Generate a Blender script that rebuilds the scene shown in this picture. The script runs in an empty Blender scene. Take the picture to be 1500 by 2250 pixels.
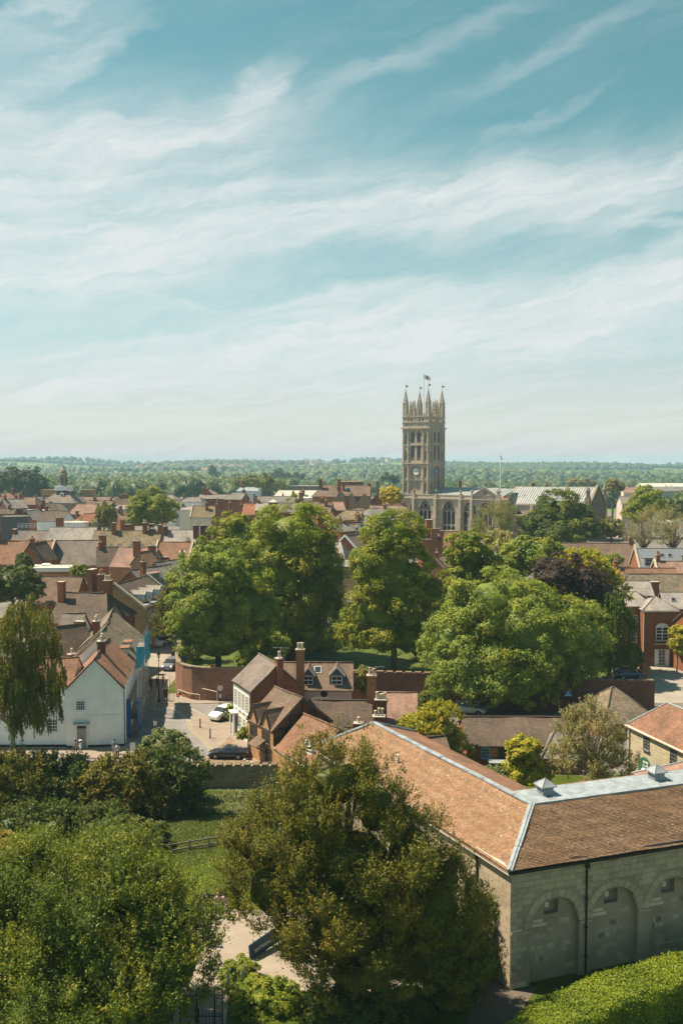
import bpy, math, random
import numpy as np
from mathutils import Vector, Matrix, noise as mnoise
random.seed(7)
RNG = np.random.default_rng(7)
SC = bpy.context.scene
COL = SC.collection
R = math.radians

# ------------------------------------------------------------------ camera
FPX = 2100.0                     # focal length in pixels of the 1500 x 2250 photograph
CZ = 31.0                        # the camera stands on a tower top, 31 m above the street
HORV = 1020.0
TH = math.atan((1125 - HORV) / FPX)
cam_d = bpy.data.cameras.new('camera')
cam = bpy.data.objects.new('camera', cam_d)
COL.objects.link(cam)
cam.location = (0, 0, CZ)
cam.rotation_euler = (math.pi / 2 - TH, 0, 0)
cam_d.sensor_fit = 'VERTICAL'
cam_d.sensor_height = 24.0
cam_d.lens = FPX / 2250 * 24.0
cam_d.clip_start = 0.5
cam_d.clip_end = 20000
SC.camera = cam

# ------------------------------------------------------------------ light
SUN_EL = 58.0
SUN_BACK = 17.0                  # the sun stands to the left, a little beyond the scene
sun_dir = Vector((-math.cos(R(SUN_BACK)) * math.cos(R(SUN_EL)), math.sin(R(SUN_BACK)) * math.cos(R(SUN_EL)), math.sin(R(SUN_EL))))
sd = bpy.data.lights.new('sun', 'SUN')
sd.energy = 5.0
sd.angle = R(0.53)
sd.color = (1.0, 0.87, 0.66)
so = bpy.data.objects.new('sun', sd)
COL.objects.link(so)
so.rotation_euler = sun_dir.to_track_quat('Z', 'Y').to_euler()
so.location = (-300, 60, 400)

SC.view_settings.view_transform = 'Standard'
SC.view_settings.look = 'None'
SC.view_settings.exposure = 0.88
SC.view_settings.gamma = 1.0
SC.view_settings.use_curve_mapping = False
SC.render.engine = 'CYCLES'
SC.cycles.max_bounces = 6
SC.cycles.diffuse_bounces = 2
SC.cycles.glossy_bounces = 2
SC.cycles.transmission_bounces = 3
SC.cycles.volume_bounces = 0
SC.cycles.transparent_max_bounces = 6
SC.cycles.use_denoising = True

# ---- sky: Nishita sky behind high cirrus
W = bpy.data.worlds.new('World')
SC.world = W
W.use_nodes = True
wn, wl = W.node_tree.nodes, W.node_tree.links
wn.clear()

def wnode(t, **kw):
    n = wn.new(t)
    for k, v in kw.items():
        setattr(n, k, v)
    return n

def wmath(op, a, b=None, c=None, clamp=False):
    n = wnode('ShaderNodeMath', operation=op)
    n.use_clamp = clamp
    for i, x in enumerate((a, b, c)):
        if x is None:
            continue
        if isinstance(x, (int, float)):
            n.inputs[i].default_value = x
        else:
            wl.new(x, n.inputs[i])
    return n.outputs[0]

def wramp(x, a, b, c=0.0, d=1.0, smooth=True):
    n = wnode('ShaderNodeMapRange', interpolation_type='SMOOTHSTEP' if smooth else 'LINEAR')
    n.clamp = True
    wl.new(x, n.inputs[0])
    for i, v in enumerate((a, b, c, d)):
        n.inputs[i + 1].default_value = v
    return n.outputs[0]

def wnoise(vec, scale, detail=5, rough=0.55, dist=0.0, lac=2.0):
    n = wnode('ShaderNodeTexNoise')
    wl.new(vec, n.inputs['Vector'])
    n.inputs['Scale'].default_value = scale
    n.inputs['Detail'].default_value = detail
    n.inputs['Roughness'].default_value = rough
    n.inputs['Distortion'].default_value = dist
    n.inputs['Lacunarity'].default_value = lac
    return n.outputs[0]

def wcomb(x, y, z=0.0):
    n = wnode('ShaderNodeCombineXYZ')
    for i, s in enumerate((x, y, z)):
        if isinstance(s, (int, float)):
            n.inputs[i].default_value = s
        else:
            wl.new(s, n.inputs[i])
    return n.outputs[0]

def wmap(vec, loc=(0, 0, 0), rot=0.0, scale=(1, 1, 1)):
    n = wnode('ShaderNodeMapping', vector_type='TEXTURE')
    wl.new(vec, n.inputs['Vector'])
    n.inputs['Location'].default_value = loc
    n.inputs['Rotation'].default_value = (0, 0, rot)
    n.inputs['Scale'].default_value = scale
    return n.outputs[0]

def wlen(vec):
    n = wnode('ShaderNodeVectorMath', operation='LENGTH')
    wl.new(vec, n.inputs[0])
    return n.outputs['Value']

sky = wnode('ShaderNodeTexSky', sky_type='NISHITA')
sky.sun_disc = False
sky.sun_elevation = R(SUN_EL)
sky.sun_rotation = math.atan2(sun_dir.x, sun_dir.y)
sky.altitude = 80
sky.air_density = 1.0
sky.dust_density = 0.6
sky.ozone_density = 1.2
tc = wnode('ShaderNodeTexCoord')
sep = wnode('ShaderNodeSeparateXYZ')
wl.new(tc.outputs['Generated'], sep.inputs[0])
sx, sy, sz = sep.outputs
# azimuth and elevation of the direction, in units of ten degrees
az = wmath('MULTIPLY', wmath('ARCTAN2', sx, sy), 5.7296)
el = wmath('MULTIPLY', wmath('ARCSINE', sz), 5.7296)
ae = wcomb(az, el)
# wobble the lookup so that cloud edges come out ragged
nw = wnode('ShaderNodeTexNoise')
wl.new(wmap(ae, rot=R(14), scale=(1.6, 0.8, 1)), nw.inputs['Vector'])
nw.inputs['Scale'].default_value = 2.2
nw.inputs['Detail'].default_value = 7
nw.inputs['Roughness'].default_value = 0.62
vm = wnode('ShaderNodeVectorMath', operation='MULTIPLY_ADD')
wl.new(nw.outputs['Color'], vm.inputs[0])
vm.inputs[1].default_value = (0.7, 0.34, 0)
vm.inputs[2].default_value = (-0.35, -0.17, 0)
va = wnode('ShaderNodeVectorMath', operation='ADD')
wl.new(vm.outputs[0], va.inputs[0])
wl.new(ae, va.inputs[1])
aw = va.outputs[0]

def sky_at(u, v):
    x = (u - 750) / FPX
    return math.degrees(math.atan(x)) / 10, math.degrees(math.atan((HORV - v) / FPX * math.cos(math.atan(x)))) / 10

def bank(u, v, a, b, rot, amt, soft=0.0):
    """one bank of cirrus: centre, half length, half width (in photo pixels), tilt in degrees, strength"""
    k = 1 / FPX * 5.7296
    x, y = sky_at(u, v)
    m = wmap(aw, (x, y, 0), R(rot), (a * k, b * k, 1))
    return wramp(wlen(m), 1.0, soft, 0.0, amt)

banks = [
    (120, 470, 900, 300, 10, 0.8), (1050, 450, 800, 150, 5, 0.55), (1000, 730, 1150, 190, 6, 0.8), (500, 860, 1500, 130, 0, 0.7), (250, 640, 700, 130, 5, 0.5), (60, 130, 420, 90, 27, 0.3),
    (60, 480, 620, 170, 12, 0.95), (300, 330, 430, 75, 17, 0.75), (560, 225, 150, 42, 25, 0.75), (60, 300, 330, 55, 4, 0.55),
    (330, 430, 420, 60, 20, .55), (180, 590, 420, 75, 6, 0.75), (520, 520, 420, 55, 9, 0.55), (820, 480, 560, 60, 9, 0.5),
    (1130, 415, 380, 75, 3, 0.62), (1390, 440, 240, 80, 20, 0.5), (1320, 480, 300, 42, 0, 0.45), (1450, 515, 150, 16, -5, 0.5),
    (1460, 370, 90, 22, 32, 0.4), (900, 690, 640, 85, 6, 1.0), (1300, 690, 560, 90, 9, 1.1), (1420, 640, 330, 55, 13, 0.9), (820, 640, 200, 45, 8, 0.45),
    (500, 770, 1000, 60, 5, 1.0), (1200, 760, 620, 50, 4, 0.9), (150, 850, 1100, 40, 1, 0.9), (400, 660, 180, 10, -7, 0.35),
    (120, 190, 330, 38, 27, 0.5), (60, 60, 260, 26, 28, 0.35), (1200, 130, 520, 30, 19, 0.14), (1190, 265, 220, 16, 20, 0.18),
    (900, 150, 420, 40, 22, 0.2), (1088, 790, 12, 70, 6, 0.5), (1425, 828, 48, 9, 38, 0.4), (1500, 560, 300, 40, 15, 0.4),
]
tot = None
for b_ in banks:
    o_ = bank(*b_)
    tot = o_ if tot is None else wmath('ADD', tot, o_)
# fibres: noise drawn out along the wind
fib = wnoise(wmap(aw, rot=R(13), scale=(3.2, 0.42, 1)), 2.0, 9, 0.68)
fib2 = wnoise(wmap(aw, rot=R(24), scale=(1.3, 0.4, 1)), 3.1, 9, 0.72)
fib3 = wnoise(wmap(aw, rot=R(8), scale=(4.0, 0.16, 1)), 1.7, 8, 0.66)
big = wnoise(wmap(ae, rot=R(10), scale=(2.4, 0.8, 1)), 0.9, 4, 0.5)
cover = wmath('SUBTRACT', 1.0, wmath('POWER', 2.718, wmath('MULTIPLY', tot, -1.9)))
tex = wmath('ADD', wmath('ADD', wmath('MULTIPLY', wramp(fib, 0.3, 0.68), 0.5), wmath('MULTIPLY', wramp(fib2, 0.34, 0.68), 0.28)), wmath('MULTIPLY', wramp(fib3, 0.32, 0.68), 0.45))
dens = wmath('MULTIPLY', cover, wmath('ADD', 0.44, wmath('MULTIPLY', tex, 0.66)))
# a thin veil everywhere (also outside the picture)
veil = wmath('MULTIPLY', wramp(fib, 0.38, 0.75), wramp(big, 0.32, 0.7, 0.06, 0.5))
dens = wmath('ADD', dens, wmath('MULTIPLY', veil, 0.45), clamp=True)
# small cumulus low over the horizon
cu = wnoise(wmap(ae, scale=(0.34, 0.11, 1)), 1.6, 5, 0.55)
cum = wmath('MULTIPLY', wramp(cu, 0.58, 0.68), wmath('MULTIPLY', wramp(el, 0.14, 0.2), wramp(el, 0.34, 0.22)))
dens = wmath('MAXIMUM', dens, wmath('MULTIPLY', cum, 0.5))
hz = wmath('MULTIPLY', wramp(el, 2.0, -0.1, 0.0, 0.78), wramp(fib3, 0.34, 0.66, 0.68, 1.05))
dens = wmath('MAXIMUM', wmath('MULTIPLY', dens, 0.88), hz)
tint = wnode('ShaderNodeHueSaturation')
tint.inputs['Hue'].default_value = 0.428
tint.inputs['Saturation'].default_value = 1.03
wl.new(sky.outputs[0], tint.inputs['Color'])
SKY_K = 0.055
mixc = wnode('ShaderNodeMix', data_type='RGBA')
wl.new(dens, mixc.inputs[0])
wl.new(tint.outputs[0], mixc.inputs[6])
CLOUD = (8.2, 8.45, 8.35)
mixc.inputs[7].default_value = (*CLOUD, 1)
bg = wnode('ShaderNodeBackground')
wl.new(mixc.outputs[2], bg.inputs[0])
bg.inputs[1].default_value = SKY_K
wo = wnode('ShaderNodeOutputWorld')
wl.new(bg.outputs[0], wo.inputs[0])

# ------------------------------------------------------------------ geometry helpers
def ray(u, v):
    x = (u - 750) / FPX
    zc = -(v - 1125) / FPX
    cy = math.cos(TH) + zc * math.sin(TH)
    cz = -math.sin(TH) + zc * math.cos(TH)
    return x / cy, cz / cy

def P(u, v, Y):
    """the place at distance Y seen at photo pixel (u, v)"""
    a, b = ray(u, v)
    return Vector((a * Y, Y, CZ + b * Y))

def G(u, v, z=0.0):
    """the place at height z seen at photo pixel (u, v)"""
    a, b = ray(u, v)
    Y = (z - CZ) / b
    return Vector((a * Y, Y, z))

def sstep(a, b, x):
    t = np.clip((np.asarray(x, float) - a) / (b - a), 0, 1)
    return t * t * (3 - 2 * t)

def gz(x, y):
    """height of the ground"""
    x = np.asarray(x, float); y = np.asarray(y, float)
    z = 5.5 * sstep(135, 320, y) - 9.0 * sstep(420, 800, y)
    far = sstep(1300, 4100, y)
    hill = 32 - 11 * sstep(-500, 300, x) - 9 * sstep(1100, 2200, x) + 9 * np.sin(x / 260 + 1.2) + 5 * np.sin(x / 110)
    z = z + (hill + 3.5) * far * (1 - 0.6 * sstep(4400, 6500, y))
    z = z + far * (1 - sstep(3700, 4200, y)) * (9 * np.sin(y / 165 + x / 900) + 5 * np.sin(x / 330 + y / 260))
    z = z + 2.0 * sstep(900, 1500, y) * np.sin(x / 210 + y / 320)
    # hollow below the street wall, on the castle side
    z = z - 1.5 * sstep(78, 90, y) * (1 - sstep(94.6, 95.2, y)) * (1 - sstep(-4, 3, x)) 
    return z

def gzf(x, y):
    return float(gz(x, y))

_MESH_USED = {}

def link(o, parent=None):
    COL.objects.link(o)
    if parent is not None:
        o.parent = parent
    return o

def tag(o, label=None, cat=None, group=None, kind=None):
    if label: o['label'] = label
    if cat: o['category'] = cat
    if group: o['group'] = group
    if kind: o['kind'] = kind
    return o

def empty(name, loc, rz=0.0, label=None, cat=None, group=None):
    o = bpy.data.objects.new(name, None)
    o.empty_display_size = 0.2
    o.location = loc
    o.rotation_euler = (0, 0, rz)
    COL.objects.link(o)
    return tag(o, label, cat, group)

class MB:
    """collects faces (with a material slot each) and links them as one mesh object"""
    def __init__(s):
        s.v, s.f, s.m = [], [], []

    def add(s, pts, faces, m=0):
        b = len(s.v)
        s.v.extend([tuple(p) for p in pts])
        s.f.extend([tuple(i + b for i in f) for f in faces])
        s.m.extend([m] * len(faces))
        return s

    def quad(s, a, b, c, d, m=0):
        return s.add((a, b, c, d), ((0, 1, 2, 3),), m)

    def poly(s, pts, m=0):
        return s.add(pts, (tuple(range(len(pts))),), m)

    def box(s, c, size, rz=0.0, m=0, taper=1.0, M=None):
        x, y, z = size[0] / 2, size[1] / 2, size[2] / 2
        pts = [Vector((-x, -y, -z)), Vector((x, -y, -z)), Vector((x, y, -z)), Vector((-x, y, -z)),
               Vector((-x * taper, -y * taper, z)), Vector((x * taper, -y * taper, z)), Vector((x * taper, y * taper, z)), Vector((-x * taper, y * taper, z))]
        if rz:
            ca, sa = math.cos(rz), math.sin(rz)
            pts = [Vector((p.x * ca - p.y * sa, p.x * sa + p.y * ca, p.z)) for p in pts]
        if M is not None:
            pts = [M @ p for p in pts]
        c = Vector(c)
        pts = [p + c for p in pts]
        return s.add(pts, ((3, 2, 1, 0), (4, 5, 6, 7), (0, 1, 5, 4), (1, 2, 6, 5), (2, 3, 7, 6), (3, 0, 4, 7)), m)

    def bar(s, a, b, w, h=None, m=0, up=Vector((0, 0, 1))):
        a, b = Vector(a), Vector(b)
        h = h or w
        d = (b - a).normalized()
        x = d.cross(up)
        if x.length < 1e-4:
            x = d.cross(Vector((0, 1, 0)))
        x.normalize()
        y = x.cross(d)
        x, y = x * w / 2, y * h / 2
        pts = [a - x - y, a + x - y, a + x + y, a - x + y, b - x - y, b + x - y, b + x + y, b - x + y]
        return s.add(pts, ((3, 2, 1, 0), (4, 5, 6, 7), (0, 1, 5, 4), (1, 2, 6, 5), (2, 3, 7, 6), (3, 0, 4, 7)), m)

    def prism(s, pts, vec, m=0, caps=True):
        n = len(pts)
        vec = Vector(vec)
        a = [Vector(p) for p in pts]
        b = [p + vec for p in a]
        fs = [(i, (i + 1) % n, (i + 1) % n + n, i + n) for i in range(n)]
        if caps:
            fs += [tuple(reversed(range(n))), tuple(range(n, 2 * n))]
        return s.add(a + b, fs, m)

    def tube(s, path, rad, n=6, m=0, cap=True):
        path = [Vector(p) for p in path]
        if isinstance(rad, (int, float)):
            rad = [rad] * len(path)
        pts, fs = [], []
        for i, p in enumerate(path):
            d = (path[min(i + 1, len(path) - 1)] - path[max(i - 1, 0)]).normalized()
            x = d.cross(Vector((0.03, 0.01, 1)))
            if x.length < 0.05:
                x = d.cross(Vector((0, 1, 0)))
            x.normalize()
            y = d.cross(x)
            for k in range(n):
                a = 2 * math.pi * k / n
                pts.append(p + (x * math.cos(a) + y * math.sin(a)) * rad[i])
        for i in range(len(path) - 1):
            for k in range(n):
                fs.append((i * n + k, i * n + (k + 1) % n, (i + 1) * n + (k + 1) % n, (i + 1) * n + k))
        if cap:
            fs.append(tuple(reversed(range(n))))
            fs.append(tuple(range((len(path) - 1) * n, len(path) * n)))
        return s.add(pts, fs, m)

    def lathe(s, c, prof, n=10, m=0, rot=0.0):
        """prof: (radius, z) from the bottom up"""
        c = Vector(c)
        pts, fs = [], []
        for r_, z in prof:
            for k in range(n):
                a = 2 * math.pi * k / n + rot
                pts.append(c + Vector((r_ * math.cos(a), r_ * math.sin(a), z)))
        for i in range(len(prof) - 1):
            for k in range(n):
                fs.append((i * n + k, i * n + (k + 1) % n, (i + 1) * n + (k + 1) % n, (i + 1) * n + k))
        fs.append(tuple(reversed(range(n))))
        fs.append(tuple(range((len(prof) - 1) * n, len(prof) * n)))
        return s.add(pts, fs, m)

    def sheet(s, a, b, c, d, nx, ny, disp=0.0, thick=0.12, m=0, seed=0.0, freq=0.35):
        """a wavy slab: a, b along the top, c, d (under b, a) along the bottom"""
        a, b, c, d = map(Vector, (a, b, c, d))
        n = (d - a).cross(b - a)
        if n.length < 1e-6:
            n = (c - b).cross(b - a)
        if n.length < 1e-6:
            n = (d - a).cross(c - d)
        n.normalize()
        if n.z < 0:
            n = -n
        base = len(s.v)
        for j in range(ny + 1):
            t = j / ny
            p, q = a.lerp(d, t), b.lerp(c, t)
            for i in range(nx + 1):
                o = p.lerp(q, i / nx)
                if disp:
                    k = mnoise.noise(Vector((o.x * freq + seed * 7.3, o.y * freq, o.z * freq + seed)))
                    k2 = mnoise.noise(Vector((o.x * 1.7 + seed, o.y * 1.7 + 5, o.z * 1.7)))
                    o = o + n * (k * disp + k2 * disp * 0.35 - disp * 0.2)
                s.v.append(tuple(o))
        w = nx + 1
        flip = (b - a).cross(d - a).dot(n) > 0
        for j in range(ny):
            for i in range(nx):
                f = (j * w + i, (j + 1) * w + i, (j + 1) * w + i + 1, j * w + i + 1)
                if flip:
                    f = f[::-1]
                s.f.append(tuple(base + k for k in f)); s.m.append(m)
        ring = [i for i in range(w)] + [j * w + nx for j in range(1, ny + 1)] + [ny * w + i for i in range(nx - 1, -1, -1)] + [j * w for j in range(ny - 1, 0, -1)]
        low = len(s.v)
        for i in ring:
            s.v.append(tuple(Vector(s.v[base + i]) - n * thick))
        k = len(ring)
        for i in range(k):
            f = (base + ring[i], base + ring[(i + 1) % k], low + (i + 1) % k, low + i)
            s.f.append(f); s.m.append(m)
        s.f.append(tuple(low + i for i in range(k))); s.m.append(m)
        return s

    def mesh(s, name, mats, smooth=False, uv=True):
        me = bpy.data.meshes.new(name)
        me.from_pydata(s.v, [], s.f)
        for m in (mats if isinstance(mats, (list, tuple)) else [mats]):
            me.materials.append(m)
        if len(me.materials) > 1:
            me.polygons.foreach_set('material_index', s.m)
        if smooth:
            me.polygons.foreach_set('use_smooth', [True] * len(s.f))
        if uv:
            box_uv(me)
        me.update()
        return me

    def build(s, name, mats, parent=None, smooth=False, loc=None, uv=True):
        o = bpy.data.objects.new(name, s.mesh(name, mats, smooth, uv))
        if loc is not None:
            o.location = loc
        return link(o, parent)

def box_uv(me):
    """metre-true UVs: along the face and up the face"""
    nv, nl, nf = len(me.vertices), len(me.loops), len(me.polygons)
    co = np.empty(nv * 3); me.vertices.foreach_get('co', co); co = co.reshape(-1, 3)
    li = np.empty(nl, int); me.loops.foreach_get('vertex_index', li)
    lt = np.empty(nf, int); me.polygons.foreach_get('loop_total', lt)
    nrm = np.empty(nf * 3); me.polygons.foreach_get('normal', nrm); nrm = nrm.reshape(-1, 3)
    t = np.stack([-nrm[:, 1], nrm[:, 0], np.zeros(nf)], 1)
    ln = np.linalg.norm(t, axis=1)
    t[ln < 0.02] = (1, 0, 0)
    t /= np.maximum(np.linalg.norm(t, axis=1), 1e-6)[:, None]
    b = np.cross(nrm, t)
    pf = np.repeat(np.arange(nf), lt)
    c = co[li]
    uvs = np.stack([(c * t[pf]).sum(1), (c * b[pf]).sum(1)], 1)
    uvl = me.uv_layers.new(name='UVMap')
    uvl.data.foreach_set('uv', uvs.astype(np.float32).ravel())

def obj(name, me, parent=None, loc=None, rot=None):
    o = bpy.data.objects.new(name, me)
    if loc is not None: o.location = loc
    if rot is not None: o.rotation_euler = rot
    return link(o, parent)
# ------------------------------------------------------------------ materials
MATS = {}

class NT:
    def __init__(s, name):
        s.m = bpy.data.materials.new(name)
        s.m.use_nodes = True
        s.n, s.l = s.m.node_tree.nodes, s.m.node_tree.links
        s.n.clear()
        s.out = s.n.new('ShaderNodeOutputMaterial')
        s.p = s.n.new('ShaderNodeBsdfPrincipled')
        s.l.new(s.p.outputs[0], s.out.inputs[0])
        s.tc = s.n.new('ShaderNodeTexCoord')

    def put(s, sock, x):
        if isinstance(x, (int, float)):
            sock.default_value = x
        elif isinstance(x, tuple):
            sock.default_value = x if len(x) == 4 or len(sock.default_value) == 3 else (*x, 1)
        else:
            s.l.new(x, sock)

    def noise(s, vec, scale, detail=4, rough=0.55, col=False):
        n = s.n.new('ShaderNodeTexNoise')
        s.l.new(vec, n.inputs['Vector'])
        n.inputs['Scale'].default_value = scale
        n.inputs['Detail'].default_value = detail
        n.inputs['Roughness'].default_value = rough
        return n.outputs[1 if col else 0]

    def ramp(s, x, a, b, c=0.0, d=1.0):
        n = s.n.new('ShaderNodeMapRange')
        n.interpolation_type = 'SMOOTHSTEP'
        s.l.new(x, n.inputs[0])
        for i, v in enumerate((a, b, c, d)):
            n.inputs[i + 1].default_value = v
        return n.outputs[0]

    def mix(s, f, a, b, mode='MIX'):
        n = s.n.new('ShaderNodeMix')
        n.data_type = 'RGBA'
        n.blend_type = mode
        s.put(n.inputs[0], f); s.put(n.inputs[6], a); s.put(n.inputs[7], b)
        return n.outputs[2]

    def math(s, op, a, b=0.0):
        n = s.n.new('ShaderNodeMath')
        n.operation = op
        s.put(n.inputs[0], a); s.put(n.inputs[1], b)
        return n.outputs[0]

    def mapping(s, vec, loc=(0, 0, 0), rot=(0, 0, 0), scale=(1, 1, 1)):
        n = s.n.new('ShaderNodeMapping')
        s.l.new(vec, n.inputs[0])
        n.inputs[1].default_value = loc; n.inputs[2].default_value = rot; n.inputs[3].default_value = scale
        return n.outputs[0]

    def brick(s, vec, w, h, mortar=0.012, c1=(1, 1, 1), c2=(0.6, 0.6, 0.6), cm=(0.3, 0.3, 0.3), off=0.5):
        n = s.n.new('ShaderNodeTexBrick')
        s.l.new(vec, n.inputs[0])
        n.offset = off
        n.inputs['Color1'].default_value = (*c1, 1); n.inputs['Color2'].default_value = (*c2, 1); n.inputs['Mortar'].default_value = (*cm, 1)
        n.inputs['Scale'].default_value = 1.0
        n.inputs['Mortar Size'].default_value = mortar
        n.inputs['Mortar Smooth'].default_value = 0.2
        n.inputs['Bias'].default_value = 0.0
        n.inputs['Brick Width'].default_value = w
        n.inputs['Row Height'].default_value = h
        return n.outputs[0], n.outputs[1]

    def bump(s, h, dist=0.02, strength=0.6):
        n = s.n.new('ShaderNodeBump')
        n.inputs['Distance'].default_value = dist
        n.inputs['Strength'].default_value = strength
        s.l.new(h, n.inputs['Height'])
        s.l.new(n.outputs[0], s.p.inputs['Normal'])

    def done(s, col, rough=0.9, spec=0.2, metal=0.0):
        s.put(s.p.inputs['Base Color'], col)
        s.put(s.p.inputs['Roughness'], rough)
        s.p.inputs['Specular IOR Level'].default_value = spec
        s.p.inputs['Metallic'].default_value = metal
        return s.m

def mul(c, k):
    return tuple(min(1.0, x * k) for x in c)

def m_roof(key, c, lich=0.35, lichc=(0.42, 0.38, 0.30), tile=(0.22, 0.16), var=0.35, moss=0.0):
    """clay tiles or slates laid in courses, blotched with age"""
    if key in MATS: return MATS[key]
    t = NT(key)
    uv = t.tc.outputs['UV']; ob = t.tc.outputs['Object']
    bc, bf = t.brick(uv, tile[0], tile[1], 0.014, (1, 1, 1), (1 - var, 1 - var, 1 - var), (0.5, 0.5, 0.5))
    col = t.mix(0.75, c, bc, 'MULTIPLY')
    big = t.noise(ob, 0.35, 5, 0.6)
    col = t.mix(t.ramp(big, 0.35, 0.7), col, t.mix(1.0, col, (0.62, 0.66, 0.72), 'MULTIPLY'))
    mid = t.noise(ob, 2.2, 4, 0.6, )
    col = t.mix(t.ramp(mid, 0.45, 0.6, 0, 0.75), col, t.mix(1.0, col, (1.4, 1.28, 1.16), 'MULTIPLY'))
    fine = t.noise(ob, 1.1, 7, 0.75)
    col = t.mix(t.ramp(fine, 0.5, 0.62, 0, 0.55), col, t.mix(1.0, col, (0.55, 0.56, 0.6), 'MULTIPLY'))
    st = t.noise(t.mapping(uv, scale=(1.6, 0.16, 1)), 1.4, 3, 0.5)
    col = t.mix(t.ramp(st, 0.45, 0.75, 0, 0.4), col, mul(c, 0.5))
    sp = t.noise(ob, 5.5, 3, 0.6)
    col = t.mix(t.math('MULTIPLY', t.ramp(sp, 0.60, 0.68), t.ramp(big, 0.3, 0.6, 0.2, lich * 1.6)), col, lichc)
    if moss:
        col = t.mix(t.ramp(t.noise(ob, 0.9, 5, 0.65), 0.5, 0.68, 0, moss), col, (0.10, 0.095, 0.03))
    # course steps
    sepn = t.n.new('ShaderNodeSeparateXYZ'); t.l.new(uv, sepn.inputs[0])
    saw = t.math('FRACT', t.math('DIVIDE', sepn.outputs[1], tile[1]))
    h = t.math('ADD', t.math('MULTIPLY', saw, -0.7), t.math('MULTIPLY', bf, -0.5))
    h = t.math('ADD', h, t.math('MULTIPLY', sp, 0.8))
    t.bump(h, 0.03, 0.7)
    MATS[key] = t.done(col, 0.88, 0.25)
    return MATS[key]

def m_brick(key, c, var=0.35, grime=0.4):
    if key in MATS: return MATS[key]
    t = NT(key)
    uv = t.tc.outputs['UV']; ob = t.tc.outputs['Object']
    bc, bf = t.brick(uv, 0.24, 0.078, 0.011, (1.12, 1.05, 1.0), (1 - var, 1 - var, 1 - var), (0.9, 1.0, 1.05))
    col = t.mix(0.85, c, bc, 'MULTIPLY')
    big = t.noise(ob, 0.5, 5, 0.6)
    col = t.mix(t.ramp(big, 0.4, 0.72, 0, grime), col, mul(c, 0.45))
    mid = t.noise(ob, 2.6, 3, 0.6)
    col = t.mix(t.ramp(mid, 0.5, 0.7, 0, 0.4), col, (min(1, c[0] * 1.35), c[1] * 1.4, c[2] * 1.4))
    t.bump(t.math('MULTIPLY', bf, -1.0), 0.012, 0.5)
    MATS[key] = t.done(col, 0.92, 0.2)
    return MATS[key]

def m_stone(key, c, block=(0.7, 0.34), joint=0.5, var=0.18, grime=0.45):
    if key in MATS: return MATS[key]
    t = NT(key)
    uv = t.tc.outputs['UV']; ob = t.tc.outputs['Object']
    bc, bf = t.brick(uv, block[0], block[1], 0.016, (1.06, 1.04, 1.0), (1 - var, 1 - var, 1 - var), (1 - joint, 1 - joint, 1 - joint))
    col = t.mix(1.0, c, bc, 'MULTIPLY')
    big = t.noise(ob, 0.45, 6, 0.62)
    col = t.mix(t.ramp(big, 0.42, 0.75, 0, grime), col, mul(c, 0.5))
    mid = t.noise(ob, 3.0, 4, 0.65)
    col = t.mix(t.ramp(mid, 0.5, 0.75, 0, 0.5), col, (min(1, c[0] * 1.3), c[1] * 1.22, c[2] * 1.1))
    st = t.noise(t.mapping(uv, scale=(2.2, 0.2, 1)), 1.2, 3, 0.5)
    col = t.mix(t.ramp(st, 0.5, 0.8, 0, 0.45), col, mul(c, 0.55))
    t.bump(t.math('ADD', t.math('MULTIPLY', bf, -0.8), mid), 0.015, 0.5)
    MATS[key] = t.done(col, 0.93, 0.15)
    return MATS[key]

def m_plain(key, c, rough=0.8, var=0.12, scale=1.5, spec=0.3, metal=0.0, bump=0.0, dirt=0.0):
    if key in MATS: return MATS[key]
    t = NT(key)
    ob = t.tc.outputs['Object']
    n = t.noise(ob, scale, 5, 0.6)
    col = t.mix(t.ramp(n, 0.3, 0.7), mul(c, 1 - var), mul(c, 1 + var))
    if dirt:
        n2 = t.noise(t.mapping(ob, scale=(1.5, 1.5, 0.25)), 1.3, 5, 0.65)
        col = t.mix(t.ramp(n2, 0.48, 0.75, 0, dirt), col, mul(c, 0.55))
    if bump:
        t.bump(t.noise(ob, scale * 8, 3, 0.6), bump, 0.5)
    MATS[key] = t.done(col, rough, spec, metal)
    return MATS[key]

def m_lead(key, c=(0.27, 0.30, 0.325)):
    if key in MATS: return MATS[key]
    t = NT(key)
    ob = t.tc.outputs['Object']
    n = t.noise(ob, 1.2, 6, 0.6)
    col = t.mix(t.ramp(n, 0.3, 0.7), mul(c, 0.75), mul(c, 1.2))
    n2 = t.noise(t.mapping(ob, scale=(3, 3, 1)), 3, 4, 0.6)
    col = t.mix(t.ramp(n2, 0.55, 0.75, 0, 0.4), col, mul(c, 1.5))
    MATS[key] = t.done(col, 0.55, 0.4)
    return MATS[key]

def m_glass(key='window_glass', c=(0.025, 0.033, 0.04)):
    if key in MATS: return MATS[key]
    t = NT(key)
    n = t.noise(t.tc.outputs['Object'], 0.9, 2)
    MATS[key] = t.done(t.mix(n, mul(c, 0.5), mul(c, 1.6)), 0.06, 0.6)
    return MATS[key]

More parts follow.
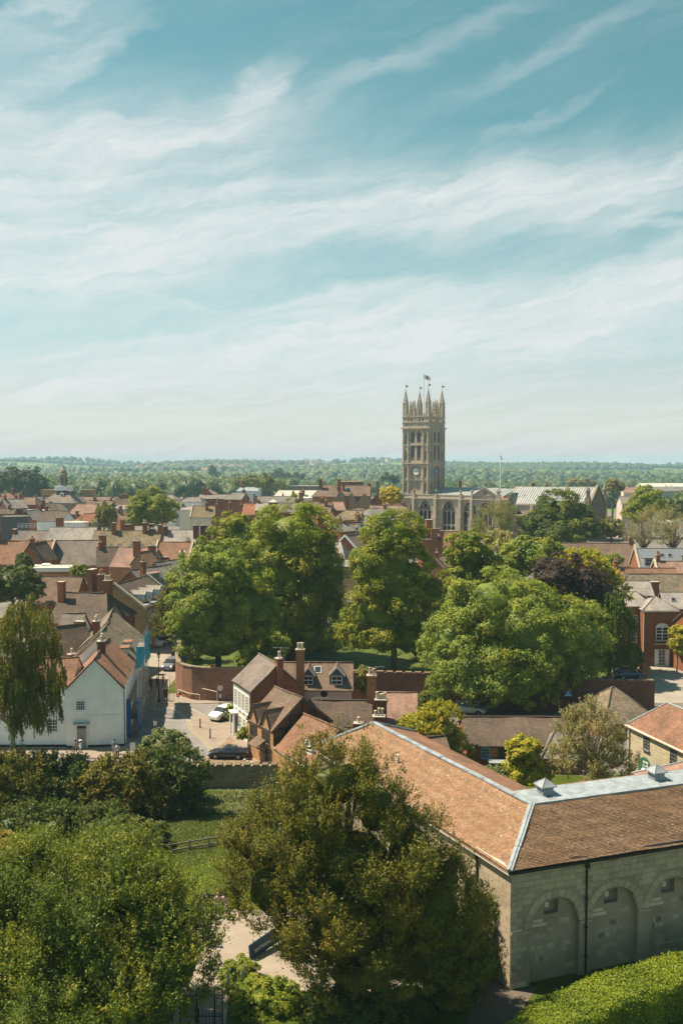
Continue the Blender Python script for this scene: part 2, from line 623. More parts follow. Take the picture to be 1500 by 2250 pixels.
def m_leaf(key, c1, c2, c3=None, trans=0.27, rough=0.55, spec=0.25):
    """c1 dark leaf, c2 light leaf, c3 odd warm leaf; picked per leaf by the mesh's own leaf values"""
    if key in MATS: return MATS[key]
    t = NT(key)
    a = t.n.new('ShaderNodeAttribute'); a.attribute_name = 'leaf'
    col = t.mix(a.outputs['Fac'], c1, c2)
    if c3:
        b = t.n.new('ShaderNodeAttribute'); b.attribute_name = 'warm'
        col = t.mix(t.ramp(b.outputs['Fac'], 0.55, 0.95, 0, 0.9), col, c3)
    t.done(col, rough, spec)
    tr = t.n.new('ShaderNodeBsdfTranslucent')
    t.put(tr.inputs[0], t.mix(1.0, col, (1.25, 1.2, 0.55), 'MULTIPLY'))
    mx = t.n.new('ShaderNodeMixShader')
    mx.inputs[0].default_value = trans
    t.l.new(t.p.outputs[0], mx.inputs[1]); t.l.new(tr.outputs[0], mx.inputs[2])
    t.l.new(mx.outputs[0], t.out.inputs[0])
    MATS[key] = t.m
    return t.m

# clay, slate and lead roofs
RF = dict(
    clay=m_roof('clay_tile_roof', (0.30, 0.155, 0.098)),
    brown=m_roof('brown_tile_roof', (0.225, 0.150, 0.108)),
    dark=m_roof('dark_tile_roof', (0.145, 0.102, 0.080), lich=0.25, moss=0.3),
    pink=m_roof('pink_tile_roof', (0.37, 0.225, 0.175), lich=0.5),
    orange=m_roof('orange_tile_roof', (0.42, 0.175, 0.10), lich=0.2),
    olive=m_roof('olive_tile_roof', (0.27, 0.205, 0.125), moss=0.5),
    slate=m_roof('slate_roof', (0.235, 0.212, 0.19), lich=0.3, tile=(0.3, 0.22)),
    pale=m_roof('pale_slate_roof', (0.40, 0.35, 0.315), lich=0.3, tile=(0.3, 0.22)),
    grey=m_roof('grey_brown_roof', (0.255, 0.205, 0.175), lich=0.3),
    stonetile=m_roof('stone_tile_roof', (0.26, 0.20, 0.145), lich=0.6, tile=(0.35, 0.28), var=0.5, moss=0.4),
    metal=m_plain('grey_metal_roof', (0.19, 0.20, 0.22), 0.5, 0.08),
    flat=m_plain('pale_flat_roof', (0.50, 0.46, 0.40), 0.9, 0.15, 0.4),
    lead=m_lead('lead_sheet'),
)
WL = dict(
    brick=m_brick('red_brick', (0.30, 0.118, 0.062)),
    orange=m_brick('orange_brick', (0.40, 0.185, 0.085)),
    dbrick=m_brick('dark_brick', (0.19, 0.085, 0.055)),
    brown=m_brick('brown_brick', (0.26, 0.15, 0.095)),
    white=m_plain('white_render', (0.87, 0.87, 0.84), 0.9, 0.05, 0.8, bump=0.01, dirt=0.2),
    cream=m_plain('cream_render', (0.72, 0.66, 0.54), 0.9, 0.06, 0.8, dirt=0.2),
    blue=m_plain('pale_blue_render', (0.56, 0.66, 0.70), 0.9, 0.05, 0.8, dirt=0.15),
    pinkr=m_plain('pink_render', (0.66, 0.47, 0.41), 0.9, 0.06, 0.8, dirt=0.2),
    ochre=m_stone('ochre_stone', (0.36, 0.25, 0.135)),
    stone=m_stone('church_stone', (0.49, 0.42, 0.335), block=(0.8, 0.4), joint=0.3, grime=0.5),
    grey=m_stone('grey_stone', (0.30, 0.27, 0.22)),
    block=m_stone('sandstone_wall', (0.54, 0.45, 0.32), joint=0.35),
    dark=m_plain('dark_cladding', (0.09, 0.095, 0.10), 0.7),
    conc=m_plain('concrete', (0.42, 0.40, 0.37), 0.9),
)
M_WHITE = m_plain('white_paint', (0.80, 0.80, 0.78), 0.6, 0.04)
M_CREAMP = m_plain('cream_paint', (0.70, 0.64, 0.52), 0.6, 0.05)
M_GLASS = m_glass()
M_BLACK = m_plain('black_paint', (0.018, 0.018, 0.020), 0.45, 0.2)
M_DARKWOOD = m_plain('dark_timber', (0.055, 0.036, 0.024), 0.8, 0.25, 4)
M_WOOD = m_plain('weathered_timber', (0.23, 0.18, 0.13), 0.85, 0.25, 4)
M_POT = m_plain('clay_pot', (0.48, 0.27, 0.14), 0.85, 0.2, 3)
M_POTP = m_plain('buff_pot', (0.58, 0.48, 0.33), 0.85, 0.2, 3)
M_STEEL = m_plain('galvanised_steel', (0.45, 0.47, 0.48), 0.45, 0.1, 3, 0.5, 0.6)
M_BARK = m_plain('bark', (0.11, 0.085, 0.06), 0.95, 0.35, 3, bump=0.05)
M_BARKR = m_plain('red_bark', (0.22, 0.11, 0.07), 0.95, 0.35, 3, bump=0.05)
M_BARKP = m_plain('pale_bark', (0.34, 0.31, 0.26), 0.95, 0.35, 3, bump=0.05)
M_COPING = m_stone('coping_stone', (0.48, 0.42, 0.32), block=(0.9, 5.0), joint=0.4)
M_CLOCK = m_plain('white_clock_face', (0.72, 0.74, 0.74), 0.6, 0.03)
M_CLOCKB = m_plain('blue_clock_face', (0.16, 0.26, 0.36), 0.6, 0.05)
# ------------------------------------------------------------------ ground
def GT(u, v):
    z = 0.0
    p = G(u, v, z)
    for _ in range(12):
        z = gzf(p.x, p.y)
        p = G(u, v, z)
    return p

def m_ground():
    t = NT('ground_cover')
    geo = t.n.new('ShaderNodeNewGeometry')
    pos = geo.outputs['Position']
    sep = t.n.new('ShaderNodeSeparateXYZ'); t.l.new(pos, sep.inputs[0])
    y = sep.outputs[1]
    n1 = t.noise(pos, 0.35, 6, 0.65); n2 = t.noise(pos, 3.0, 4, 0.6)
    lawn = t.mix(t.ramp(n1, 0.3, 0.7), (0.042, 0.062, 0.007), (0.070, 0.094, 0.009))
    lawn = t.mix(t.ramp(n2, 0.45, 0.7, 0, 0.5), lawn, (0.045, 0.062, 0.008))
    town = t.mix(t.ramp(n1, 0.3, 0.7), (0.13, 0.12, 0.105), (0.20, 0.18, 0.15))
    vo = t.n.new('ShaderNodeTexVoronoi'); vo.inputs['Scale'].default_value = 0.0062
    t.l.new(pos, vo.inputs['Vector'])
    fld = t.mix(vo.outputs['Color'], (0.10, 0.16, 0.035), (0.22, 0.25, 0.07))
    fld = t.mix(t.ramp(n1, 0.35, 0.7, 0, 0.4), fld, (0.09, 0.13, 0.03))
    col = t.mix(t.ramp(y, 93.5, 95.2), lawn, town)
    col = t.mix(t.ramp(y, 520, 640), col, fld)
    t.bump(n2, 0.05, 0.5)
    return t.done(col, 0.95, 0.1)

M_GROUND = m_ground()
ys = np.concatenate([np.arange(-60, 76, 8), np.arange(76, 94.5, 1.2), [94.6, 94.8, 95.0, 95.2, 95.6], np.arange(97, 135, 6), np.arange(135, 330, 10), np.arange(340, 1000, 25), np.arange(1000, 2000, 60), np.arange(2000, 6600, 100)])
ts = np.linspace(-1, 1, 90)
gv, gf = [], []
for yy in ys:
    half = 130 + max(yy, 0) * 0.62
    xs = ts * half
    zz = gz(xs, yy)
    gv += [(float(a), float(yy), float(b)) for a, b in zip(xs, zz)]
nx = len(ts)
for j in range(len(ys) - 1):
    for i in range(nx - 1):
        gf.append((j * nx + i, j * nx + i + 1, (j + 1) * nx + i + 1, (j + 1) * nx + i))
me = bpy.data.meshes.new('ground')
me.from_pydata(gv, [], gf)
me.materials.append(M_GROUND)
me.polygons.foreach_set('use_smooth', [True] * len(gf))
tag(obj('ground', me), kind='structure')

def flat(name, pts, z, mat, kind='structure', thick=0.0):
    m = MB()
    pp = [Vector((p.x, p.y, z)) for p in pts]
    if thick:
        area = sum(pp[i].x * pp[(i + 1) % len(pp)].y - pp[(i + 1) % len(pp)].x * pp[i].y for i in range(len(pp)))
        if area < 0: pp.reverse()
        m.prism([p - Vector((0, 0, thick)) for p in pp], (0, 0, thick))
    else:
        area = sum(pp[i].x * pp[(i + 1) % len(pp)].y - pp[(i + 1) % len(pp)].x * pp[i].y for i in range(len(pp)))
        if area < 0: pp.reverse()
        m.poly(pp)
    o = m.build(name, mat)
    return tag(o, kind=kind)

def m_paving():
    t = NT('stone_paving')
    uv = t.tc.outputs['UV']; ob = t.tc.outputs['Object']
    bc, bf = t.brick(uv, 0.6, 0.4, 0.012, (1.05, 1.03, 1), (0.82, 0.8, 0.8), (0.6, 0.6, 0.6))
    col = t.mix(0.8, (0.30, 0.245, 0.20), bc, 'MULTIPLY')
    n = t.noise(ob, 0.4, 6, 0.65)
    col = t.mix(t.ramp(n, 0.4, 0.7, 0, 0.5), col, (0.20, 0.165, 0.14))
    return t.done(col, 0.9, 0.2)

def m_asphalt(key, c):
    t = NT(key)
    ob = t.tc.outputs['Object']
    n = t.noise(ob, 0.25, 6, 0.65); n2 = t.noise(ob, 14, 3, 0.7)
    col = t.mix(t.ramp(n, 0.35, 0.68), mul(c, 0.88), mul(c, 1.14))
    col = t.mix(t.ramp(n2, 0.4, 0.75, 0, 0.5), col, mul(c, 0.78))
    st = t.noise(t.mapping(ob, rot=(0, 0, 0.6), scale=(0.9, 0.12, 1)), 1.0, 4, 0.6)
    col = t.mix(t.ramp(st, 0.5, 0.7, 0, 0.35), col, mul(c, 1.2))
    t.bump(n2, 0.006, 0.4)
    return t.done(col, 0.9, 0.2)

def m_cobbles():
    t = NT('cobbles')
    uv = t.tc.outputs['UV']; ob = t.tc.outputs['Object']
    v = t.n.new('ShaderNodeTexVoronoi'); v.inputs['Scale'].default_value = 6.0
    t.l.new(ob, v.inputs['Vector'])
    col = t.mix(t.ramp(v.outputs['Distance'], 0.1, 0.6), (0.30, 0.21, 0.145), (0.18, 0.125, 0.085))
    n = t.noise(ob, 0.5, 5, 0.65)
    col = t.mix(t.ramp(n, 0.45, 0.7, 0, 0.7), col, (0.36, 0.25, 0.16))
    col = t.mix(t.ramp(t.noise(ob, 0.8, 4), 0.58, 0.7, 0, 0.6), col, (0.20, 0.19, 0.07))
    t.bump(v.outputs['Distance'], 0.03, 0.8)
    return t.done(col, 0.9, 0.2)

def m_gravel():
    t = NT('gravel')
    ob = t.tc.outputs['Object']
    n = t.noise(ob, 0.5, 6, 0.65); n2 = t.noise(ob, 9, 4, 0.7)
    col = t.mix(t.ramp(n, 0.35, 0.7), (0.285, 0.235, 0.19), (0.34, 0.285, 0.23))
    col = t.mix(t.ramp(n2, 0.42, 0.75, 0, 0.6), col, (0.22, 0.17, 0.13))
    t.bump(n2, 0.02, 0.6)
    return t.done(col, 0.95, 0.1)

M_PAVE = m_paving(); M_ASPH = m_asphalt('grey_asphalt', (0.215, 0.198, 0.188)); M_ASPHD = m_asphalt('dark_asphalt', (0.16, 0.15, 0.145)); M_COB = m_cobbles(); M_GRAV = m_gravel()
M_YLINE = m_plain('yellow_road_paint', (0.34, 0.27, 0.15), 0.8, 0.25, 6)
M_WLINE = m_plain('white_road_paint', (0.34, 0.31, 0.27), 0.8, 0.2, 6)
M_TAN = m_asphalt('tan_forecourt', (0.30, 0.26, 0.215))

# the street square, its carriageway and the road along the castle wall
flat('pavement', [Vector(p) for p in ((-75, 95.6, 0), (4, 95.6, 0), (2, 134, 0), (-75, 134, 0))], 0.004, M_PAVE)
flat('carriageway', [G(*p) for p in ((300, 1665), (288, 1610), (284, 1590), (300, 1572), (328, 1561), (375, 1554), (415, 1583), (424, 1605), (463, 1640), (468, 1650), (442, 1668), (430, 1680), (340, 1690), (310, 1690))], 0.012, M_ASPH)
flat('castle_lane', [G(*p) for p in ((-60, 1690), (-60, 1668), (300, 1668), (330, 1690))], 0.0085, M_ASPHD)
flat('side_road', [G(*p) for p in ((410, 1550), (515, 1546), (515, 1572), (452, 1572))], 0.012, M_ASPH)
flat('cobbled_parking', [G(*p) for p in ((441, 1678), (470, 1652), (505, 1618), (535, 1650), (590, 1678), (640, 1690), (640, 1697), (440, 1697))], 0.010, M_COB)
up = [GT(*p) for p in ((318, 1535), (395, 1535), (392, 1480), (392, 1440), (400, 1400), (392, 1392), (346, 1398), (322, 1450), (300, 1500))]
m = MB(); m.poly([Vector((p.x, p.y, p.z + 0.016)) for p in up]); tag(m.build('upper_street', M_TAN), kind='structure')
pf = [Vector((p.x, p.y, gzf(p.x, p.y) + 0.02)) for p in [GT(*q) for q in ((1395, 1480), (1402, 1424), (1440, 1420), (1505, 1450), (1560, 1480), (1560, 1545), (1400, 1545))]]
m = MB(); m.poly(pf); tag(m.build('forecourt', M_TAN), kind='structure')

def strip(name, pts, w, z, mat):
    m = MB()
    for a, b in zip(pts[:-1], pts[1:]):
        d = (b - a); d.z = 0
        if d.length < 1e-4: continue
        d.normalize(); n = Vector((-d.y, d.x, 0)) * w / 2
        ex = d * 0.02
        m.quad(Vector((*(a - n - ex).xy, z)), Vector((*(b - n + ex).xy, z)), Vector((*(b + n + ex).xy, z)), Vector((*(a + n - ex).xy, z)))
        z += 0.0003
    return tag(m.build(name, mat), kind='structure')

yl = [G(*p) for p in ((309, 1652), (296, 1620), (287, 1592), (302, 1574), (330, 1563))]
strip('yellow_line', yl, 0.12, 0.020, M_YLINE)
strip('yellow_line', [p + Vector((-0.28, 0, 0)) for p in yl], 0.12, 0.022, M_YLINE)
yr = [G(*p) for p in ((416, 1583), (421, 1600), (430, 1611), (455, 1634), (464, 1646), (465, 1654))]
strip('yellow_line', yr, 0.12, 0.020, M_YLINE)
strip('yellow_line', [p + Vector((-0.28, 0, 0)) for p in yr], 0.12, 0.022, M_YLINE)
strip('kerb_line', [G(*p) for p in ((328, 1560), (375, 1554), (418, 1585))], 0.35, 0.024, M_WLINE)
strip('kerb_line', [G(*p) for p in ((410, 1549), (516, 1546))], 0.25, 0.024, M_WLINE)
strip('kerb_line', [G(*p) for p in ((412, 1551), (450, 1573))], 0.2, 0.024, M_WLINE)
# raised kerbed footways
flat('footway', [G(*p) for p in ((-60, 1667), (-60, 1654), (268, 1654), (284, 1600), (298, 1662), (270, 1667))], 0.11, M_PAVE, thick=0.11)
flat('footway', [G(*p) for p in ((392, 1543), (516, 1538), (516, 1545), (395, 1549))], 0.11, M_PAVE, thick=0.11)

# lawn of the walled garden, following the slope
m = MB()
xs_ = np.linspace(-24, 40, 14); ys_ = np.linspace(128, 196, 12)
for a0, a1 in zip(xs_[:-1], xs_[1:]):
    for b0, b1 in zip(ys_[:-1], ys_[1:]):
        m.quad(*[(x_, y_, gzf(x_, y_) + 0.06) for x_, y_ in ((a0, b0), (a1, b0), (a1, b1), (a0, b1))])
tag(m.build('garden_lawn', m_plain('shady_lawn', (0.075, 0.10, 0.014), 0.95, 0.25, 0.6), smooth=True), kind='structure')
# castle side: gravel path and its forecourt under the yew
flat('gravel_path', [G(*p) for p in ((372, 2300), (398, 2120), (410, 2050), (425, 2010), (450, 1995), (560, 2000), (700, 1995), (900, 2010), (1000, 2060), (1060, 2120), (950, 2200), (640, 2175), (545, 2150), (505, 2180), (490, 2300))], 0.008, M_GRAV)
flat('tarmac_path', [G(*p) for p in ((1010, 2320), (1035, 2205), (1060, 2160), (1090, 2140), (1130, 2178), (1180, 2168), (1120, 2260), (1095, 2320))], 0.012, m_asphalt('brown_tarmac', (0.13, 0.105, 0.085)))

# ------------------------------------------------------------------ foliage
def unit(v):
    return v / np.maximum(np.linalg.norm(v, axis=-1, keepdims=True), 1e-9)

def leaf_mesh(name, pos, nrm, axis, size, asp, tint, warm, mat):
    """one small face per leaf or spray of leaves"""
    n = len(pos)
    nrm = unit(nrm)
    ax = unit(axis - (axis * nrm).sum(1, keepdims=True) * nrm + 1e-6)
    b = np.cross(nrm, ax)
    s = size[:, None]
    v = np.empty((n, 3, 3), np.float32)
    v[:, 0] = pos - ax * s * 0.5 - b * s * asp * 0.5
    v[:, 1] = pos + ax * s * 0.6 - nrm * s * 0.15
    v[:, 2] = pos - ax * s * 0.5 + b * s * asp * 0.5
    me = bpy.data.meshes.new(name)
    me.vertices.add(n * 3); me.loops.add(n * 3); me.polygons.add(n)
    me.vertices.foreach_set('co', v.ravel())
    me.loops.foreach_set('vertex_index', np.arange(n * 3, dtype=np.int32))
    me.polygons.foreach_set('loop_start', np.arange(0, n * 3, 3, dtype=np.int32))
    a = me.attributes.new('leaf', 'FLOAT', 'FACE'); a.data.foreach_set('value', tint.astype(np.float32))
    w = me.attributes.new('warm', 'FLOAT', 'FACE'); w.data.foreach_set('value', warm.astype(np.float32))
    me.materials.append(mat)
    me.update(calc_edges=True)
    return me

def rdirs(n, up=0.0):
    d = RNG.normal(size=(n, 3))
    d[:, 2] += up
    return unit(d)

def crown_mesh(name, big, mat, n, size, k1=52, k2=10, lobe=0.26, clump=0.46, style='leaf', asp=0.62, up=0.35, out_bias=0.9, lift=0.65, jit=0.45, stray=0.06, bottom=-0.45, warmth=0.0, dens_core=0.1):
    """a crown of lobes of clumps of leaves. big: ellipsoids (x, y, z, rx, ry, rz)"""
    big = np.asarray(big, float)
    area = (big[:, 3] * big[:, 5] + big[:, 4] * big[:, 5] + big[:, 3] * big[:, 4])
    if style in ('spray', 'fan'): lift, jit = 0.42, 0.5
    # lobes
    k = k1 * len(big)
    # an even spread of directions over every ellipsoid, shaken a little
    m_ = int(k1 * 1.25)
    q_ = np.arange(m_) + 0.5
    fz = 1 - 2 * q_ / m_; ft = q_ * 2.399963
    fd = np.stack([np.sqrt(1 - fz ** 2) * np.cos(ft), np.sqrt(1 - fz ** 2) * np.sin(ft), fz], 1)
    d = unit(np.concatenate([fd] * len(big)) + RNG.normal(size=(m_ * len(big), 3)) * 0.13)
    which = np.repeat(np.arange(len(big)), m_)
    keep = d[:, 2] > bottom
    which, d = which[keep], d[keep]
    pm = RNG.permutation(len(d)); which, d = which[pm], d[pm]
    lc = big[which, :3] + d * big[which, 3:] * (RNG.uniform(0.56, 1.12, (len(d), 1)) if style == 'spray' else RNG.uniform(0.68, 1.04, (len(d), 1)))
    inside = np.zeros(len(lc), bool)
    for i in range(len(big)):
        q = ((lc - big[i, :3]) / big[i, 3:])
        inside |= (np.linalg.norm(q, axis=1) < 0.55) & (which != i)
    lc, which, d = lc[~inside][:k], which[~inside][:k], d[~inside][:k]
    mr = big[which, 3:].mean(1)
    lr = mr * lobe * RNG.uniform(0.6, 1.25, len(lc))
    # clumps on the lobes, turned outwards
    w2 = RNG.choice(len(lc), len(lc) * k2, p=lr ** 2 / (lr ** 2).sum())
    d2 = unit(rdirs(len(w2)) + d[w2] * out_bias + np.array([0, 0, 0.25]))
    cc = lc[w2] + d2 * lr[w2, None] * np.array([1, 1, 0.85]) * RNG.uniform(0.55, 1.0, (len(w2), 1))
    cr = lr[w2] * clump * RNG.uniform(0.6, 1.3, len(w2))
    ctint = np.clip(RNG.normal(0.5, 0.2, len(lc))[w2] + RNG.normal(0, 0.16, len(w2)), 0, 1)
    cwarm = np.clip(RNG.uniform(0, 1, len(w2)) * 0.6 + RNG.uniform(0, 1, len(lc))[w2] * 0.5, 0, 1)
    w3 = RNG.choice(len(cc), n, p=cr ** 1.7 / (cr ** 1.7).sum())
    if style == 'leaf':
        d3 = unit(rdirs(n) + d2[w3] * 0.7 + np.array([0, 0, up]))
        r3 = RNG.uniform(0.45, 1.05, n) ** 0.6
        p3 = cc[w3] + d3 * (cr[w3] * r3)[:, None] * np.array([1.15, 1.15, 0.8])
        nr = unit(d3 * 0.8 + d2[w3] * 0.3 + np.array([0, 0, lift]) + RNG.normal(size=(n, 3)) * jit)
        ax = rdirs(n, -0.2)
    else:
        # feathery sprays: leaves along short shoots
        if style == 'spray':
            a = unit(d2[w3] * 0.75 + np.array([0, 0, 0.75]) + RNG.normal(size=(n, 3)) * 0.10)
        elif style == 'weep':
            a = unit(d2[w3] * 0.16 + np.array([0, 0, -1.0]) + RNG.normal(size=(n, 3)) * 0.04)
        else:
            a = unit(d2[w3] * 1.0 + np.array([0, 0, 0.05]) + RNG.normal(size=(n, 3)) * 0.10)
        s = RNG.uniform(0, 1, n)
        ln = cr[w3] * (3.3 if style != 'weep' else 4.2)
        wd = cr[w3] * (0.62 if style != 'weep' else 0.35)
        pr = RNG.normal(size=(n, 3))
        pr = pr - (pr * a).sum(1, keepdims=True) * a
        prn = unit(pr)
        rad = wd * (1.05 - s ** 1.5) * np.sqrt(RNG.uniform(0.05, 1, n))
        p3 = cc[w3] + a * (ln * (s - 0.35))[:, None] + prn * rad[:, None]
        nr = unit(prn * 0.75 + d2[w3] * 0.4 + np.array([0, 0, lift]) + RNG.normal(size=(n, 3)) * jit)
        ax = unit(a + prn * 0.6)
    st = RNG.uniform(0, 1, n) < stray
    p3[st] += RNG.normal(size=(st.sum(), 3)) * (cr[w3[st]] * 0.7)[:, None]
    core = RNG.uniform(0, 1, n) < dens_core
    p3[core] = lc[w2[w3[core]]] + RNG.normal(size=(core.sum(), 3)) * lr[w2[w3[core]], None] * 0.45
    sz = size * RNG.uniform(0.65, 1.35, n)
    tint = np.clip(ctint[w3] * 0.75 + RNG.uniform(0, 1, n) * 0.35 - 0.05, 0, 1)
    warm = np.clip(cwarm[w3] + RNG.normal(0, 0.08, n) + warmth, 0, 1)
    return leaf_mesh(name, p3, nr, ax, sz, asp, tint, warm, mat), lc, lr

def _ico(k=2):
    import bmesh
    b = bmesh.new(); bmesh.ops.create_icosphere(b, subdivisions=k, radius=1.0)
    v = np.array([q.co[:] for q in b.verts]); f = np.array([[q.index for q in p.verts] for p in b.faces]); b.free()
    return v, f
ICO_V, ICO_F = _ico()
ICO1 = _ico(1)

def core_mesh(name, lc, lr, mat, k=0.74):
    """the dense inner leafage of a crown: one lumpy mass per lobe"""
    n = len(lc)
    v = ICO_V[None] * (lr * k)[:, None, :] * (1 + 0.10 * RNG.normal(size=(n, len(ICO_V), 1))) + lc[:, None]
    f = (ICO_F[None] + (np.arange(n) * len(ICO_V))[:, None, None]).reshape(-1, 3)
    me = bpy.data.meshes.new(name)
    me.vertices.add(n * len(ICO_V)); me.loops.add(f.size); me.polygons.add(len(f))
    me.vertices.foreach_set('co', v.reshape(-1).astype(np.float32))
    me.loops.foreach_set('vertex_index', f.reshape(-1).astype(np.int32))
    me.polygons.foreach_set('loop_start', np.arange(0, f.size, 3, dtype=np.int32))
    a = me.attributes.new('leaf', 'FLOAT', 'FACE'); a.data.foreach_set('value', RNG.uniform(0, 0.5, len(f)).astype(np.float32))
    me.materials.append(mat); me.update(calc_edges=True)
    return me

def bigs(px, Y, deep=0.9):
    """ellipses in photo pixels at distance Y become ellipsoids in metres"""
    out = []
    for e in px:
        u, v, ru, rv = e[:4]
        dy = e[4] if len(e) > 4 else 0.0
        k = (Y + dy) / FPX
        c = P(u, v, Y + dy)
        out.append((c.x, c.y, c.z, ru * k, (0.75 * ru + 0.25 * rv) * k * deep, rv * k))
    return out

def limb(m, a, b, r0, r1, bend=0.12, n=5, sides=6):
    a, b = Vector(a), Vector(b)
    L = (b - a).length
    pts, rs = [], []
    o = Vector((random.uniform(-1, 1), random.uniform(-1, 1), random.uniform(0, 0.6))) * L * bend
    for i in range(n + 1):
        t = i / n
        pts.append(a.lerp(b, t) + o * math.sin(math.pi * t))
        rs.append(r0 + (r1 - r0) * t)
    m.tube(pts, rs, sides)

LEAF = dict(
    lime=m_leaf('lime_tree_leaf', (0.105, 0.15, 0.012), (0.3, 0.345, 0.02), (0.37, 0.32, 0.025)),
    light=m_leaf('pale_leaf', (0.115, 0.17, 0.024), (0.29, 0.345, 0.04), (0.34, 0.34, 0.035)),
    deep=m_leaf('deep_green_leaf', (0.055, 0.098, 0.011), (0.145, 0.185, 0.018), (0.22, 0.21, 0.022)),
    yew=m_leaf('yew_needles', (0.075, 0.088, 0.011), (0.2, 0.195, 0.018), (0.28, 0.2, 0.022), trans=0.22),
    laurel=m_leaf('glossy_leaf', (0.055, 0.095, 0.011), (0.19, 0.235, 0.022), (0.30, 0.275, 0.025), trans=0.3),
    purple=m_leaf('copper_leaf', (0.034, 0.019, 0.016), (0.088, 0.056, 0.040), (0.10, 0.066, 0.04), trans=0.2),
    gold=m_leaf('golden_leaf', (0.24, 0.26, 0.016), (0.46, 0.42, 0.035), (0.5, 0.36, 0.04)),
    yellow=m_leaf('yellow_leaf', (0.5, 0.38, 0.01), (0.62, 0.48, 0.015), None),
    olive=m_leaf('olive_leaf', (0.15, 0.16, 0.038), (0.27, 0.26, 0.065), (0.3, 0.25, 0.07)),
    twiggy=m_leaf('young_brownish_leaf', (0.22, 0.2, 0.07), (0.36, 0.33, 0.135), (0.32, 0.24, 0.12)),
    birch=m_leaf('birch_leaf', (0.11, 0.13, 0.018), (0.25, 0.25, 0.03), (0.29, 0.22, 0.035)),
    bush=m_leaf('bush_leaf', (0.045, 0.08, 0.014), (0.125, 0.165, 0.024), (0.18, 0.165, 0.03)),
    hedge=m_leaf('hedge_leaf', (0.117, 0.170, 0.012), (0.262, 0.315, 0.020), (0.304, 0.302, 0.030), trans=0.25),
    elder=m_leaf('elder_leaf', (0.103, 0.145, 0.035), (0.214, 0.239, 0.070), (0.276, 0.252, 0.120)),
    wood=m_leaf('woodland_leaf', (0.075, 0.122, 0.03), (0.15, 0.2, 0.04), (0.2, 0.2, 0.06), trans=0.2),
    dwood=m_leaf('dark_woodland_leaf', (0.044, 0.076, 0.028), (0.083, 0.116, 0.036), None, trans=0.15),
    hwood=m_leaf('hill_leaf', (0.028, 0.052, 0.02), (0.075, 0.108, 0.033), (0.11, 0.125, 0.04), trans=0.15),
    pale=m_leaf('cream_blossom_leaf', (0.414, 0.365, 0.110), (0.46, 0.42, 0.20), (0.4, 0.36, 0.14)),
)

def tree(name, label, cat, px, Y, leaf, n, size, group=None, base=None, trunk=0.35, bark=None, limbs=6, deep=0.9, part='crown', **kw):
    big = bigs(px, Y, deep)
    cx = float(np.mean([b[0] for b in big])); cy = float(np.mean([b[1] for b in big]))
    if base is None:
        base = (cx, cy)
    gzv = gzf(*base)
    root = empty(name, (base[0], base[1], gzv), 0, label, cat, group)
    rel = [(b[0] - base[0], b[1] - base[1], b[2] - gzv, *b[3:]) for b in big]
    core = kw.pop('core', 0.54 if kw.get('style', 'leaf') != 'leaf' else 0.72)
    me, lc, lr = crown_mesh(part, rel, LEAF[leaf], n, size, **kw)
    obj(part, me, root)
    if core:
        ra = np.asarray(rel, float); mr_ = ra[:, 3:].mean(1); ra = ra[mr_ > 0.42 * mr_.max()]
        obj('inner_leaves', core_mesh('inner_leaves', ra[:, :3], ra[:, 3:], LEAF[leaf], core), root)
    if trunk:
        m = MB()
        top = max(b[2] + b[5] * 0.35 for b in rel)
        low = min(b[2] - b[5] for b in rel)
        axx = float(np.mean([b[0] for b in rel])); axy = float(np.mean([b[1] for b in rel]))
        fork = Vector((axx * 0.4, axy * 0.4, max(1.2, low + (top - low) * 0.25)))
        m.tube([(0, 0, -0.3), (0, 0, 0.4), tuple(fork * 0.5 + Vector((0.1, 0, 0))), tuple(fork), (axx * 0.8, axy * 0.8, top * 0.75 + fork.z * 0.25)],
               [trunk * 1.35, trunk * 1.05, trunk * 0.9, trunk * 0.8, trunk * 0.2], 8)
        idx = RNG.choice(len(lc), min(limbs, len(lc)), replace=False)
        for i in idx:
            limb(m, fork * random.uniform(0.75, 1.0), fork.lerp(Vector(lc[i]), 0.84), trunk * 0.45, 0.03, 0.12)
        m.build('trunk', bark or M_BARK, root, smooth=True, uv=False)
    return root
# ------------------------------------------------------------------ building helpers
def arch_top(o, x):
    """height of an opening's head at x. o = dict(x0, x1, z0, zs, rise, kind)"""
    w = (o['x1'] - o['x0']) / 2
    t = (x - o['x0']) / (2 * w)
    k = o.get('kind', 'flat')
    t = min(max(t, 0.0), 1.0)
    if k == 'round':
        return o['zs'] + o.get('rise', w) * math.sqrt(max(0.0, 1 - (2 * t - 1) ** 2))
    if k == 'point':
        s = t if t < 0.5 else 1 - t
        return o['zs'] + o['rise'] * math.sin(math.acos(max(-1, min(1, 1 - 2 * s))) ) if False else o['zs'] + o['rise'] * (math.sqrt(max(0.0, 1 - (1 - 2 * s) ** 2.0)) * 0.75 + 2 * s * 0.25)
    return o['zs']

def op(x0, x1, z0, zs, rise=0.0, kind='flat'):
    return dict(x0=x0, x1=x1, z0=z0, zs=zs, rise=rise, kind=kind)

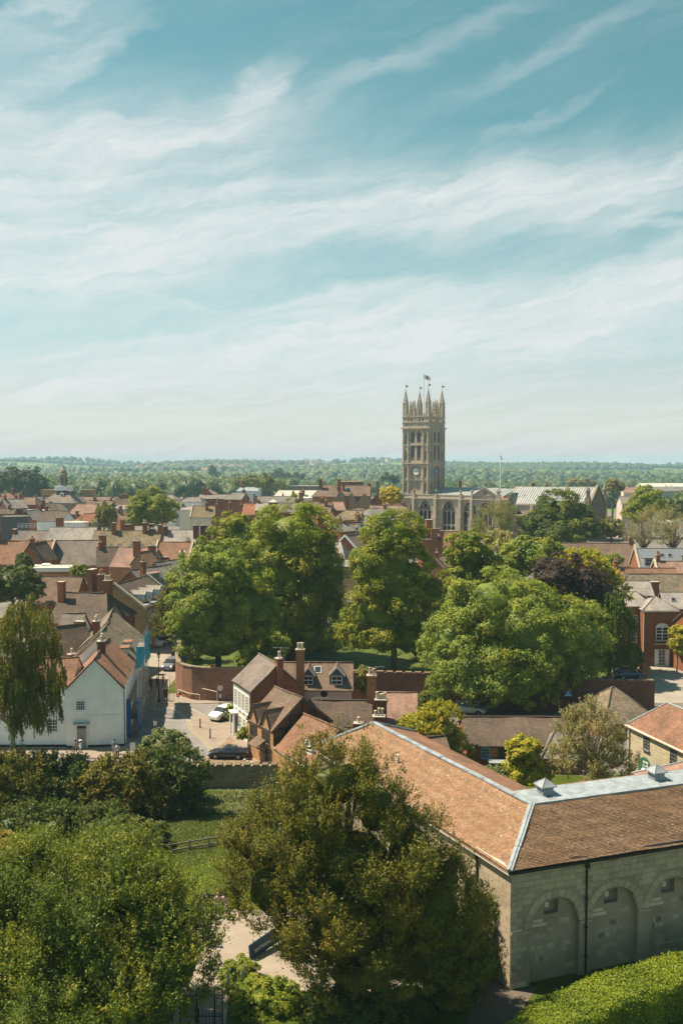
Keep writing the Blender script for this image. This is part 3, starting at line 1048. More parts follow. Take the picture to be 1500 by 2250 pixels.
def pierced_wall(m, O, ux, n, W, H, ops, depth, mw=0, mb=1, mj=None, z_base=0.0, back=True):
    """a wall face from O along ux, W wide and H high, outward normal n, with arched openings sunk to depth"""
    O, ux, n = Vector(O), Vector(ux).normalized(), Vector(n).normalized()
    uz = Vector((0, 0, 1))
    mj = mw if mj is None else mj
    xs = {0.0, W}
    for o in ops:
        k = 1 if o.get('kind', 'flat') == 'flat' else 8
        for i in range(k + 1):
            xs.add(round(o['x0'] + (o['x1'] - o['x0']) * i / k, 4))
    xs = sorted(xs)
    pt = lambda x, z, d=0.0: O + ux * x + uz * z - n * d
    right = ux.cross(uz).dot(n) > 0
    def q(a, b, c, d, mm):
        m.quad(*((a, b, c, d) if right else (d, c, b, a)), mm)
    for xa, xb in zip(xs[:-1], xs[1:]):
        xm = (xa + xb) / 2
        cur = z_base; ca = cb = z_base
        for o in sorted([o for o in ops if o['x0'] - 1e-5 <= xm <= o['x1'] + 1e-5], key=lambda o: o['z0']):
            ta, tb = arch_top(o, xa), arch_top(o, xb)
            if o['z0'] > max(ca, cb) + 1e-5:
                q(pt(xa, ca), pt(xb, cb), pt(xb, o['z0']), pt(xa, o['z0']), mw)
            q(pt(xa, ta), pt(xb, tb), pt(xb, tb, depth), pt(xa, ta, depth), mj)      # head
            q(pt(xa, o['z0'], depth), pt(xb, o['z0'], depth), pt(xb, o['z0']), pt(xa, o['z0']), mj)
            if back:
                q(pt(xa, o['z0'], depth), pt(xb, o['z0'], depth), pt(xb, tb, depth), pt(xa, ta, depth), mb)
            ca, cb = ta, tb
        if H > max(ca, cb) - 1e-6:
            q(pt(xa, ca), pt(xb, cb), pt(xb, H), pt(xa, H), mw)
    for o in ops:
        for x in (o['x0'], o['x1']):
            t = arch_top(o, x)
            if t > o['z0'] + 1e-4:
                m.quad(pt(x, o['z0']), pt(x, o['z0'], depth), pt(x, t, depth), pt(x, t), mj)

_WIN = {}
def win_mesh(w, h, cols, rows, frame=0.07, bar=0.035, arch=False, mat=None, sill=True, split=False):
    key = (round(w, 2), round(h, 2), cols, rows, frame, bar, arch, mat.name if mat else '', sill, split)
    if key in _WIN: return _WIN[key]
    m = MB()
    d = 0.06
    m.box((-w / 2 + frame / 2, -d / 2, h / 2), (frame, d, h))
    m.box((w / 2 - frame / 2, -d / 2, h / 2), (frame, d, h))
    m.box((0, -d / 2, frame / 2), (w - 2 * frame, d, frame))
    m.box((0, -d / 2, h - frame / 2), (w - 2 * frame, d, frame))
    for i in range(1, cols):
        x = -w / 2 + w * i / cols
        m.box((x, -0.02, h / 2), (bar * (2.2 if split and i == cols // 2 else 1), 0.04, h - 2 * frame))
    for j in range(1, rows):
        z = h * j / rows
        k = 1.7 if (rows % 2 == 0 and j == rows // 2) else 1
        m.box((0, -0.018, z), (w - 2 * frame, 0.04, bar * k))
    if sill:
        m.box((0, -0.09, -0.05), (w + 0.16, 0.18, 0.09))
    if arch:
        pts = [(w / 2 * math.cos(a), 0, h - 0.02 + w * 0.3 * math.sin(a)) for a in [math.pi * i / 8 for i in range(9)]]
        m.prism(pts, (0, -d, 0))
    f = m.mesh('window', mat or M_WHITE)
    g = MB(); g.quad((-w / 2 + 0.02, -0.006, 0.02), (w / 2 - 0.02, -0.006, 0.02), (w / 2 - 0.02, -0.006, h - 0.02), (-w / 2 + 0.02, -0.006, h - 0.02))
    gm = g.mesh('pane', M_GLASS)
    _WIN[key] = (f, gm)
    return _WIN[key]

def window(root, x, y, z, rz, w, h, cols=2, rows=4, **kw):
    """a sash or casement on a wall; rz = 0 faces -Y of the building"""
    f, g = win_mesh(w, h, cols, rows, **kw)
    o = obj('window', f, root, (x, y, z), (0, 0, rz))
    obj('pane', g, o)
    return o

def pot_mesh(kind):
    key = ('pot', kind)
    if key in _WIN: return _WIN[key]
    m = MB()
    if kind == 'square':
        m.box((0, 0, 0.4), (0.26, 0.26, 0.8)); m.box((0, 0, 0.82), (0.34, 0.34, 0.08))
    else:
        m.lathe((0, 0, 0), [(0.17, 0), (0.15, 0.1), (0.125, 0.55), (0.17, 0.6), (0.165, 0.7), (0.11, 0.7)], 8)
    _WIN[key] = m.mesh('chimney_pot', M_POTP if kind in ('buff', 'square') else M_POT, smooth=False)
    return _WIN[key]

def chimney(root, x, y, z0, z1, w=0.9, d=0.6, rz=0.0, pots=2, mat=None, kind='clay', cap=True, name='chimney'):
    m = MB()
    m.box((0, 0, (z0 + z1 - 0.35) / 2), (w, d, z1 - 0.35 - z0))
    m.box((0, 0, z1 - 0.27), (w + 0.12, d + 0.12, 0.14)); m.box((0, 0, z1 - 0.13), (w + 0.22, d + 0.22, 0.13))
    m.box((0, 0, z1 - 0.035), (w + 0.08, d + 0.08, 0.055), m=1)
    o = m.build(name, [mat or WL['brick'], WL['conc']], root, loc=(x, y, 0))
    o.rotation_euler = (0, 0, rz)
    for i in range(pots):
        t = (i + 0.5) / pots - 0.5
        p = obj('chimney_pot', pot_mesh(kind), o, (t * (w - 0.12), random.uniform(-0.04, 0.04), z1 - 0.01), (0, 0, random.uniform(0, 1)))
        p.scale = (1, 1, random.uniform(0.8, 1.25))
    return o

def dormer(root, x, y0, z0, w=1.3, h=1.1, depth=2.2, rz=0.0, roof=None, wall=None, cols=2, rows=2, face_rise=0.55, flat_top=False, win=True, verge=None):
    """a dormer standing on a roof slope: face at y0 (towards -Y of its own frame), running back into the roof"""
    m = MB()
    hw = w / 2
    e = 0.12
    if flat_top:
        m.prism([(-hw, 0, 0), (hw, 0, 0), (hw, 0, h), (-hw, 0, h)], (0, depth, 0), 0)
        m.box((0, depth / 2 - 0.1, h + 0.05), (w + 0.25, depth + 0.25, 0.1), m=1)
    else:
        m.prism([(-hw, 0, 0), (hw, 0, 0), (hw, 0, h), (0, 0, h + face_rise), (-hw, 0, h)], (0, depth, 0), 0)
        sl = math.hypot(hw + e, face_rise * (hw + e) / hw)
        for s in (-1, 1):
            a = Vector((0, -e, h + face_rise + 0.06)); b = Vector((0, depth + 0.6, h + face_rise + 0.06))
            c = Vector((s * (hw + e), depth + 0.6, h - face_rise * e / hw + 0.06)); d = Vector((s * (hw + e), -e, h - face_rise * e / hw + 0.06))
            m.sheet(a, b, c, d, 2, 2, 0.01, 0.08, 1, seed=x)
        # white verge boards
        for s in (-1, 1):
            m.bar((0, -e - 0.03, h + face_rise + 0.0), (s * (hw + e), -e - 0.03, h - face_rise * e / hw), 0.05, 0.14, 2)
    o = m.build('dormer', [wall or WL['white'], roof or RF['clay'], verge or M_WHITE], root, loc=(x, y0, z0))
    o.rotation_euler = (0, 0, rz)
    if win:
        f, g = win_mesh(w * 0.74, h * 0.82, cols, rows, frame=0.07, bar=0.04, sill=False)
        ww = obj('window', f, o, (0, -0.012, h * 0.1))
        # the pane is joined into the window's own frame depth (a dormer window is already two levels down)
        gg = obj('pane', g, o, (0, -0.014, h * 0.1))
    return o

def house(name, label, u, v, Y, ang, L, Wd, rise, roof='clay', wall='brick', hips=(0, 0), chims=(), wins=(), dorms=(), group=None, cat='house', over=0.22, sag=0.06, base=None, pos=None, ridge_z=None, deep=1.2, ridge_mat=None, lean=None, wall_h=None, skylights=(), coping=None, label_roof=None, no_wall=False):
    """a gabled or hipped building whose ridge middle is seen at pixel (u, v) at distance Y.
    local frame: ridge along X, -Y side towards the viewer when ang = 0; angles in degrees"""
    if pos is None:
        p = P(u, v, Y)
    else:
        p = Vector(pos)
    g = gzf(p.x, p.y) if base is None else base
    root = empty(name, (p.x, p.y, g), R(ang), label, cat, group)
    zr = p.z - g
    ze = zr - rise if wall_h is None else wall_h
    rise = zr - ze
    hl, hw = L / 2, Wd / 2
    rm, wm = RF.get(roof, roof), WL.get(wall, wall)
    rx0, rx1 = -hl + hips[0], hl - hips[1]
    # walls with gables
    if not no_wall:
        m = MB()
        m.add([(-hl, -hw, -deep), (hl, -hw, -deep), (hl, hw, -deep), (-hl, hw, -deep), (-hl, -hw, ze), (hl, -hw, ze), (hl, hw, ze), (-hl, hw, ze)],
              [(0, 1, 5, 4), (2, 3, 7, 6)])
        for s, hp in ((-1, hips[0]), (1, hips[1])):
            x = s * hl
            pts = [(x, -hw, -deep), (x, hw, -deep), (x, hw, ze)] + ([(x, 0, zr)] if hp == 0 else []) + [(x, -hw, ze)]
            m.poly(pts if s > 0 else pts[::-1])
        m.build('wall', wm, root)
    # roof
    m = MB()
    k = rise / hw
    th = 0.13
    zt = 0.10
    nx = max(2, int(L / 1.2)); ny = max(2, int(math.hypot(hw, rise) / 1.1))
    ov = over
    for s in (-1, 1):
        ea = -hl - (ov if hips[0] == 0 else ov); eb = hl + ov
        ra = rx0 - (ov if hips[0] == 0 else 0); rb = rx1 + (ov if hips[1] == 0 else 0)
        a, b = Vector((ra, 0, zr + zt)), Vector((rb, 0, zr + zt))
        c, d = Vector((eb, s * (hw + ov), ze - k * ov + zt)), Vector((ea, s * (hw + ov), ze - k * ov + zt))
        m.sheet(a, b, c, d, nx, ny, sag, th, 0, seed=u * 0.13 + s)
    for s, hp in ((-1, hips[0]), (1, hips[1])):
        if hp:
            x = s * hl; r_ = rx0 if s < 0 else rx1
            a = Vector((r_, 0, zr + zt))
            c, d = Vector((x + s * ov, -s * (hw + ov), ze - k * ov + zt)), Vector((x + s * ov, s * (hw + ov), ze - k * ov + zt))
            m.sheet(a, a + Vector((0, 0.001 * s, 0)), d, c, 2, ny, sag * 0.5, th, 0, seed=u * 0.31)
    ro = m.build('roof', rm, root)
    m = MB()
    rr = 0.10
    npt = max(2, int(L / 1.5))
    m.tube([(rx0 - ov * (hips[0] == 0) + (rx1 - rx0 + ov * (hips[0] == 0) + ov * (hips[1] == 0)) * i / npt, 0, zr + zt + 0.015 + (mnoise.noise(Vector((i * 0.7, u, 1))) * sag * 0.6 if 0 < i < npt else 0)) for i in range(npt + 1)], rr, 6)
    for s, hp in ((-1, hips[0]), (1, hips[1])):
        if hp:
            for q in (-1, 1):
                m.tube([((rx0 if s < 0 else rx1), 0, zr + zt), (s * (hl + ov), q * (hw + ov), ze - k * ov + zt + 0.02)], rr * 0.9, 5)
    m.build('ridge_tiles', ridge_mat or rm, ro, smooth=True, uv=False)
    if coping:
        for s in coping:
            m = MB()
            x = s * (hl + 0.05)
            m.prism([(x - 0.2, -hw - 0.2, ze - 0.25), (x - 0.2, 0, zr + 0.15), (x - 0.2, hw + 0.2, ze - 0.25), (x - 0.2, hw + 0.2, ze + 0.15), (x - 0.2, 0, zr + 0.6), (x - 0.2, -hw - 0.2, ze + 0.15)], (0.4, 0, 0))
            m.build('coping', M_COPING, root)
    if not chims and cat == 'house' and sag and pos is None and v < 1262:
        rs = random.Random(label)
        chims = ((rs.choice((-1, 1)) * (hl - 0.7), rs.uniform(-0.4, 0.4), rs.uniform(0.9, 1.6), rs.uniform(0.7, 1.1), 0.7, rs.choice((1, 2, 3))),)
    for c in chims:
        # (x along ridge, y across, height over the ridge, w, d, pots, kind, mat)
        x, y, hh = c[0], c[1], c[2]
        w, d, pots = (list(c[3:6]) + [0.9, 0.6, 2][len(c[3:6]):])
        kind = c[6] if len(c) > 6 else 'clay'
        cm = WL[c[7]] if len(c) > 7 else WL['brick']
        zb = zr - k * abs(y) - 0.6
        if abs(x) > hl - 0.05 or abs(y) > hw: zb = -0.5
        chimney(root, x, y, zb, zr + hh, w, d, 0, pots, cm, kind)
    for w_ in wins:
        # (face, s, z, w, h, cols, rows)
        f, s, z, ww, wh = w_[:5]
        cols, rows = (w_[5], w_[6]) if len(w_) > 6 else (2, 4)
        kw = w_[7] if len(w_) > 7 else {}
        if f == 'F': window(root, s, -hw - 0.01, z, 0, ww, wh, cols, rows, **kw)
        elif f == 'B': window(root, s, hw + 0.01, z, math.pi, ww, wh, cols, rows, **kw)
        elif f == 'R': window(root, hl + 0.01, s, z, math.pi / 2, ww, wh, cols, rows, **kw)
        else: window(root, -hl - 0.01, s, z, -math.pi / 2, ww, wh, cols, rows, **kw)
    for d_ in dorms:
        # (side, x, t down the slope 0..1, w, h, dict)
        sd_, x, tt, w, h = d_[:5]
        kw = dict(d_[5]) if len(d_) > 5 else {}
        s = -1 if sd_ == 'F' else 1
        y = s * hw * tt; z = zr - rise * tt - 0.05
        kw.setdefault('roof', rm)
        dep = (h + 0.55) / max(k, 0.3)
        dormer(root, x, y, z, w, h, min(dep, hw * tt + 0.3), 0 if s < 0 else math.pi, **kw)
    for sk in skylights:
        sd_, x, tt, w, h = sk
        s = -1 if sd_ == 'F' else 1
        sl = math.atan(k)
        m = MB()
        m.box((0, 0, 0.05), (w + 0.14, h + 0.14, 0.1)); m.box((0, 0, 0.105), (w - 0.06, h - 0.06, 0.014), m=1)
        o = m.build('skylight', [M_STEEL, M_GLASS], root, loc=(x, s * hw * tt, zr + zt - rise * tt))
        o.rotation_euler = (-s * sl, 0, 0)
    root['zr'] = zr
    return root
# ------------------------------------------------------------------ the church
CA = R(-36.6)
ST = 11.1
cd = Vector((math.cos(CA), math.sin(CA), 0)); cn = Vector((math.sin(CA), -math.cos(CA), 0))   # along the long wall; out of its face
corner = P(941, 1087, 347)
CB = 5.0
tc0 = corner - cd * ST / 2 - cn * ST / 2
church = empty('church', (tc0.x, tc0.y, CB), CA, 'tall gothic church with square pinnacled clock tower and long lead roof', 'church')
h2 = ST / 2
Z = lambda z: z - CB
M_CH = WL['stone']
M_CHD = m_stone('weathered_and_shaded_church_stone', (0.27, 0.22, 0.165), block=(0.8, 0.4), joint=0.25, grime=0.6)
M_LOUV = m_plain('louvre_boards', (0.20, 0.20, 0.21), 0.9, 0.2, 3)
faces = [((-h2, -h2, 0), (1, 0, 0), (0, -1, 0)), ((h2, -h2, 0), (0, 1, 0), (1, 0, 0)), ((h2, h2, 0), (-1, 0, 0), (0, 1, 0)), ((-h2, h2, 0), (0, -1, 0), (-1, 0, 0))]
m = MB()
for i, (O, ux, n) in enumerate(faces):
    ops = []
    for z0, z1 in ((20.9, 24.3), (26.2, 29.6), (32.6, 36.0), (38.6, 42.0)):
        for x in (0.95, ST - 1.75):
            ops.append(op(x, x + 0.8, Z(z0), Z(z1 - 0.5), 0.5, 'point'))
    ops.append(op(3.3, ST - 3.3, Z(21.2), Z(28.2), 2.1, 'round'))
    for x in (3.35, 6.0):
        ops.append(op(x, x + 1.75, Z(32.4), Z(37.2), 1.0, 'point'))
        ops.append(op(x, x + 1.75, Z(38.8), Z(42.2), 0.95, 'point'))
    pierced_wall(m, O, ux, n, ST, Z(44.1), ops, 0.75, 0, 1, z_base=-1)
m.build('tower_wall', [M_CH, M_CH], church)
# louvres in the belfry openings
for i, (O, ux, n) in enumerate(faces):
    O, ux, n = Vector(O), Vector(ux), Vector(n)
    for x in (3.35, 6.0):
        for z0, z1 in ((33.6, 37.7), (39.4, 42.4)):
            m = MB()
            k = 0
            z = z0
            while z < z1:
                a = O + ux * (x + 0.12) + Vector((0, 0, Z(z))) - n * 0.62; b = a + ux * 1.5
                m.quad(a + n * 0.22 , b + n * 0.22, b + Vector((0, 0, 0.42)), a + Vector((0, 0, 0.42)))
                z += 0.45
            m.build('louvre', M_LOUV, church)
    # pilaster shafts
    m = MB()
    for x in (0.32, 2.35, ST - 2.35, ST - 0.32):
        c = O + ux * x + n * 0.14
        m.box((c.x, c.y, (Z(44.1) - 1) / 2), (0.38, 0.38, Z(44.1) + 1))
    for x in (5.55,):
        c = O + ux * x - n * 0.3
        m.box((c.x, c.y, (Z(32.0) + Z(43)) / 2), (0.22, 0.22, 11))
    m.build('pilaster', M_CH, church)
    # lancets inside the big clock recess
    m = MB()
    c = O + ux * 5.55 - n * 0.55
    m.box((c.x, c.y, Z(24.2)), (0.3, 0.3, 5.6))
    for x in (4.45, 6.65):
        for q in (-1, 1):
            a = O + ux * (x + q * 1.05) - n * 0.55 + Vector((0, 0, Z(25.6))); b = O + ux * x - n * 0.55 + Vector((0, 0, Z(27.2)))
            m.bar(a, b, 0.22)
    c = O + ux * 5.55 - n * 0.4
    m.box((c.x, c.y, Z(21.35)), (4.4 if abs(ux.x) > 0.5 else 0.6, 0.6 if abs(ux.x) > 0.5 else 4.4, 0.3))
    m.build('lancet', M_CH, church)
# string courses
for z, pr, h in ((19.9, 0.42, 0.5), (25.2, 0.2, 0.22), (31.3, 0.42, 0.45), (37.9, 0.2, 0.22), (44.2, 0.62, 0.5), (46.3, 0.4, 0.25), (48.3, 0.36, 0.22)):
    m = MB(); s = ST + 2 * pr
    t_ = 0.9
    for q in (-1, 1):
        m.box((0, q * (s / 2 - t_ / 2), Z(z)), (s, t_, h)); m.box((q * (s / 2 - t_ / 2), 0, Z(z)), (t_, s - 2 * t_, h))
    m.build('string_course', M_CH, church)
# parapet arcade
for i, (O, ux, n) in enumerate(faces):
    m = MB()
    O2 = Vector(O) + Vector(n) * 0.12
    ops = [op(x, x + 0.72, Z(46.5), Z(47.6), 0.35, 'round') for x in (2.25, 3.45, ST - 4.17, ST - 2.97)]
    pierced_wall(m, O2, ux, n, ST, Z(48.4), ops, 0.5, 0, 0, z_base=Z(44.3), back=False)
    O3 = O2 - Vector(n) * 0.5
    pierced_wall(m, O3, ux, -Vector(n), ST, Z(48.4), ops, 0.01, 0, 0, z_base=Z(44.3), back=False)
    # stepped merlons
    for x, w, h in ((2.2, 0.55, 1.1), (ST - 2.2, 0.55, 1.1), (3.35, 0.5, 0.5), (ST - 3.35, 0.5, 0.5)):
        c = O2 + Vector(ux) * x - Vector(n) * 0.25
        m.box((c.x, c.y, Z(48.5) + h / 2), (w, w, h))
    for x in (1.2, ST / 2, ST - 1.2):            # shields below the arcade
        c = O2 + Vector(ux) * x
        m.box((c.x, c.y, Z(45.3)), (0.5 if abs(ux[0]) > 0.5 else 0.16, 0.16 if abs(ux[0]) > 0.5 else 0.5, 0.7))
    m.build('parapet', M_CH, church)
m = MB(); m.box((0, 0, Z(44.5)), (ST - 0.3, ST - 0.3, 0.3)); m.build('tower_roof', RF['lead'], church)

def pinnacle_mesh(w, hb, hs, crock=7):
    m = MB()
    m.box((0, 0, hb / 2), (w, w, hb))
    for q in (-1, 1):                              # sunk slits read as dark panels between raised edges
        for e in (-1, 1):
            m.box((e * w * 0.38, q * w * 0.52, hb * 0.55), (w * 0.2, w * 0.1, hb * 0.8)); m.box((q * w * 0.52, e * w * 0.38, hb * 0.55), (w * 0.1, w * 0.2, hb * 0.8))
        m.prism([(-w * 0.55, q * w * 0.5, hb), (w * 0.55, q * w * 0.5, hb), (0, q * w * 0.5, hb + w * 0.9)], (0, -q * 0.2, 0)); m.prism([(q * w * 0.5, -w * 0.55, hb), (q * w * 0.5, w * 0.55, hb), (q * w * 0.5, 0, hb + w * 0.9)], (-q * 0.2, 0, 0))
    m.box((0, 0, hb), (w * 1.22, w * 1.22, 0.16))
    m.lathe((0, 0, hb), [(w * 0.60, 0.05), (0.10, hs * 0.93), (0.22, hs * 0.95), (0.24, hs * 0.98), (0.05, hs)], 4, rot=math.pi / 4)
    for i in range(1, crock + 1):
        t = i / (crock + 1)
        r_ = w * 0.6 * (1 - t) + 0.1 * t
        for k in range(4):
            a = math.pi / 4 + k * math.pi / 2
            m.box((r_ * 1.08 * math.cos(a), r_ * 1.08 * math.sin(a), hb + hs * 0.93 * t), (0.2, 0.2, 0.22), rz=a)
    return m.mesh('pinnacle', M_CH)

big_p = pinnacle_mesh(1.5, 9.2, 4.9, 8)
small_p = pinnacle_mesh(0.85, 6.9, 3.4, 6)
mv = MB(); mv.tube([(0, 0, 0), (0, 0, 2.2)], 0.05, 5); mv.bar((-0.5, 0, 1.3), (0.2, 0, 1.3), 0.06); mv.box((0.5, 0, 1.35), (0.7, 0.05, 0.55)); mv.lathe((0, 0, 2.15), [(0.02, 0), (0.12, 0.12), (0.02, 0.25)], 6)
vane_me = mv.mesh('weather_vane', M_BLACK, uv=False)
for a in (-1, 1):
    for b in (-1, 1):
        x, y = a * (h2 - 0.7), b * (h2 - 0.7)
        o = obj('pinnacle', big_p, church, (x, y, Z(44.3)))
        v_ = obj('weather_vane', vane_me, o, (0, 0, 14.0), (0, 0, -CA + R(10)))
    for d in (-0.75, 0.75):
        obj('pinnacle', small_p, church, (d, a * (h2 - 0.25), Z(44.3)))
        obj('pinnacle', small_p, church, (a * (h2 - 0.25), d, Z(44.3)))
# clocks
for i, (O, ux, n) in enumerate(faces[:2]):
    O, ux, n = Vector(O), Vector(ux), Vector(n)
    m = MB()
    c = O + ux * ST / 2 - n * 0.45 + Vector((0, 0, Z(28.3)))
    ring = [c + ux * 1.32 * math.cos(a) + Vector((0, 0, 1.32 * math.sin(a))) for a in [2 * math.pi * k / 28 for k in range(28)]]
    if i: ring.reverse()
    m.prism(ring, n * 0.22)
    o = m.build('clock_face', M_CLOCK if i == 0 else M_CLOCKB, church)
    if i: o['label'] = 'blue clock dial with pale numerals on the shaded side'
    hm = M_BLACK if i == 0 else M_CREAMP
    m = MB()
    for k in range(12):
        a = k * math.pi / 6
        e = ux * math.sin(a) + Vector((0, 0, math.cos(a)))
        m.bar(c + e * 1.05 + n * 0.24, c + e * 1.24 + n * 0.24, 0.09, 0.03, up=n)
    tag(m.build('hour_marks', hm, o, uv=False), kind='stuff')
    for a, l in ((R(-58), 0.75), (R(65), 1.1)):
        m = MB(); m.bar(c + n * 0.25, c + n * 0.25 + ux * l * math.sin(a) + Vector((0, 0, l * math.cos(a))), 0.06, 0.03, up=n)
        m.build('clock_hand', hm, o, uv=False)

# ---- nave wall with traceried windows
FY = -h2 - 2.6                       # the long wall stands in front of the tower
def on_wall(u, y=FY):
    """distance along the wall (local x) that is seen at photo column u"""
    o = tc0 + cn * (-y)
    k = (u - 750) / FPX * 1.0
    return (k * o.y - o.x) / (cd.x - k * cd.y)
xa, xe = on_wall(879), on_wall(1098)
WT = Z(18.6)
wins_u = (933, 985, 1031, 1066)
m = MB()
ops = []
for u in wins_u:
    x = on_wall(u) - xa
    ops.append(op(x - 2.6, x + 2.6, Z(7.6), Z(14.2), 3.7, 'point'))
for u in (888, 902):
    x = on_wall(u) - xa
    ops.append(op(x - 0.45, x + 0.45, Z(9), Z(15.6), 0.9, 'point'))
pierced_wall(m, (xa, FY, 0), (1, 0, 0), (0, -1, 0), xe - xa, WT, ops, 0.9, 0, 1, z_base=-1)
m.quad((xe, FY, -1), (xe, FY + 9, -1), (xe, FY + 9, WT), (xe, FY, WT)); m.quad((xa, FY + 9, -1), (xa, FY, -1), (xa, FY, WT), (xa, FY + 9, WT))
m.build('nave_wall', [M_CH, M_GLASS], church)
for u in wins_u:
    x = on_wall(u)
    m = MB()
    y = FY + 0.55
    for q in (-0.87, 0.87):
        m.box((x + q, y, Z(11.2)), (0.22, 0.3, 7.2))
    for z in (9.5,):
        m.box((x, y, Z(z)), (5.2, 0.3, 0.24))
    for zb in (9.1, 14.2):
        for q in (-1.73, 0, 1.73):
            for e in (-1, 1):
                m.bar((x + q + e * 0.82, y, Z(zb - 0.6)), (x + q + e * 0.5, y, Z(zb + 0.1)), 0.18, 0.26, up=Vector((0, 1, 0))); m.bar((x + q + e * 0.5, y, Z(zb + 0.1)), (x + q, y, Z(zb + 0.4)), 0.18, 0.26, up=Vector((0, 1, 0)))
    def ring_(cx, cz, r_, w):
        for k in range(12):
            a, b = 2 * math.pi * k / 12, 2 * math.pi * (k + 1) / 12
            m.bar((x + cx + r_ * math.cos(a), y, Z(cz) + r_ * 1.15 * math.sin(a)), (x + cx + r_ * math.cos(b), y, Z(cz) + r_ * 1.15 * math.sin(b)), w, 0.26, up=Vector((0, 1, 0)))
    ring_(0, 16.0, 0.85, 0.2); ring_(-0.95, 14.95, 0.55, 0.16); ring_(0.95, 14.95, 0.55, 0.16)
    for e in (-1, 1):
        m.bar((x + e * 0.87, y, Z(15.4)), (x + e * 1.35, y, Z(16.6)), 0.18, 0.26, up=Vector((0, 1, 0)))
    # window arch moulding on the wall face
    k_ = op(x - 2.75, x + 2.75, Z(7.6), Z(14.2), 3.95, 'point')
    prev = None
    for i in range(13):
        xx = k_['x0'] + 5.5 * i / 12
        p_ = Vector((xx, FY - 0.06, arch_top(k_, xx)))
        if prev is not None: m.bar(prev, p_, 0.26, 0.2, up=Vector((0, 1, 0)))
        prev = p_
    m.build('window', M_CH, church)
# cornice, parapet rail and piers with urns
m = MB()
m.box(((xa + xe) / 2, FY - 0.12, WT + 0.15), (xe - xa + 0.5, 0.9, 0.35)); m.box(((xa + xe) / 2, FY + 0.1, WT + 1.45), (xe - xa + 0.3, 0.55, 0.2))
m.box(((xa + xe) / 2, FY + 0.1, WT + 0.8), (xe - xa, 0.35, 1.05))
m.build('cornice', M_CH, church)
m_u = MB(); m_u.box((0, 0, 0.25), (0.7, 0.7, 0.5)); m_u.lathe((0, 0, 0.5), [(0.2, 0), (0.16, 0.3), (0.5, 0.6), (0.56, 0.95), (0.4, 1.15), (0.16, 1.3), (0.22, 1.5), (0.04, 1.8)], 8)
urn_me = m_u.mesh('urn', M_CHD, smooth=False)
for u in (910, 958, 1012, 1037, 1093, 1097):
    x = on_wall(u)
    m = MB()
    m.box((x, FY - 0.55, (WT - 1) / 2), (1.0, 1.1, WT + 1)); m.box((x, FY - 0.9, WT * 0.27), (1.3, 1.5, WT * 0.55)); m.box((x, FY - 0.2, WT + 0.9), (0.9, 0.8, 1.6))
    m.tube([(x + 0.6, FY - 0.12, 0), (x + 0.6, FY - 0.12, WT)], 0.1, 5)
    m.build('buttress', M_CH, church)
    obj('urn', urn_me, church, (x, FY - 0.1, WT + 1.55))
# pediment
x0, x1 = on_wall(1039), on_wall(1093)
xm = (x0 + x1) / 2
m = MB()
zb, zt_ = WT + 1.6, Z(22.9)
m.prism([(x0, FY - 0.25, zb), (x1, FY - 0.25, zb), (xm, FY - 0.25, zt_)], (0, 0.8, 0))
for a, b in (((x0 - 0.3, FY - 0.35, zb - 0.05), (xm, FY - 0.35, zt_ + 0.15)), ((x1 + 0.3, FY - 0.35, zb - 0.05), (xm, FY - 0.35, zt_ + 0.15))):
    m.bar(a, b, 0.7, 0.3, up=Vector((0, 0, 1)))
for k in range(12):
    x = x0 + 1.0 + (x1 - x0 - 2.0) * k / 11
    m.lathe((x, FY - 0.3, WT + 0.4), [(0.12, 0), (0.18, 0.3), (0.09, 0.8), (0.13, 1.0)], 6)
m.build('pediment', M_CH, church)
m = MB()
ring = [Vector((xm + 0.8 * math.cos(a), FY - 0.27, zb + 0.95 + 0.7 * math.sin(a))) for a in [2 * math.pi * k / 16 for k in range(16)]]
m.prism(ring, (0, -0.05, 0)); m.build('oculus', M_CHD, church)
obj('urn', urn_me, church, (xm, FY - 0.1, zt_ + 0.1))

# ---- lead roofs: one panel per sheet between the rolls
M_LD = m_lead('church_lead', (0.31, 0.315, 0.315))
M_LB = m_lead('church_lead_dark', (0.285, 0.285, 0.285))
def lead_roof(pa, pb, pc, pd, n, part='lead_panel', alt=True):
    """a sloping roof between four points (ridge a-b, eave d-c), laid in n sheets with rolls between"""
    pa, pb, pc, pd = map(Vector, (pa, pb, pc, pd))
    nrm = (pb - pa).cross(pd - pa).normalized()
    if nrm.z < 0: nrm = -nrm
    for i in range(n):
        t0, t1 = i / n + 0.004, (i + 1) / n - 0.004
        a, b = pa.lerp(pb, t0), pa.lerp(pb, t1); c, d = pd.lerp(pc, t1), pd.lerp(pc, t0)
        m = MB()
        th = nrm * random.uniform(0.05, 0.09)
        m.prism([d, c, b, a], th)
        m.bar(b + nrm * 0.1, c + nrm * 0.1, 0.16, 0.16, up=nrm)
        mt = M_LD if (not alt or random.random() < 0.62) else M_LB
        m.build(part, mt, church, uv=False)
ry = FY + 11.0
rz_ = Z(22.5)
lead_roof((xa + 13, ry, rz_), (xm, ry, rz_), (xm, FY + 0.8, WT + 0.7), (xa + 7, FY + 0.8, WT + 0.7), 15, alt=False)
lead_roof((xa + 7, ry, rz_ - 0.1), (xa + 13, ry, rz_), (xa + 7.0, FY + 0.8, WT + 0.72), (xa + 6.9, FY + 0.8, WT + 0.7), 3, alt=False)
lead_roof((xm - 3, ry, rz_ - 0.15), (xe + 0.5, ry, rz_ - 0.2), (xe + 0.5, FY + 0.9, WT + 1.15), (xm - 3, FY + 0.9, WT + 1.15), 8, alt=False)
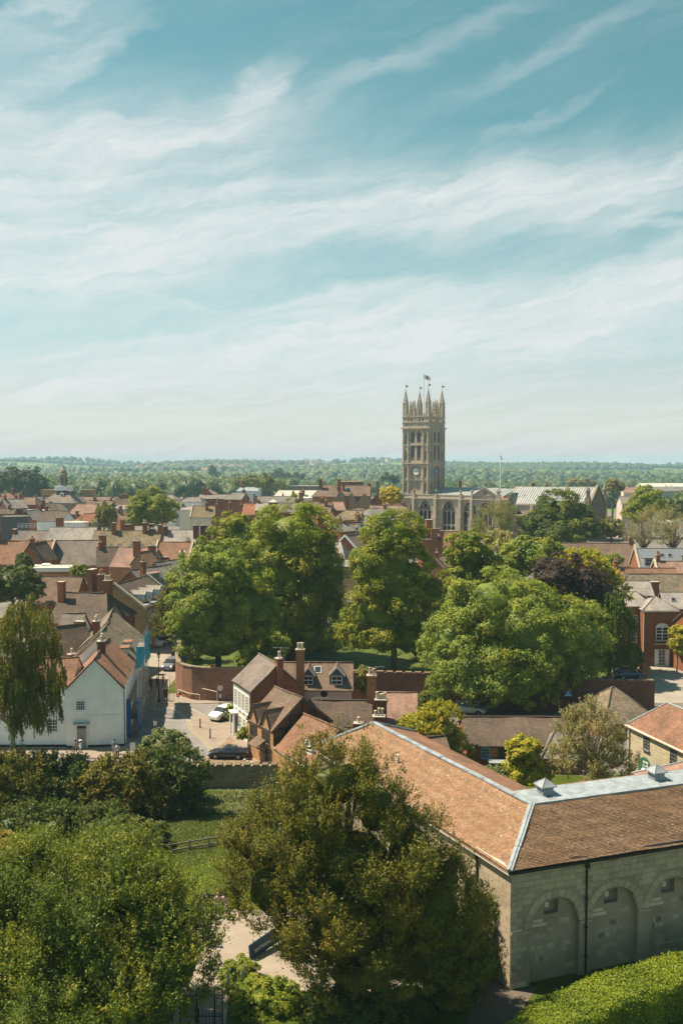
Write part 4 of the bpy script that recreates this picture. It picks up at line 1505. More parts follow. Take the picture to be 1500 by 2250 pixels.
# choir
CY = FY + 6.5
cx1 = on_wall(1292, CY)
CT = Z(17.0)
m = MB()
ops = []
for q in (0.2, 0.42, 0.64, 0.86):
    x = (cx1 - xe) * q
    ops.append(op(x - 1.9, x + 1.9, Z(7.5), Z(12.4), 2.4, 'point'))
pierced_wall(m, (xe - 2, CY, 0), (1, 0, 0), (0, -1, 0), cx1 - xe + 2, CT, ops, 0.7, 0, 1, z_base=-1)
GW = 15.0
GH = Z(23.6)
ym = CY + GW / 2
eo = [op(GW / 2 - 3.0, GW / 2 + 3.0, Z(8), Z(14.5), 3.6, 'point')]
m.build('choir_wall', [M_CH, M_GLASS], church)
m = MB()
m.box((cx1 - 0.3, ym, (CT - 1) / 2), (0.6, GW, CT + 1)); m.prism([(cx1, CY, CT), (cx1, CY + GW, CT), (cx1, ym, GH)], (-0.6, 0, 0))
m.build('east_gable', M_CHD, church)  # shade of the east side put into a darker stone colour
m = MB()
for k in range(9):
    y = CY + 1.2 + (GW - 2.4) * k / 8
    zt2 = CT + (GH - CT) * (1 - abs(y - ym) / (GW / 2)) - 0.6
    m.box((cx1 + 0.1, y, (zt2 - 1) / 2), (0.3, 0.34, zt2 + 1))
for z in (9.5, 13.0, 16.5):
    m.box((cx1 + 0.08, ym, Z(z)), (0.26, GW, 0.26))
m.build('gable_tracery', M_CHD, church)
m = MB(); m.poly([(cx1 + 0.05, ym - 3.2, Z(7)), (cx1 + 0.05, ym + 3.2, Z(7)), (cx1 + 0.05, ym + 3.2, Z(14)), (cx1 + 0.05, ym, Z(18)), (cx1 + 0.05, ym - 3.2, Z(14))])
m.build('east_window', M_GLASS, church)
m = MB()
for s in (CY, CY + GW):
    m.bar((cx1 + 0.1, s - 0.3 * (1 if s == CY else -1), CT), (cx1 + 0.1, ym, GH + 0.3), 0.9, 0.5)
m.build('coping', M_CHD, church)
for y, x in ((CY + 0.3, cx1 - 0.3), (CY + GW - 0.3, cx1 - 0.3), (CY - 0.6, cx1 - 7)):
    m = MB()
    m.box((x, y, (CT + 3) / 2), (1.5, 1.5, CT + 3)); m.lathe((x, y, CT + 3), [(0.85, 0), (0.7, 2.2), (0.95, 2.3), (0.3, 3.4), (0.05, 3.6)], 8)
    m.build('turret', M_CHD, church)
m = MB(); m.box(((xe + cx1) / 2, CY - 0.1, CT + 0.1), (cx1 - xe, 0.6, 0.4)); m.build('cornice', M_CH, church)
for q in (0.1, 0.31, 0.53, 0.75):
    x = xe + (cx1 - xe) * q
    m = MB(); m.box((x, CY - 0.8, CT * 0.42), (1.1, 1.7, CT * 0.84)); m.box((x, CY - 0.4, CT * 0.5), (1.0, 0.9, CT)); m.build('buttress', M_CH, church)
lead_roof((xe - 1, ym, GH - 0.6), (cx1 - 0.6, ym, GH - 0.4), (cx1 - 0.6, CY + 0.2, CT + 0.35), (xe - 1, CY + 0.2, CT + 0.35), 34)
lead_roof((xe - 1, ym, GH - 0.6), (cx1 - 0.6, ym, GH - 0.4), (cx1 - 0.6, CY + GW, CT + 0.35), (xe - 1, CY + GW, CT + 0.35), 4)
# low stone wing between nave and choir
m = MB(); m.box((xe + 4.5, CY - 2.5, Z(13.5) / 2), (9, 6, Z(13.5))); m.box((xe + 4.5, CY - 2.5, Z(13.6)), (9.4, 6.4, 0.3)); m.build('vestry', M_CHD, church)

# flag on the tower
fl = empty('flag', (tc0.x, tc0.y, 44.6), 0, 'small red and white flag flying on the pole over the church tower', 'flag')
m = MB(); m.tube([(0, 0, 0), (0, 0, 19.8)], [0.12, 0.05], 6); m.build('flagpole', M_STEEL, fl, uv=False)
m = MB()
nxf = 8
for j in range(2):
    for i in range(nxf):
        x_, x2_ = i * 0.3, (i + 1) * 0.3
        f_ = lambda x: (0.18 * math.sin(x * 2.6), -0.42 * x - 0.06 * math.sin(x * 4))
        y_, dz_ = f_(x_); y2_, dz2_ = f_(x2_)
        z_ = 19.5 - j * 0.75
        m.quad((x_, y_, z_ - 0.75 + dz_), (x2_, y2_, z_ - 0.75 + dz2_), (x2_, y2_, z_ + dz2_), (x_, y_, z_ + dz_), 1 if (i in (3, 4) or False) else 0)
m.build('flag_cloth', [M_WHITE, m_plain('flag_red', (0.45, 0.06, 0.07), 0.8)], fl, uv=False)
# pole beyond the nave roof
p_ = P(1098, 1075, 335)
fp = empty('flagpole', (p_.x, p_.y, 12), 0, 'slim white flagpole rising behind the church nave roof', 'flagpole')
m = MB(); m.tube([(0, 0, 0), (0, 0, 24.6)], [0.14, 0.07], 6); m.build('pole', M_WHITE, fl if False else fp, uv=False)
m = MB(); m.bar((0, 0, 22), (0.6, 0.1, 20.4), 0.06, 0.5); m.build('flag_cloth', M_WHITE, fp, uv=False)
# ------------------------------------------------------------------ the town
def pxm(px, Y): return px * Y / FPX
H = house
GF = 'houses of the town'

# --- left, near the street (about 115 to 240 m away)
H('brick_house', 'dark tiled brick house beside the upper street, hipped towards the road', 204, 1304, 141, -9, 9.0, 10.5, 3.6, 'dark', 'brick', hips=(0, 2.4), group=GF,
  chims=((-4.2, -1.4, 1.9, 0.9, 0.9, 0), (1.9, 1.2, 1.9, 1.1, 1.0, 3, 'buff')), wins=(('R', -2.6, 4.3, 1.0, 1.9, 2, 6), ('R', 1.6, 4.3, 1.0, 1.9, 2, 6), ('F', 2.2, 4.2, 0.9, 1.4)), sag=0.16)
H('stone_town_house', 'ochre stone town house with three white dormers above the upper street', 288, 1276, 163, 79, 13.5, 11, 3.7, 'dark', 'ochre', group=GF,
  wins=tuple(('F', s, z, 1.05, 2.0 if z > 4 else 2.1, 2, 6) for z in (4.9, 1.2) for s in (-5.3, -2.6, 0.1, 2.8, 5.4) if not (z < 2 and s == 0.1)),
  dorms=(('F', -4.1, 0.78, 1.35, 1.35, dict(roof=RF['pale'], wall=WL['blue'], rows=3)), ('F', -0.9, 0.78, 1.35, 1.35, dict(roof=RF['pale'], wall=WL['blue'], rows=3)), ('F', 2.4, 0.78, 1.35, 1.35, dict(roof=RF['pale'], wall=WL['blue'], rows=3))),
  chims=((-6.2, 2.5, 1.8, 1.3, 0.9, 3, 'clay'), (-6.0, 4.2, 2.6, 2.0, 0.9, 0)), coping=(-1, 1))
root = bpy.data.objects['stone_town_house']
m = MB(); m.box((0, -5.62, 7.25), (13.7, 0.4, 0.3)); m.build('cornice', WL['ochre'], root)
m = MB(); m.box((0, -5.55, 3.9), (13.6, 0.25, 0.22)); m.build('string_course', WL['ochre'], root)
m = MB(); m.box((0.1, -5.5, 1.25), (1.3, 0.16, 2.5), m=1); m.box((0.1, -5.6, 1.2), (0.95, 0.06, 2.2)); m.box((0.1, -5.75, 2.7), (1.7, 0.6, 0.16), m=1); m.build('door', [M_BLACK, M_CREAMP], root)
m = MB(); m.box((0, -5.1, 7.55), (13.4, 0.9, 0.12)); m.build('lead_gutter', RF['lead'], root)
H('brick_house', 'brown tiled house with a plain brick gable above the birch tree', 139, 1268, 168, -4, 6.9, 9.5, 4.1, 'brown', 'brick', group=GF, chims=((2.6, -4.0, -2.4, 1.0, 0.6, 0), ), wins=(('F', 1.5, 4.0, 0.9, 1.2), ('F', -1.5, 4.0, 0.9, 1.2)))
H('brick_outbuilding', 'low brown roofed range tucked between the brick gable and the tall chimney', 212, 1279, 172, 2, 3.6, 6, 2.0, 'brown', 'brick', group=GF)
H('flat_roofed_extension', 'orange brick extension with a white fascia and flat pale roof', 122, 1243, 186, 3, 9.4, 6.5, 0.25, 'flat', 'orange', hips=(3.2, 3.2), group=GF,
  wins=(('F', 0.2, 3.4, 2.1, 1.7, 4, 2), ('F', 2.9, 3.4, 0.9, 1.7, 2, 2)), sag=0.0, wall_h=P(122, 1243, 186).z - gzf(0, 186) - 0.25)
root = bpy.data.objects['flat_roofed_extension']
m = MB(); zz = root['zr']; m.box((0, -3.36, zz - 0.42), (9.9, 0.18, 0.75)); m.build('fascia', M_WHITE, root)
m = MB(); m.lathe((-1.8, 0.5, zz), [(1.0, 0), (1.0, 0.25), (0.6, 0.42), (0.2, 0.46)], 10); m.build('roof_dome', M_CREAMP, root)
H('brick_house', 'large grey brown roofed house with a very tall chimney on its right gable', 168, 1188, 228, 1, 12.3, 11.5, 5.2, 'grey', 'orange', group=GF, sag=0.1,
  chims=((6.35, -0.3, 1.4, 1.5, 1.3, 3, 'clay'), ), wins=(('R', -2.7, 4.3, 1.2, 1.4, 4, 4), ('R', 2.4, 4.3, 1.2, 1.5, 4, 4), ('F', 3.9, 3.6, 1.0, 1.2)), coping=(-1,))
H('dark_roofed_house', 'dark mossy roofed house right of the very tall chimney', 240, 1203, 226, 12, 5.4, 9, 4.0, 'dark', 'brick', group=GF, wins=(('F', 0.6, 3.2, 0.9, 1.5, 4, 4),))
H('clay_roofed_house', 'orange lichened roof at the left edge with a brick dormer', 30, 1189, 226, -3, 20, 11, 4.9, 'clay', 'brick', group=GF, sag=0.12, dorms=(('F', -4.5, 0.62, 2.2, 1.3, dict(wall=WL['dbrick'])), ), wins=(('F', -4.4, 2.6, 1.0, 0.8, 3, 2), ('F', 1.5, 2.4, 1.2, 0.8, 3, 2)), coping=(1,),
  chims=((-4.3, 0.2, 2.7, 2.2, 1.0, 5, 'buff'),))
H('gabled_cross_wing', 'brick cross wing gable with a small white window beside the orange roof', 84, 1193, 220, 74, 6.5, 6.0, 3.8, 'dark', 'brick', group=GF, wins=(('R', 0.0, 3.2, 1.2, 0.8, 3, 2),))
H('slate_house', 'grey lichened roof behind the orange roof at left', 79, 1167, 258, 0, 11, 8, 3.0, 'grey', 'brick', group=GF, chims=((-5.6, 0, 0.6, 0.8, 2.0, 0), ))
H('slate_house', 'pale slate roof with a stone stack at its right end', 163, 1159, 256, -2, 12.3, 9, 3.9, 'pale', 'brick', group=GF, chims=((5.7, 0.8, 1.6, 0.9, 0.8, 2, 'buff', 'grey'), (-4.3, 1.5, 2.6, 1.9, 0.8, 4, 'buff')))
H('olive_roofed_house', 'long olive tiled roof with three big chimneys and a row of tiny dormers', 282, 1167, 243, -2, 17.0, 10, 4.2, 'olive', 'brick', group=GF,
  chims=((-3.5, -0.5, 2.2, 0.85, 1.2, 0), (-0.4, 1.5, 1.7, 1.6, 0.9, 0), (4.4, -0.3, 2.2, 1.0, 1.1, 2, 'buff'), (5.7, 1.3, 1.8, 1.3, 0.9, 0), (8.3, -0.2, 1.7, 1.1, 1.2, 1)),
  dorms=tuple(('F', x, 0.97, 1.1, 0.7, dict(roof=RF['dark'], win=False)) for x in (-5.4, -3.3, -1.2, 1.9, 4.6)), skylights=(('B', 6.2, -0.05, 1.7, 1.4),))
H('pink_roofed_house', 'pink lichened roof in front of the olive roof with an ochre gable', 305, 1204, 218, -16, 9.5, 9, 3.9, 'pink', 'orange', group=GF, chims=((0.4, -1.6, 1.8, 1.3, 1.2, 3, 'buff'), (4.4, -1.7, 0.8, 1.0, 1.3, 2, 'buff')))
H('ochre_gabled_house', 'small ochre gabled house wedged below the pink roof', 322, 1212, 206, 62, 5.0, 4.6, 2.6, 'clay', 'ochre', group=GF)
H('clay_roofed_house', 'red clay roof with a white skylight and stone coping near the big tree', 386, 1192, 222, -5, 8.2, 9.5, 3.8, 'clay', 'brick', group=GF, sag=0.1, coping=(-1, 1), skylights=(('F', 2.2, 0.62, 1.1, 1.5),), chims=((-1.6, -4.6, -2.9, 1.9, 0.8, 0),))
H('slate_roofed_house', 'grey slate roofed house with a blue dormer stepping down the upper street', 333, 1247, 176, 61, 11, 7.5, 2.9, 'slate', 'brick', group=GF, dorms=(('F', -1.6, 0.62, 2.9, 1.1, dict(wall=WL['blue'], flat_top=True, roof=RF['pink'], cols=3)),), chims=((-4.4, -1.8, 1.6, 0.8, 0.8, 2),))
H('slate_roofed_house', 'smaller slate roofed house behind the one with the blue dormer', 374, 1232, 196, 58, 9, 6.5, 2.6, 'slate', 'brick', group=GF)
H('stack_house', 'dark brick party wall crowned by a long row of chimney pots', 398, 1165, 238, 3, 7.5, 8, 3.0, 'pale', 'dbrick', group=GF, chims=((3.9, -2.0, 1.4, 1.3, 1.4, 3, 'buff', 'dbrick'), (6.2, 0.6, 1.2, 2.8, 1.2, 5, 'buff', 'dbrick'), (-3.7, -0.9, 1.1, 1.0, 1.6, 3, 'buff', 'dbrick')), wall_h=None)
H('brick_house', 'brick house at the end of the row of pots, half behind the big pale tree', 440, 1196, 226, 5, 7, 7, 2.2, 'dark', 'dbrick', group=GF)

# timber framed neighbours behind the white house
H('slate_gabled_house', 'small slate roofed cross gable with black and white timbering at its apex', 164, 1349, 133, -8, 2.9, 4.6, 2.3, 'grey', 'white', group=GF, chims=((1.7, -2.1, -0.6, 1.2, 0.8, 0),))
H('timber_framed_house', 'black and white timber framed house behind the birch and the white gable', 128, 1378, 126, 40, 7.5, 6.5, 3.8, 'dark', 'white', group=GF, chims=((0.2, -3.7, -3.0, 0.9, 0.8, 1, 'buff'),))
root = bpy.data.objects['timber_framed_house']
for s in (-2.8, -1.4, 0, 1.4, 2.8):
    m = MB(); m.box((s, -3.29, root['zr'] - 5.2), (0.2, 0.06, 2.6)); m.build('timber_beam', M_DARKWOOD, root)
for z in (4.0, 5.4, 6.5):
    m = MB(); m.box((0, -3.30, root['zr'] - z + 0.1), (7.4, 0.05, 0.18)); m.build('timber_beam', M_DARKWOOD, root)

# --- middle distance, left (about 250 to 480 m)
B = 'houses in the middle of the town'
ch = H('courthouse', 'stone courthouse with hipped roof, white balustrade and cupola', 140, 1077, 430, -6, 16.5, 15, 5.4, 'grey', 'ochre', hips=(6.9, 6.9), cat='courthouse', wins=(('F', -4.2, 4.6, 1.5, 3.0), ('F', 0.6, 4.6, 1.5, 3.0), ('F', 4.6, 4.6, 1.5, 3.0)), dorms=(('F', 0.7, 0.5, 1.5, 1.3, dict(roof=RF['lead'])),))
zz = ch['zr']
m = MB(); m.box((0, 0, zz + 0.3), (6.8, 5.4, 0.8)); m.box((0, 0, zz + 1.2), (6.2, 4.8, 1.1)); m.box((0, 0, zz + 1.8), (6.6, 5.2, 0.2)); m.build('balustrade', M_WHITE, ch)
m = MB(); m.lathe((0, 0, zz + 1.6), [(1.75, 0), (1.75, 5.0), (2.3, 5.1), (2.3, 5.6), (1.6, 5.8), (1.65, 6.8), (1.1, 7.8), (0.3, 8.2), (0.14, 9.4), (0.02, 10.2)], 8); m.build('cupola', WL['grey'], ch)
for k in range(4):
    a = math.pi / 4 + k * math.pi / 2
    m = MB(); m.box((1.72 * math.cos(a - math.pi / 4), 1.72 * math.sin(a - math.pi / 4), zz + 4.0), (0.2, 1.0, 3.0), rz=a - math.pi / 4); m.build('louvre', WL['dark'], ch)
for s in (-1, 1):
    m = MB(); m.box((s * 9.4, 6, zz - 1.2), (5.5, 5, 2.6)); m.build('side_parapet', WL['ochre'], ch)
m = MB(); m.box((0, -7.65, zz - 5.35), (17, 0.5, 0.35)); m.build('cornice', M_CREAMP, ch)

def few(*a, **k):
    k.setdefault('group', B); k.setdefault('sag', 0.05)
    return H(*a, **k)

few('brick_house', 'pink gabled house with two stacks at the far left edge', 8, 1084, 400, 20, 12, 8, 4, 'pink', 'brick', chims=((-2.5, 0, 1.6), (3.6, 0, 1.7, 1.0, 1.0)))
few('brick_house', 'brown hipped roof over bright red brick left of the courthouse', 66, 1093, 370, -10, 9, 8, 2.6, 'brown', 'brick', hips=(2.2, 2.2), chims=((-3.6, -0.5, 1.4),))
few('slate_house', 'pale slate gables in a cluster at the far left', 28, 1097, 350, 50, 8, 7, 3.2, 'pale', 'dbrick', chims=((-3, 0, 1.5), (2, 1, 1.3)))
few('brick_house', 'plain red brick gable in front of the courthouse', 106, 1106, 372, 74, 7, 7.8, 3.2, 'brown', 'brick')
few('stone_house', 'low stone block beside the courthouse with a grey gable', 122, 1107, 385, 80, 8, 7, 2.8, 'grey', 'ochre')
few('clay_roofed_house', 'salmon coloured broad roof right of the courthouse', 186, 1108, 352, -5, 9.5, 9, 3.4, 'pink', 'brick', hips=(2.2, 0), chims=((4.4, 1.5, 0.4, 0.9, 0.7, 0),))
few('white_gabled_house', 'long dark roof ending in a plain white gable', 124, 1123, 318, -22, 9.8, 7.5, 3.1, 'dark', 'white', sag=0.12)
few('clay_roofed_house', 'orange hipped roof beside the weeping willow', 190, 1129, 300, 30, 6.2, 7.2, 2.6, 'orange', 'dbrick', hips=(2.4, 0), chims=((-2.8, 0.5, 1.0, 0.9, 0.8, 0),))
few('flat_roofed_block', 'white rendered flat roofed block in the gap before the willow', 166, 1146, 288, 4, 7, 5, 0.2, 'flat', 'white', hips=(2.4, 2.4), sag=0)
few('flat_roofed_block', 'dark grey flat roofed block with a blue door at left', 34, 1133, 300, 8, 7.5, 6, 0.2, 'slate', 'dark', hips=(2.9, 2.9), sag=0, wins=(('F', 0.9, 1.5, 1.4, 2.2, 1, 2),))
few('flat_roofed_block', 'black clad flat roofed block behind the white railings', 82, 1120, 340, 6, 7.5, 6, 0.2, 'flat', 'dark', hips=(2.9, 2.9), sag=0)
few('brick_house', 'dark brick house with a white fascia at the left edge', 6, 1118, 330, 5, 9, 6, 1.6, 'dark', 'brick', chims=((2.4, 0, 1.2),))
few('slate_house', 'slate roof sloping down behind the grey block', 75, 1121, 326, 60, 7, 7, 3.0, 'slate', 'dbrick')
few('brown_roofed_house', 'brown roof just right of the courthouse', 226, 1100, 410, 0, 13, 8, 2.4, 'brown', 'brick', chims=((-3.4, 0, 1.4, 1.2), (3.6, 0, 1.2)))
few('brown_roofed_house', 'dark brown roof with three chimneys behind the town tree', 288, 1094, 400, 2, 12, 9, 3.2, 'dark', 'brick', chims=((-4.4, 0, 1.3, 0.8, 0.8), (-3.0, 0.3, 1.5, 0.7, 0.7), (-1.6, 0, 1.6, 0.7, 0.7)))
few('slate_house', 'pale low roof left of the town tree', 266, 1110, 365, 4, 6.5, 6, 1.4, 'pale', 'conc')
few('white_gabled_house', 'grey gable with white edges below the low pale roof', 258, 1118, 345, 70, 5, 4.8, 2.5, 'slate', 'grey')
few('pink_roofed_house', 'small pink roof between the willow and the town tree', 274, 1127, 320, 35, 5, 5, 2.0, 'pink', 'brick')
few('white_house', 'tall white block with hipped grey roof right of the town tree', 376, 1088, 400, -12, 7.5, 9, 2.2, 'slate', 'white', hips=(3, 3), wins=(('F', 2.4, 4.5, 0.9, 1.3), ('F', 2.4, 1.5, 0.9, 1.3)))
few('white_house', 'white house with a grey roof and a wide shop dormer', 425, 1093, 375, -6, 8.5, 8, 1.6, 'slate', 'white', hips=(1.6, 1.6), wins=(('F', 1.0, 3.5, 2.2, 1.0, 3, 1),))
few('brick_block', 'long red brick block with small square windows under a grey roof', 477, 1087, 385, -3, 13.5, 9, 1.5, 'slate', 'brick', wins=tuple(('F', s, 6.3, 1.0, 0.8, 2, 1) for s in (-5, -2.2, 0.6, 3.6)), chims=((-5.8, 0.2, 2.7, 0.8, 0.8), (-4.2, 0.2, 2.5, 0.9, 0.9)), coping=(1,))
few('dutch_gabled_house', 'brick house with a curved gable behind the long red block', 458, 1077, 410, 80, 6, 6.5, 1.6, 'pink', 'brick')
few('slate_house', 'slate roofed end of the red block with a brick gable and white window', 520, 1083, 372, -14, 7.2, 9, 2.4, 'slate', 'brick', hips=(2, 0), wins=(('F', 1.8, 5, 1.0, 1.8),))
few('brown_roofed_house', 'broad brown roof with a pale side wall and a stack in the middle', 452, 1112, 330, -3, 9.0, 8.5, 3.6, 'olive', 'cream', chims=((0.7, -1.4, 1.2, 0.9, 0.8, 0), (4.2, 0, 2.6, 0.7, 0.7, 1), (4.5, -1.5, 1.9, 0.6, 0.6, 1)), coping=(-1,))
few('white_house', 'cream flat fronted house below the white blocks', 412, 1113, 345, -8, 4.5, 5, 1.1, 'pale', 'cream', hips=(1, 1))
few('brick_gabled_house', 'small red gabled house with an arched white window', 487, 1124, 300, 76, 6, 4.6, 2.4, 'clay', 'brick', wins=(('R', 0, 2.6, 0.8, 1.5), ), chims=((-1, 1.2, 2.4, 0.7, 0.7, 1),))
root = bpy.data.objects['brick_gabled_house']
few('brick_gabled_house', 'second red gable to the right with a tall stack', 516, 1124, 304, 60, 6, 5, 2.4, 'clay', 'brick', chims=((2, -1, 2.2, 0.7, 0.7, 1), (-2, 0.4, 3.0, 0.8, 0.8, 1)))
few('clay_roofed_house', 'bright orange roof beside the brick stair tower', 551, 1107, 305, -4, 4.2, 7.5, 3.2, 'orange', 'brick', chims=((0.9, 1.6, 3.1, 0.5, 0.5, 0), (1.6, 1.2, 2.6, 0.5, 0.5, 0)))
few('brick_house', 'red brick house under a pale slate roof left of the stair tower', 580, 1105, 304, -4, 4.4, 7.5, 2.2, 'pale', 'brick', wins=(('F', 0.3, 3.2, 1.2, 1.6, 4, 4),), chims=((-1.7, 0, 0.9, 0.9, 0.7),))
few('brick_stair_tower', 'square brick tower with a white pyramid cap', 600, 1098, 303, -4, 2.5, 2.9, 0.7, 'flat', 'brick', hips=(1.24, 1.24), sag=0, cat='tower')
few('slate_house', 'grey slate wing right of the stair tower, half behind the tall tree', 634, 1106, 308, -6, 7, 7, 2.6, 'slate', 'brick', wins=(('F', -2.6, 2.2, 1.0, 1.4),))
few('slate_house', 'long slate roofed range behind the brick stair tower', 606, 1091, 360, -2, 15, 8, 2.0, 'slate', 'brick', wins=(('F', -4, 4, 1.0, 0.9), ('F', 4.6, 4, 1.0, 0.9)), chims=((2.5, 1.5, 0.9, 0.6, 0.6, 1), (6.6, 0, 1.8, 0.9, 0.9)))
few('green_mansard_house', 'pale green mansard roofed house with two dark chimneys', 547, 1071, 470, -3, 11, 8, 1.6, 'lead', 'blue', hips=(1.2, 1.2), chims=((-3.4, 0, 1.6, 1.3, 0.8, 0), (3.6, 0, 1.5, 1.3, 0.8, 0)), wins=(('F', 0.2, 6.2, 1.5, 1.6),))
few('flat_roofed_hall', 'wide hall with a pale low roof behind the tall tree', 655, 1078, 440, -5, 22, 12, 3.2, 'flat', 'cream', hips=(2, 2), sag=0, chims=((2.8, -4, 0.4, 1.4, 1.2, 3),))
few('modern_block', 'modern grey block with a thin overhanging flat roof', 678, 1067, 500, -4, 17, 10, 0.2, 'metal', 'grey', hips=(4.9, 4.9), sag=0, over=1.0, wins=(('F', -4.5, 7.0, 7, 1.8, 7, 1), ('F', 4.6, 7.0, 3, 1.8, 2, 1)))
few('brick_chimney_house', 'house with a broad orange stack in front of the pale hall', 664, 1102, 340, 0, 6, 6, 1.5, 'clay', 'orange', chims=((-0.4, -1, 3.2, 1.6, 1.2, 4),))
# the big brick hall with stone faced gables
few('brick_hall', 'large brown hipped roof of the brick hall left of the yellow tree', 722, 1066, 372, -8, 11, 12, 4.2, 'brown', 'orange', hips=(3.4, 3.4), chims=((-2.8, -2, 2.4, 1.2, 1.2), (4.6, -3, 2.4, 1.1, 1.4)), cat='hall')
few('brick_hall', 'brown roofed main range of the brick hall with two skylights', 772, 1067, 384, -4, 15, 11, 4.0, 'brown', 'brick', skylights=(('F', -5.0, 0.4, 1.7, 1.9), ('F', -1.2, 0.4, 1.7, 1.9)), chims=((-3.0, -2.5, 1.6, 1.0, 0.9, 0), (7.2, 0, 1.0, 1.0, 1.0), (10.6, -1, 2.0, 1.3, 1.3, 2, 'buff', 'grey')), cat='hall')
for k, (u, v, w_, lab) in enumerate(((747, 1083, 5.2, 'stone faced gable of the brick hall, first of three from the left'), (772, 1085, 4.6, 'stone faced gable of the brick hall, the middle one of three'), (801, 1086, 6.4, 'stone faced gable of the brick hall, the widest and rightmost of three'))):
    few('gabled_wing', lab, u, v, 362, 84, 7, w_, 5.0, 'slate', 'ochre', wins=(), cat='wing', coping=(-1,))
    rr_ = [o for o in bpy.data.objects if o.get('label') == lab][0]
    window(rr_, -3.52, 0, 5.6, -math.pi / 2, 1.1, 1.8, 2, 2)
few('brick_gable_end', 'tall brick gable end with a white window beside the yellow tree', 829, 1085, 366, 86, 7, 7.5, 4.4, 'slate', 'brick', wins=(('L', -1.0, 7.6, 0.9, 1.4),), cat='wing')
dr = empty('brick_drum', (*P(769, 1058, 405).xy, 4.5), 0, 'round brick drum carrying antennas behind the brick hall', 'water tank', B)
m = MB(); m.lathe((0, 0, 0), [(5.6, -1), (5.6, 18.6), (5.9, 18.7), (5.9, 19.2), (5.3, 19.3)], 18); m.build('drum_wall', WL['brown'], dr)
for k, (a, h) in enumerate(((-5.2, 3.4), (-4.2, 2.6), (-3.6, 3.6), (-2.6, 3.0), (0.6, 2.6), (1.4, 3.2), (3.4, 3.0), (4.0, 4.0), (5.2, 3.2))):
    m = MB(); m.tube([(a, -1.5, 19), (a, -1.5, 19 + h)], 0.07, 5); m.box((a, -1.65, 19 + h * 0.8), (0.3, 0.2, 1.2)); m.build('antenna', M_WHITE, dr, uv=False)
few('pink_roofed_house', 'pink tiled roof in front of the stone gables', 741, 1103, 322, -5, 6.5, 7, 2.6, 'pink', 'brick', hips=(1.5, 1.5), chims=((3.4, -0.5, 2.2, 1.3, 0.9),))
few('brown_roofed_house', 'brown roof with two stacks left of the pink roof', 700, 1104, 318, -10, 9, 7, 2.8, 'brown', 'brick', chims=((1.2, 0, 1.4, 1.2), (2.8, -1.5, 0.8, 1.0)))
few('brick_house', 'brown hip behind the leafy gap left of the pale blue house', 712, 1120, 290, 20, 6, 6, 2.4, 'clay', 'brick', hips=(2, 2))
few('brown_roofed_house', 'brown hipped roof over a low brick wall with a stack of four pots', 765, 1122, 280, -10, 8, 7.5, 2.4, 'olive', 'orange', hips=(3, 0), chims=((3.2, -3.2, -0.6, 1.1, 0.9, 4),))
few('brick_house', 'square red brick block behind the brown hipped roof', 788, 1117, 296, -8, 5, 6, 0.6, 'dark', 'brick', hips=(2, 2), sag=0)
few('white_house', 'white three storey house with a grey roof below the brick gables', 824, 1118, 292, 38, 8.5, 8, 1.9, 'slate', 'white', hips=(2, 2), wins=tuple(('F', s, z, 0.9, 1.7) for s in (-2.4, 0, 2.4) for z in (4.8, 1.9)))
few('pale_blue_house', 'pale blue house with a small grey roof left of the white one', 801, 1141, 268, 36, 5.5, 6, 1.4, 'slate', 'blue', hips=(1.2, 0), wins=(('F', -0.8, 3.2, 0.7, 1.2), ('F', 1.2, 3.2, 0.7, 1.2), ('F', 1.2, 0.9, 0.7, 1.2)))
few('pink_roofed_range', 'long pink roof with white dormers at the foot of the church tower', 852, 1111, 322, -2, 12, 8, 3.4, 'pink', 'brick', dorms=tuple(('F', x, 0.6, 1.1, 1.2, dict(roof=RF['dark'])) for x in (-4.2, 0.2, 3.6)))
few('dormered_house', 'dark roofed house with a pair of white dormers in the gap between the trees', 768, 1149, 246, 45, 9, 7.5, 3.0, 'dark', 'brick', dorms=(('F', -2.4, 0.7, 1.5, 1.2, dict(rows=2)), ('F', 0.0, 0.7, 1.5, 1.2, dict(rows=2)), ('F', 2.8, 0.45, 1.8, 1.0, dict(flat_top=True))))
few('brick_shop_house', 'red brick front with tall white windows left of the white dormers', 744, 1152, 240, 52, 6, 6, 1.6, 'slate', 'brick', wins=(('F', -1.4, 2.8, 0.8, 2.0), ('F', 0.6, 2.8, 0.8, 2.0)))
few('pale_slate_house', 'pale slate roof between the two tall trees', 728, 1191, 205, -8, 7.0, 9, 3.0, 'pale', 'ochre', hips=(0, 1.6))
few('white_edged_gable_house', 'brick gable with broad white verges and a little white dormer between the trees', 772, 1176, 214, 66, 7, 8.0, 4.2, 'stonetile', 'brick', wins=(('R', 0, 4.6, 1.0, 1.0),), chims=((3.0, -2.2, 0.6, 1.3, 0.8, 2),))
rr_ = bpy.data.objects['white_edged_gable_house']
for s in (-1, 1):
    m = MB(); m.bar((-3.75, 0, rr_['zr'] + 0.25), (-3.75, s * 4.25, rr_['zr'] - 4.1), 0.1, 0.4); m.build('verge_board', M_WHITE, rr_)
few('ochre_stone_house', 'ochre stone wall glimpsed below the pale slate roof between the trees', 770, 1232, 196, -25, 7, 8, 0.8, 'pale', 'ochre', hips=(2, 2), wins=(('F', -1.4, 2.0, 0.7, 1.9, 2, 4), ('F', 1.6, 2.0, 0.7, 1.9, 2, 4)))
few('brick_chimney_house', 'brick house with two tall stacks below the church windows', 942, 1172, 238, 8, 4.5, 6, 1.4, 'dark', 'brick', chims=((-0.4, -1.6, 3.6, 1.6, 1.4, 0), (0.6, -2.9, 1.4, 1.6, 0.8, 0), (2.5, -2.9, 0.9, 0.7, 0.7, 0)))
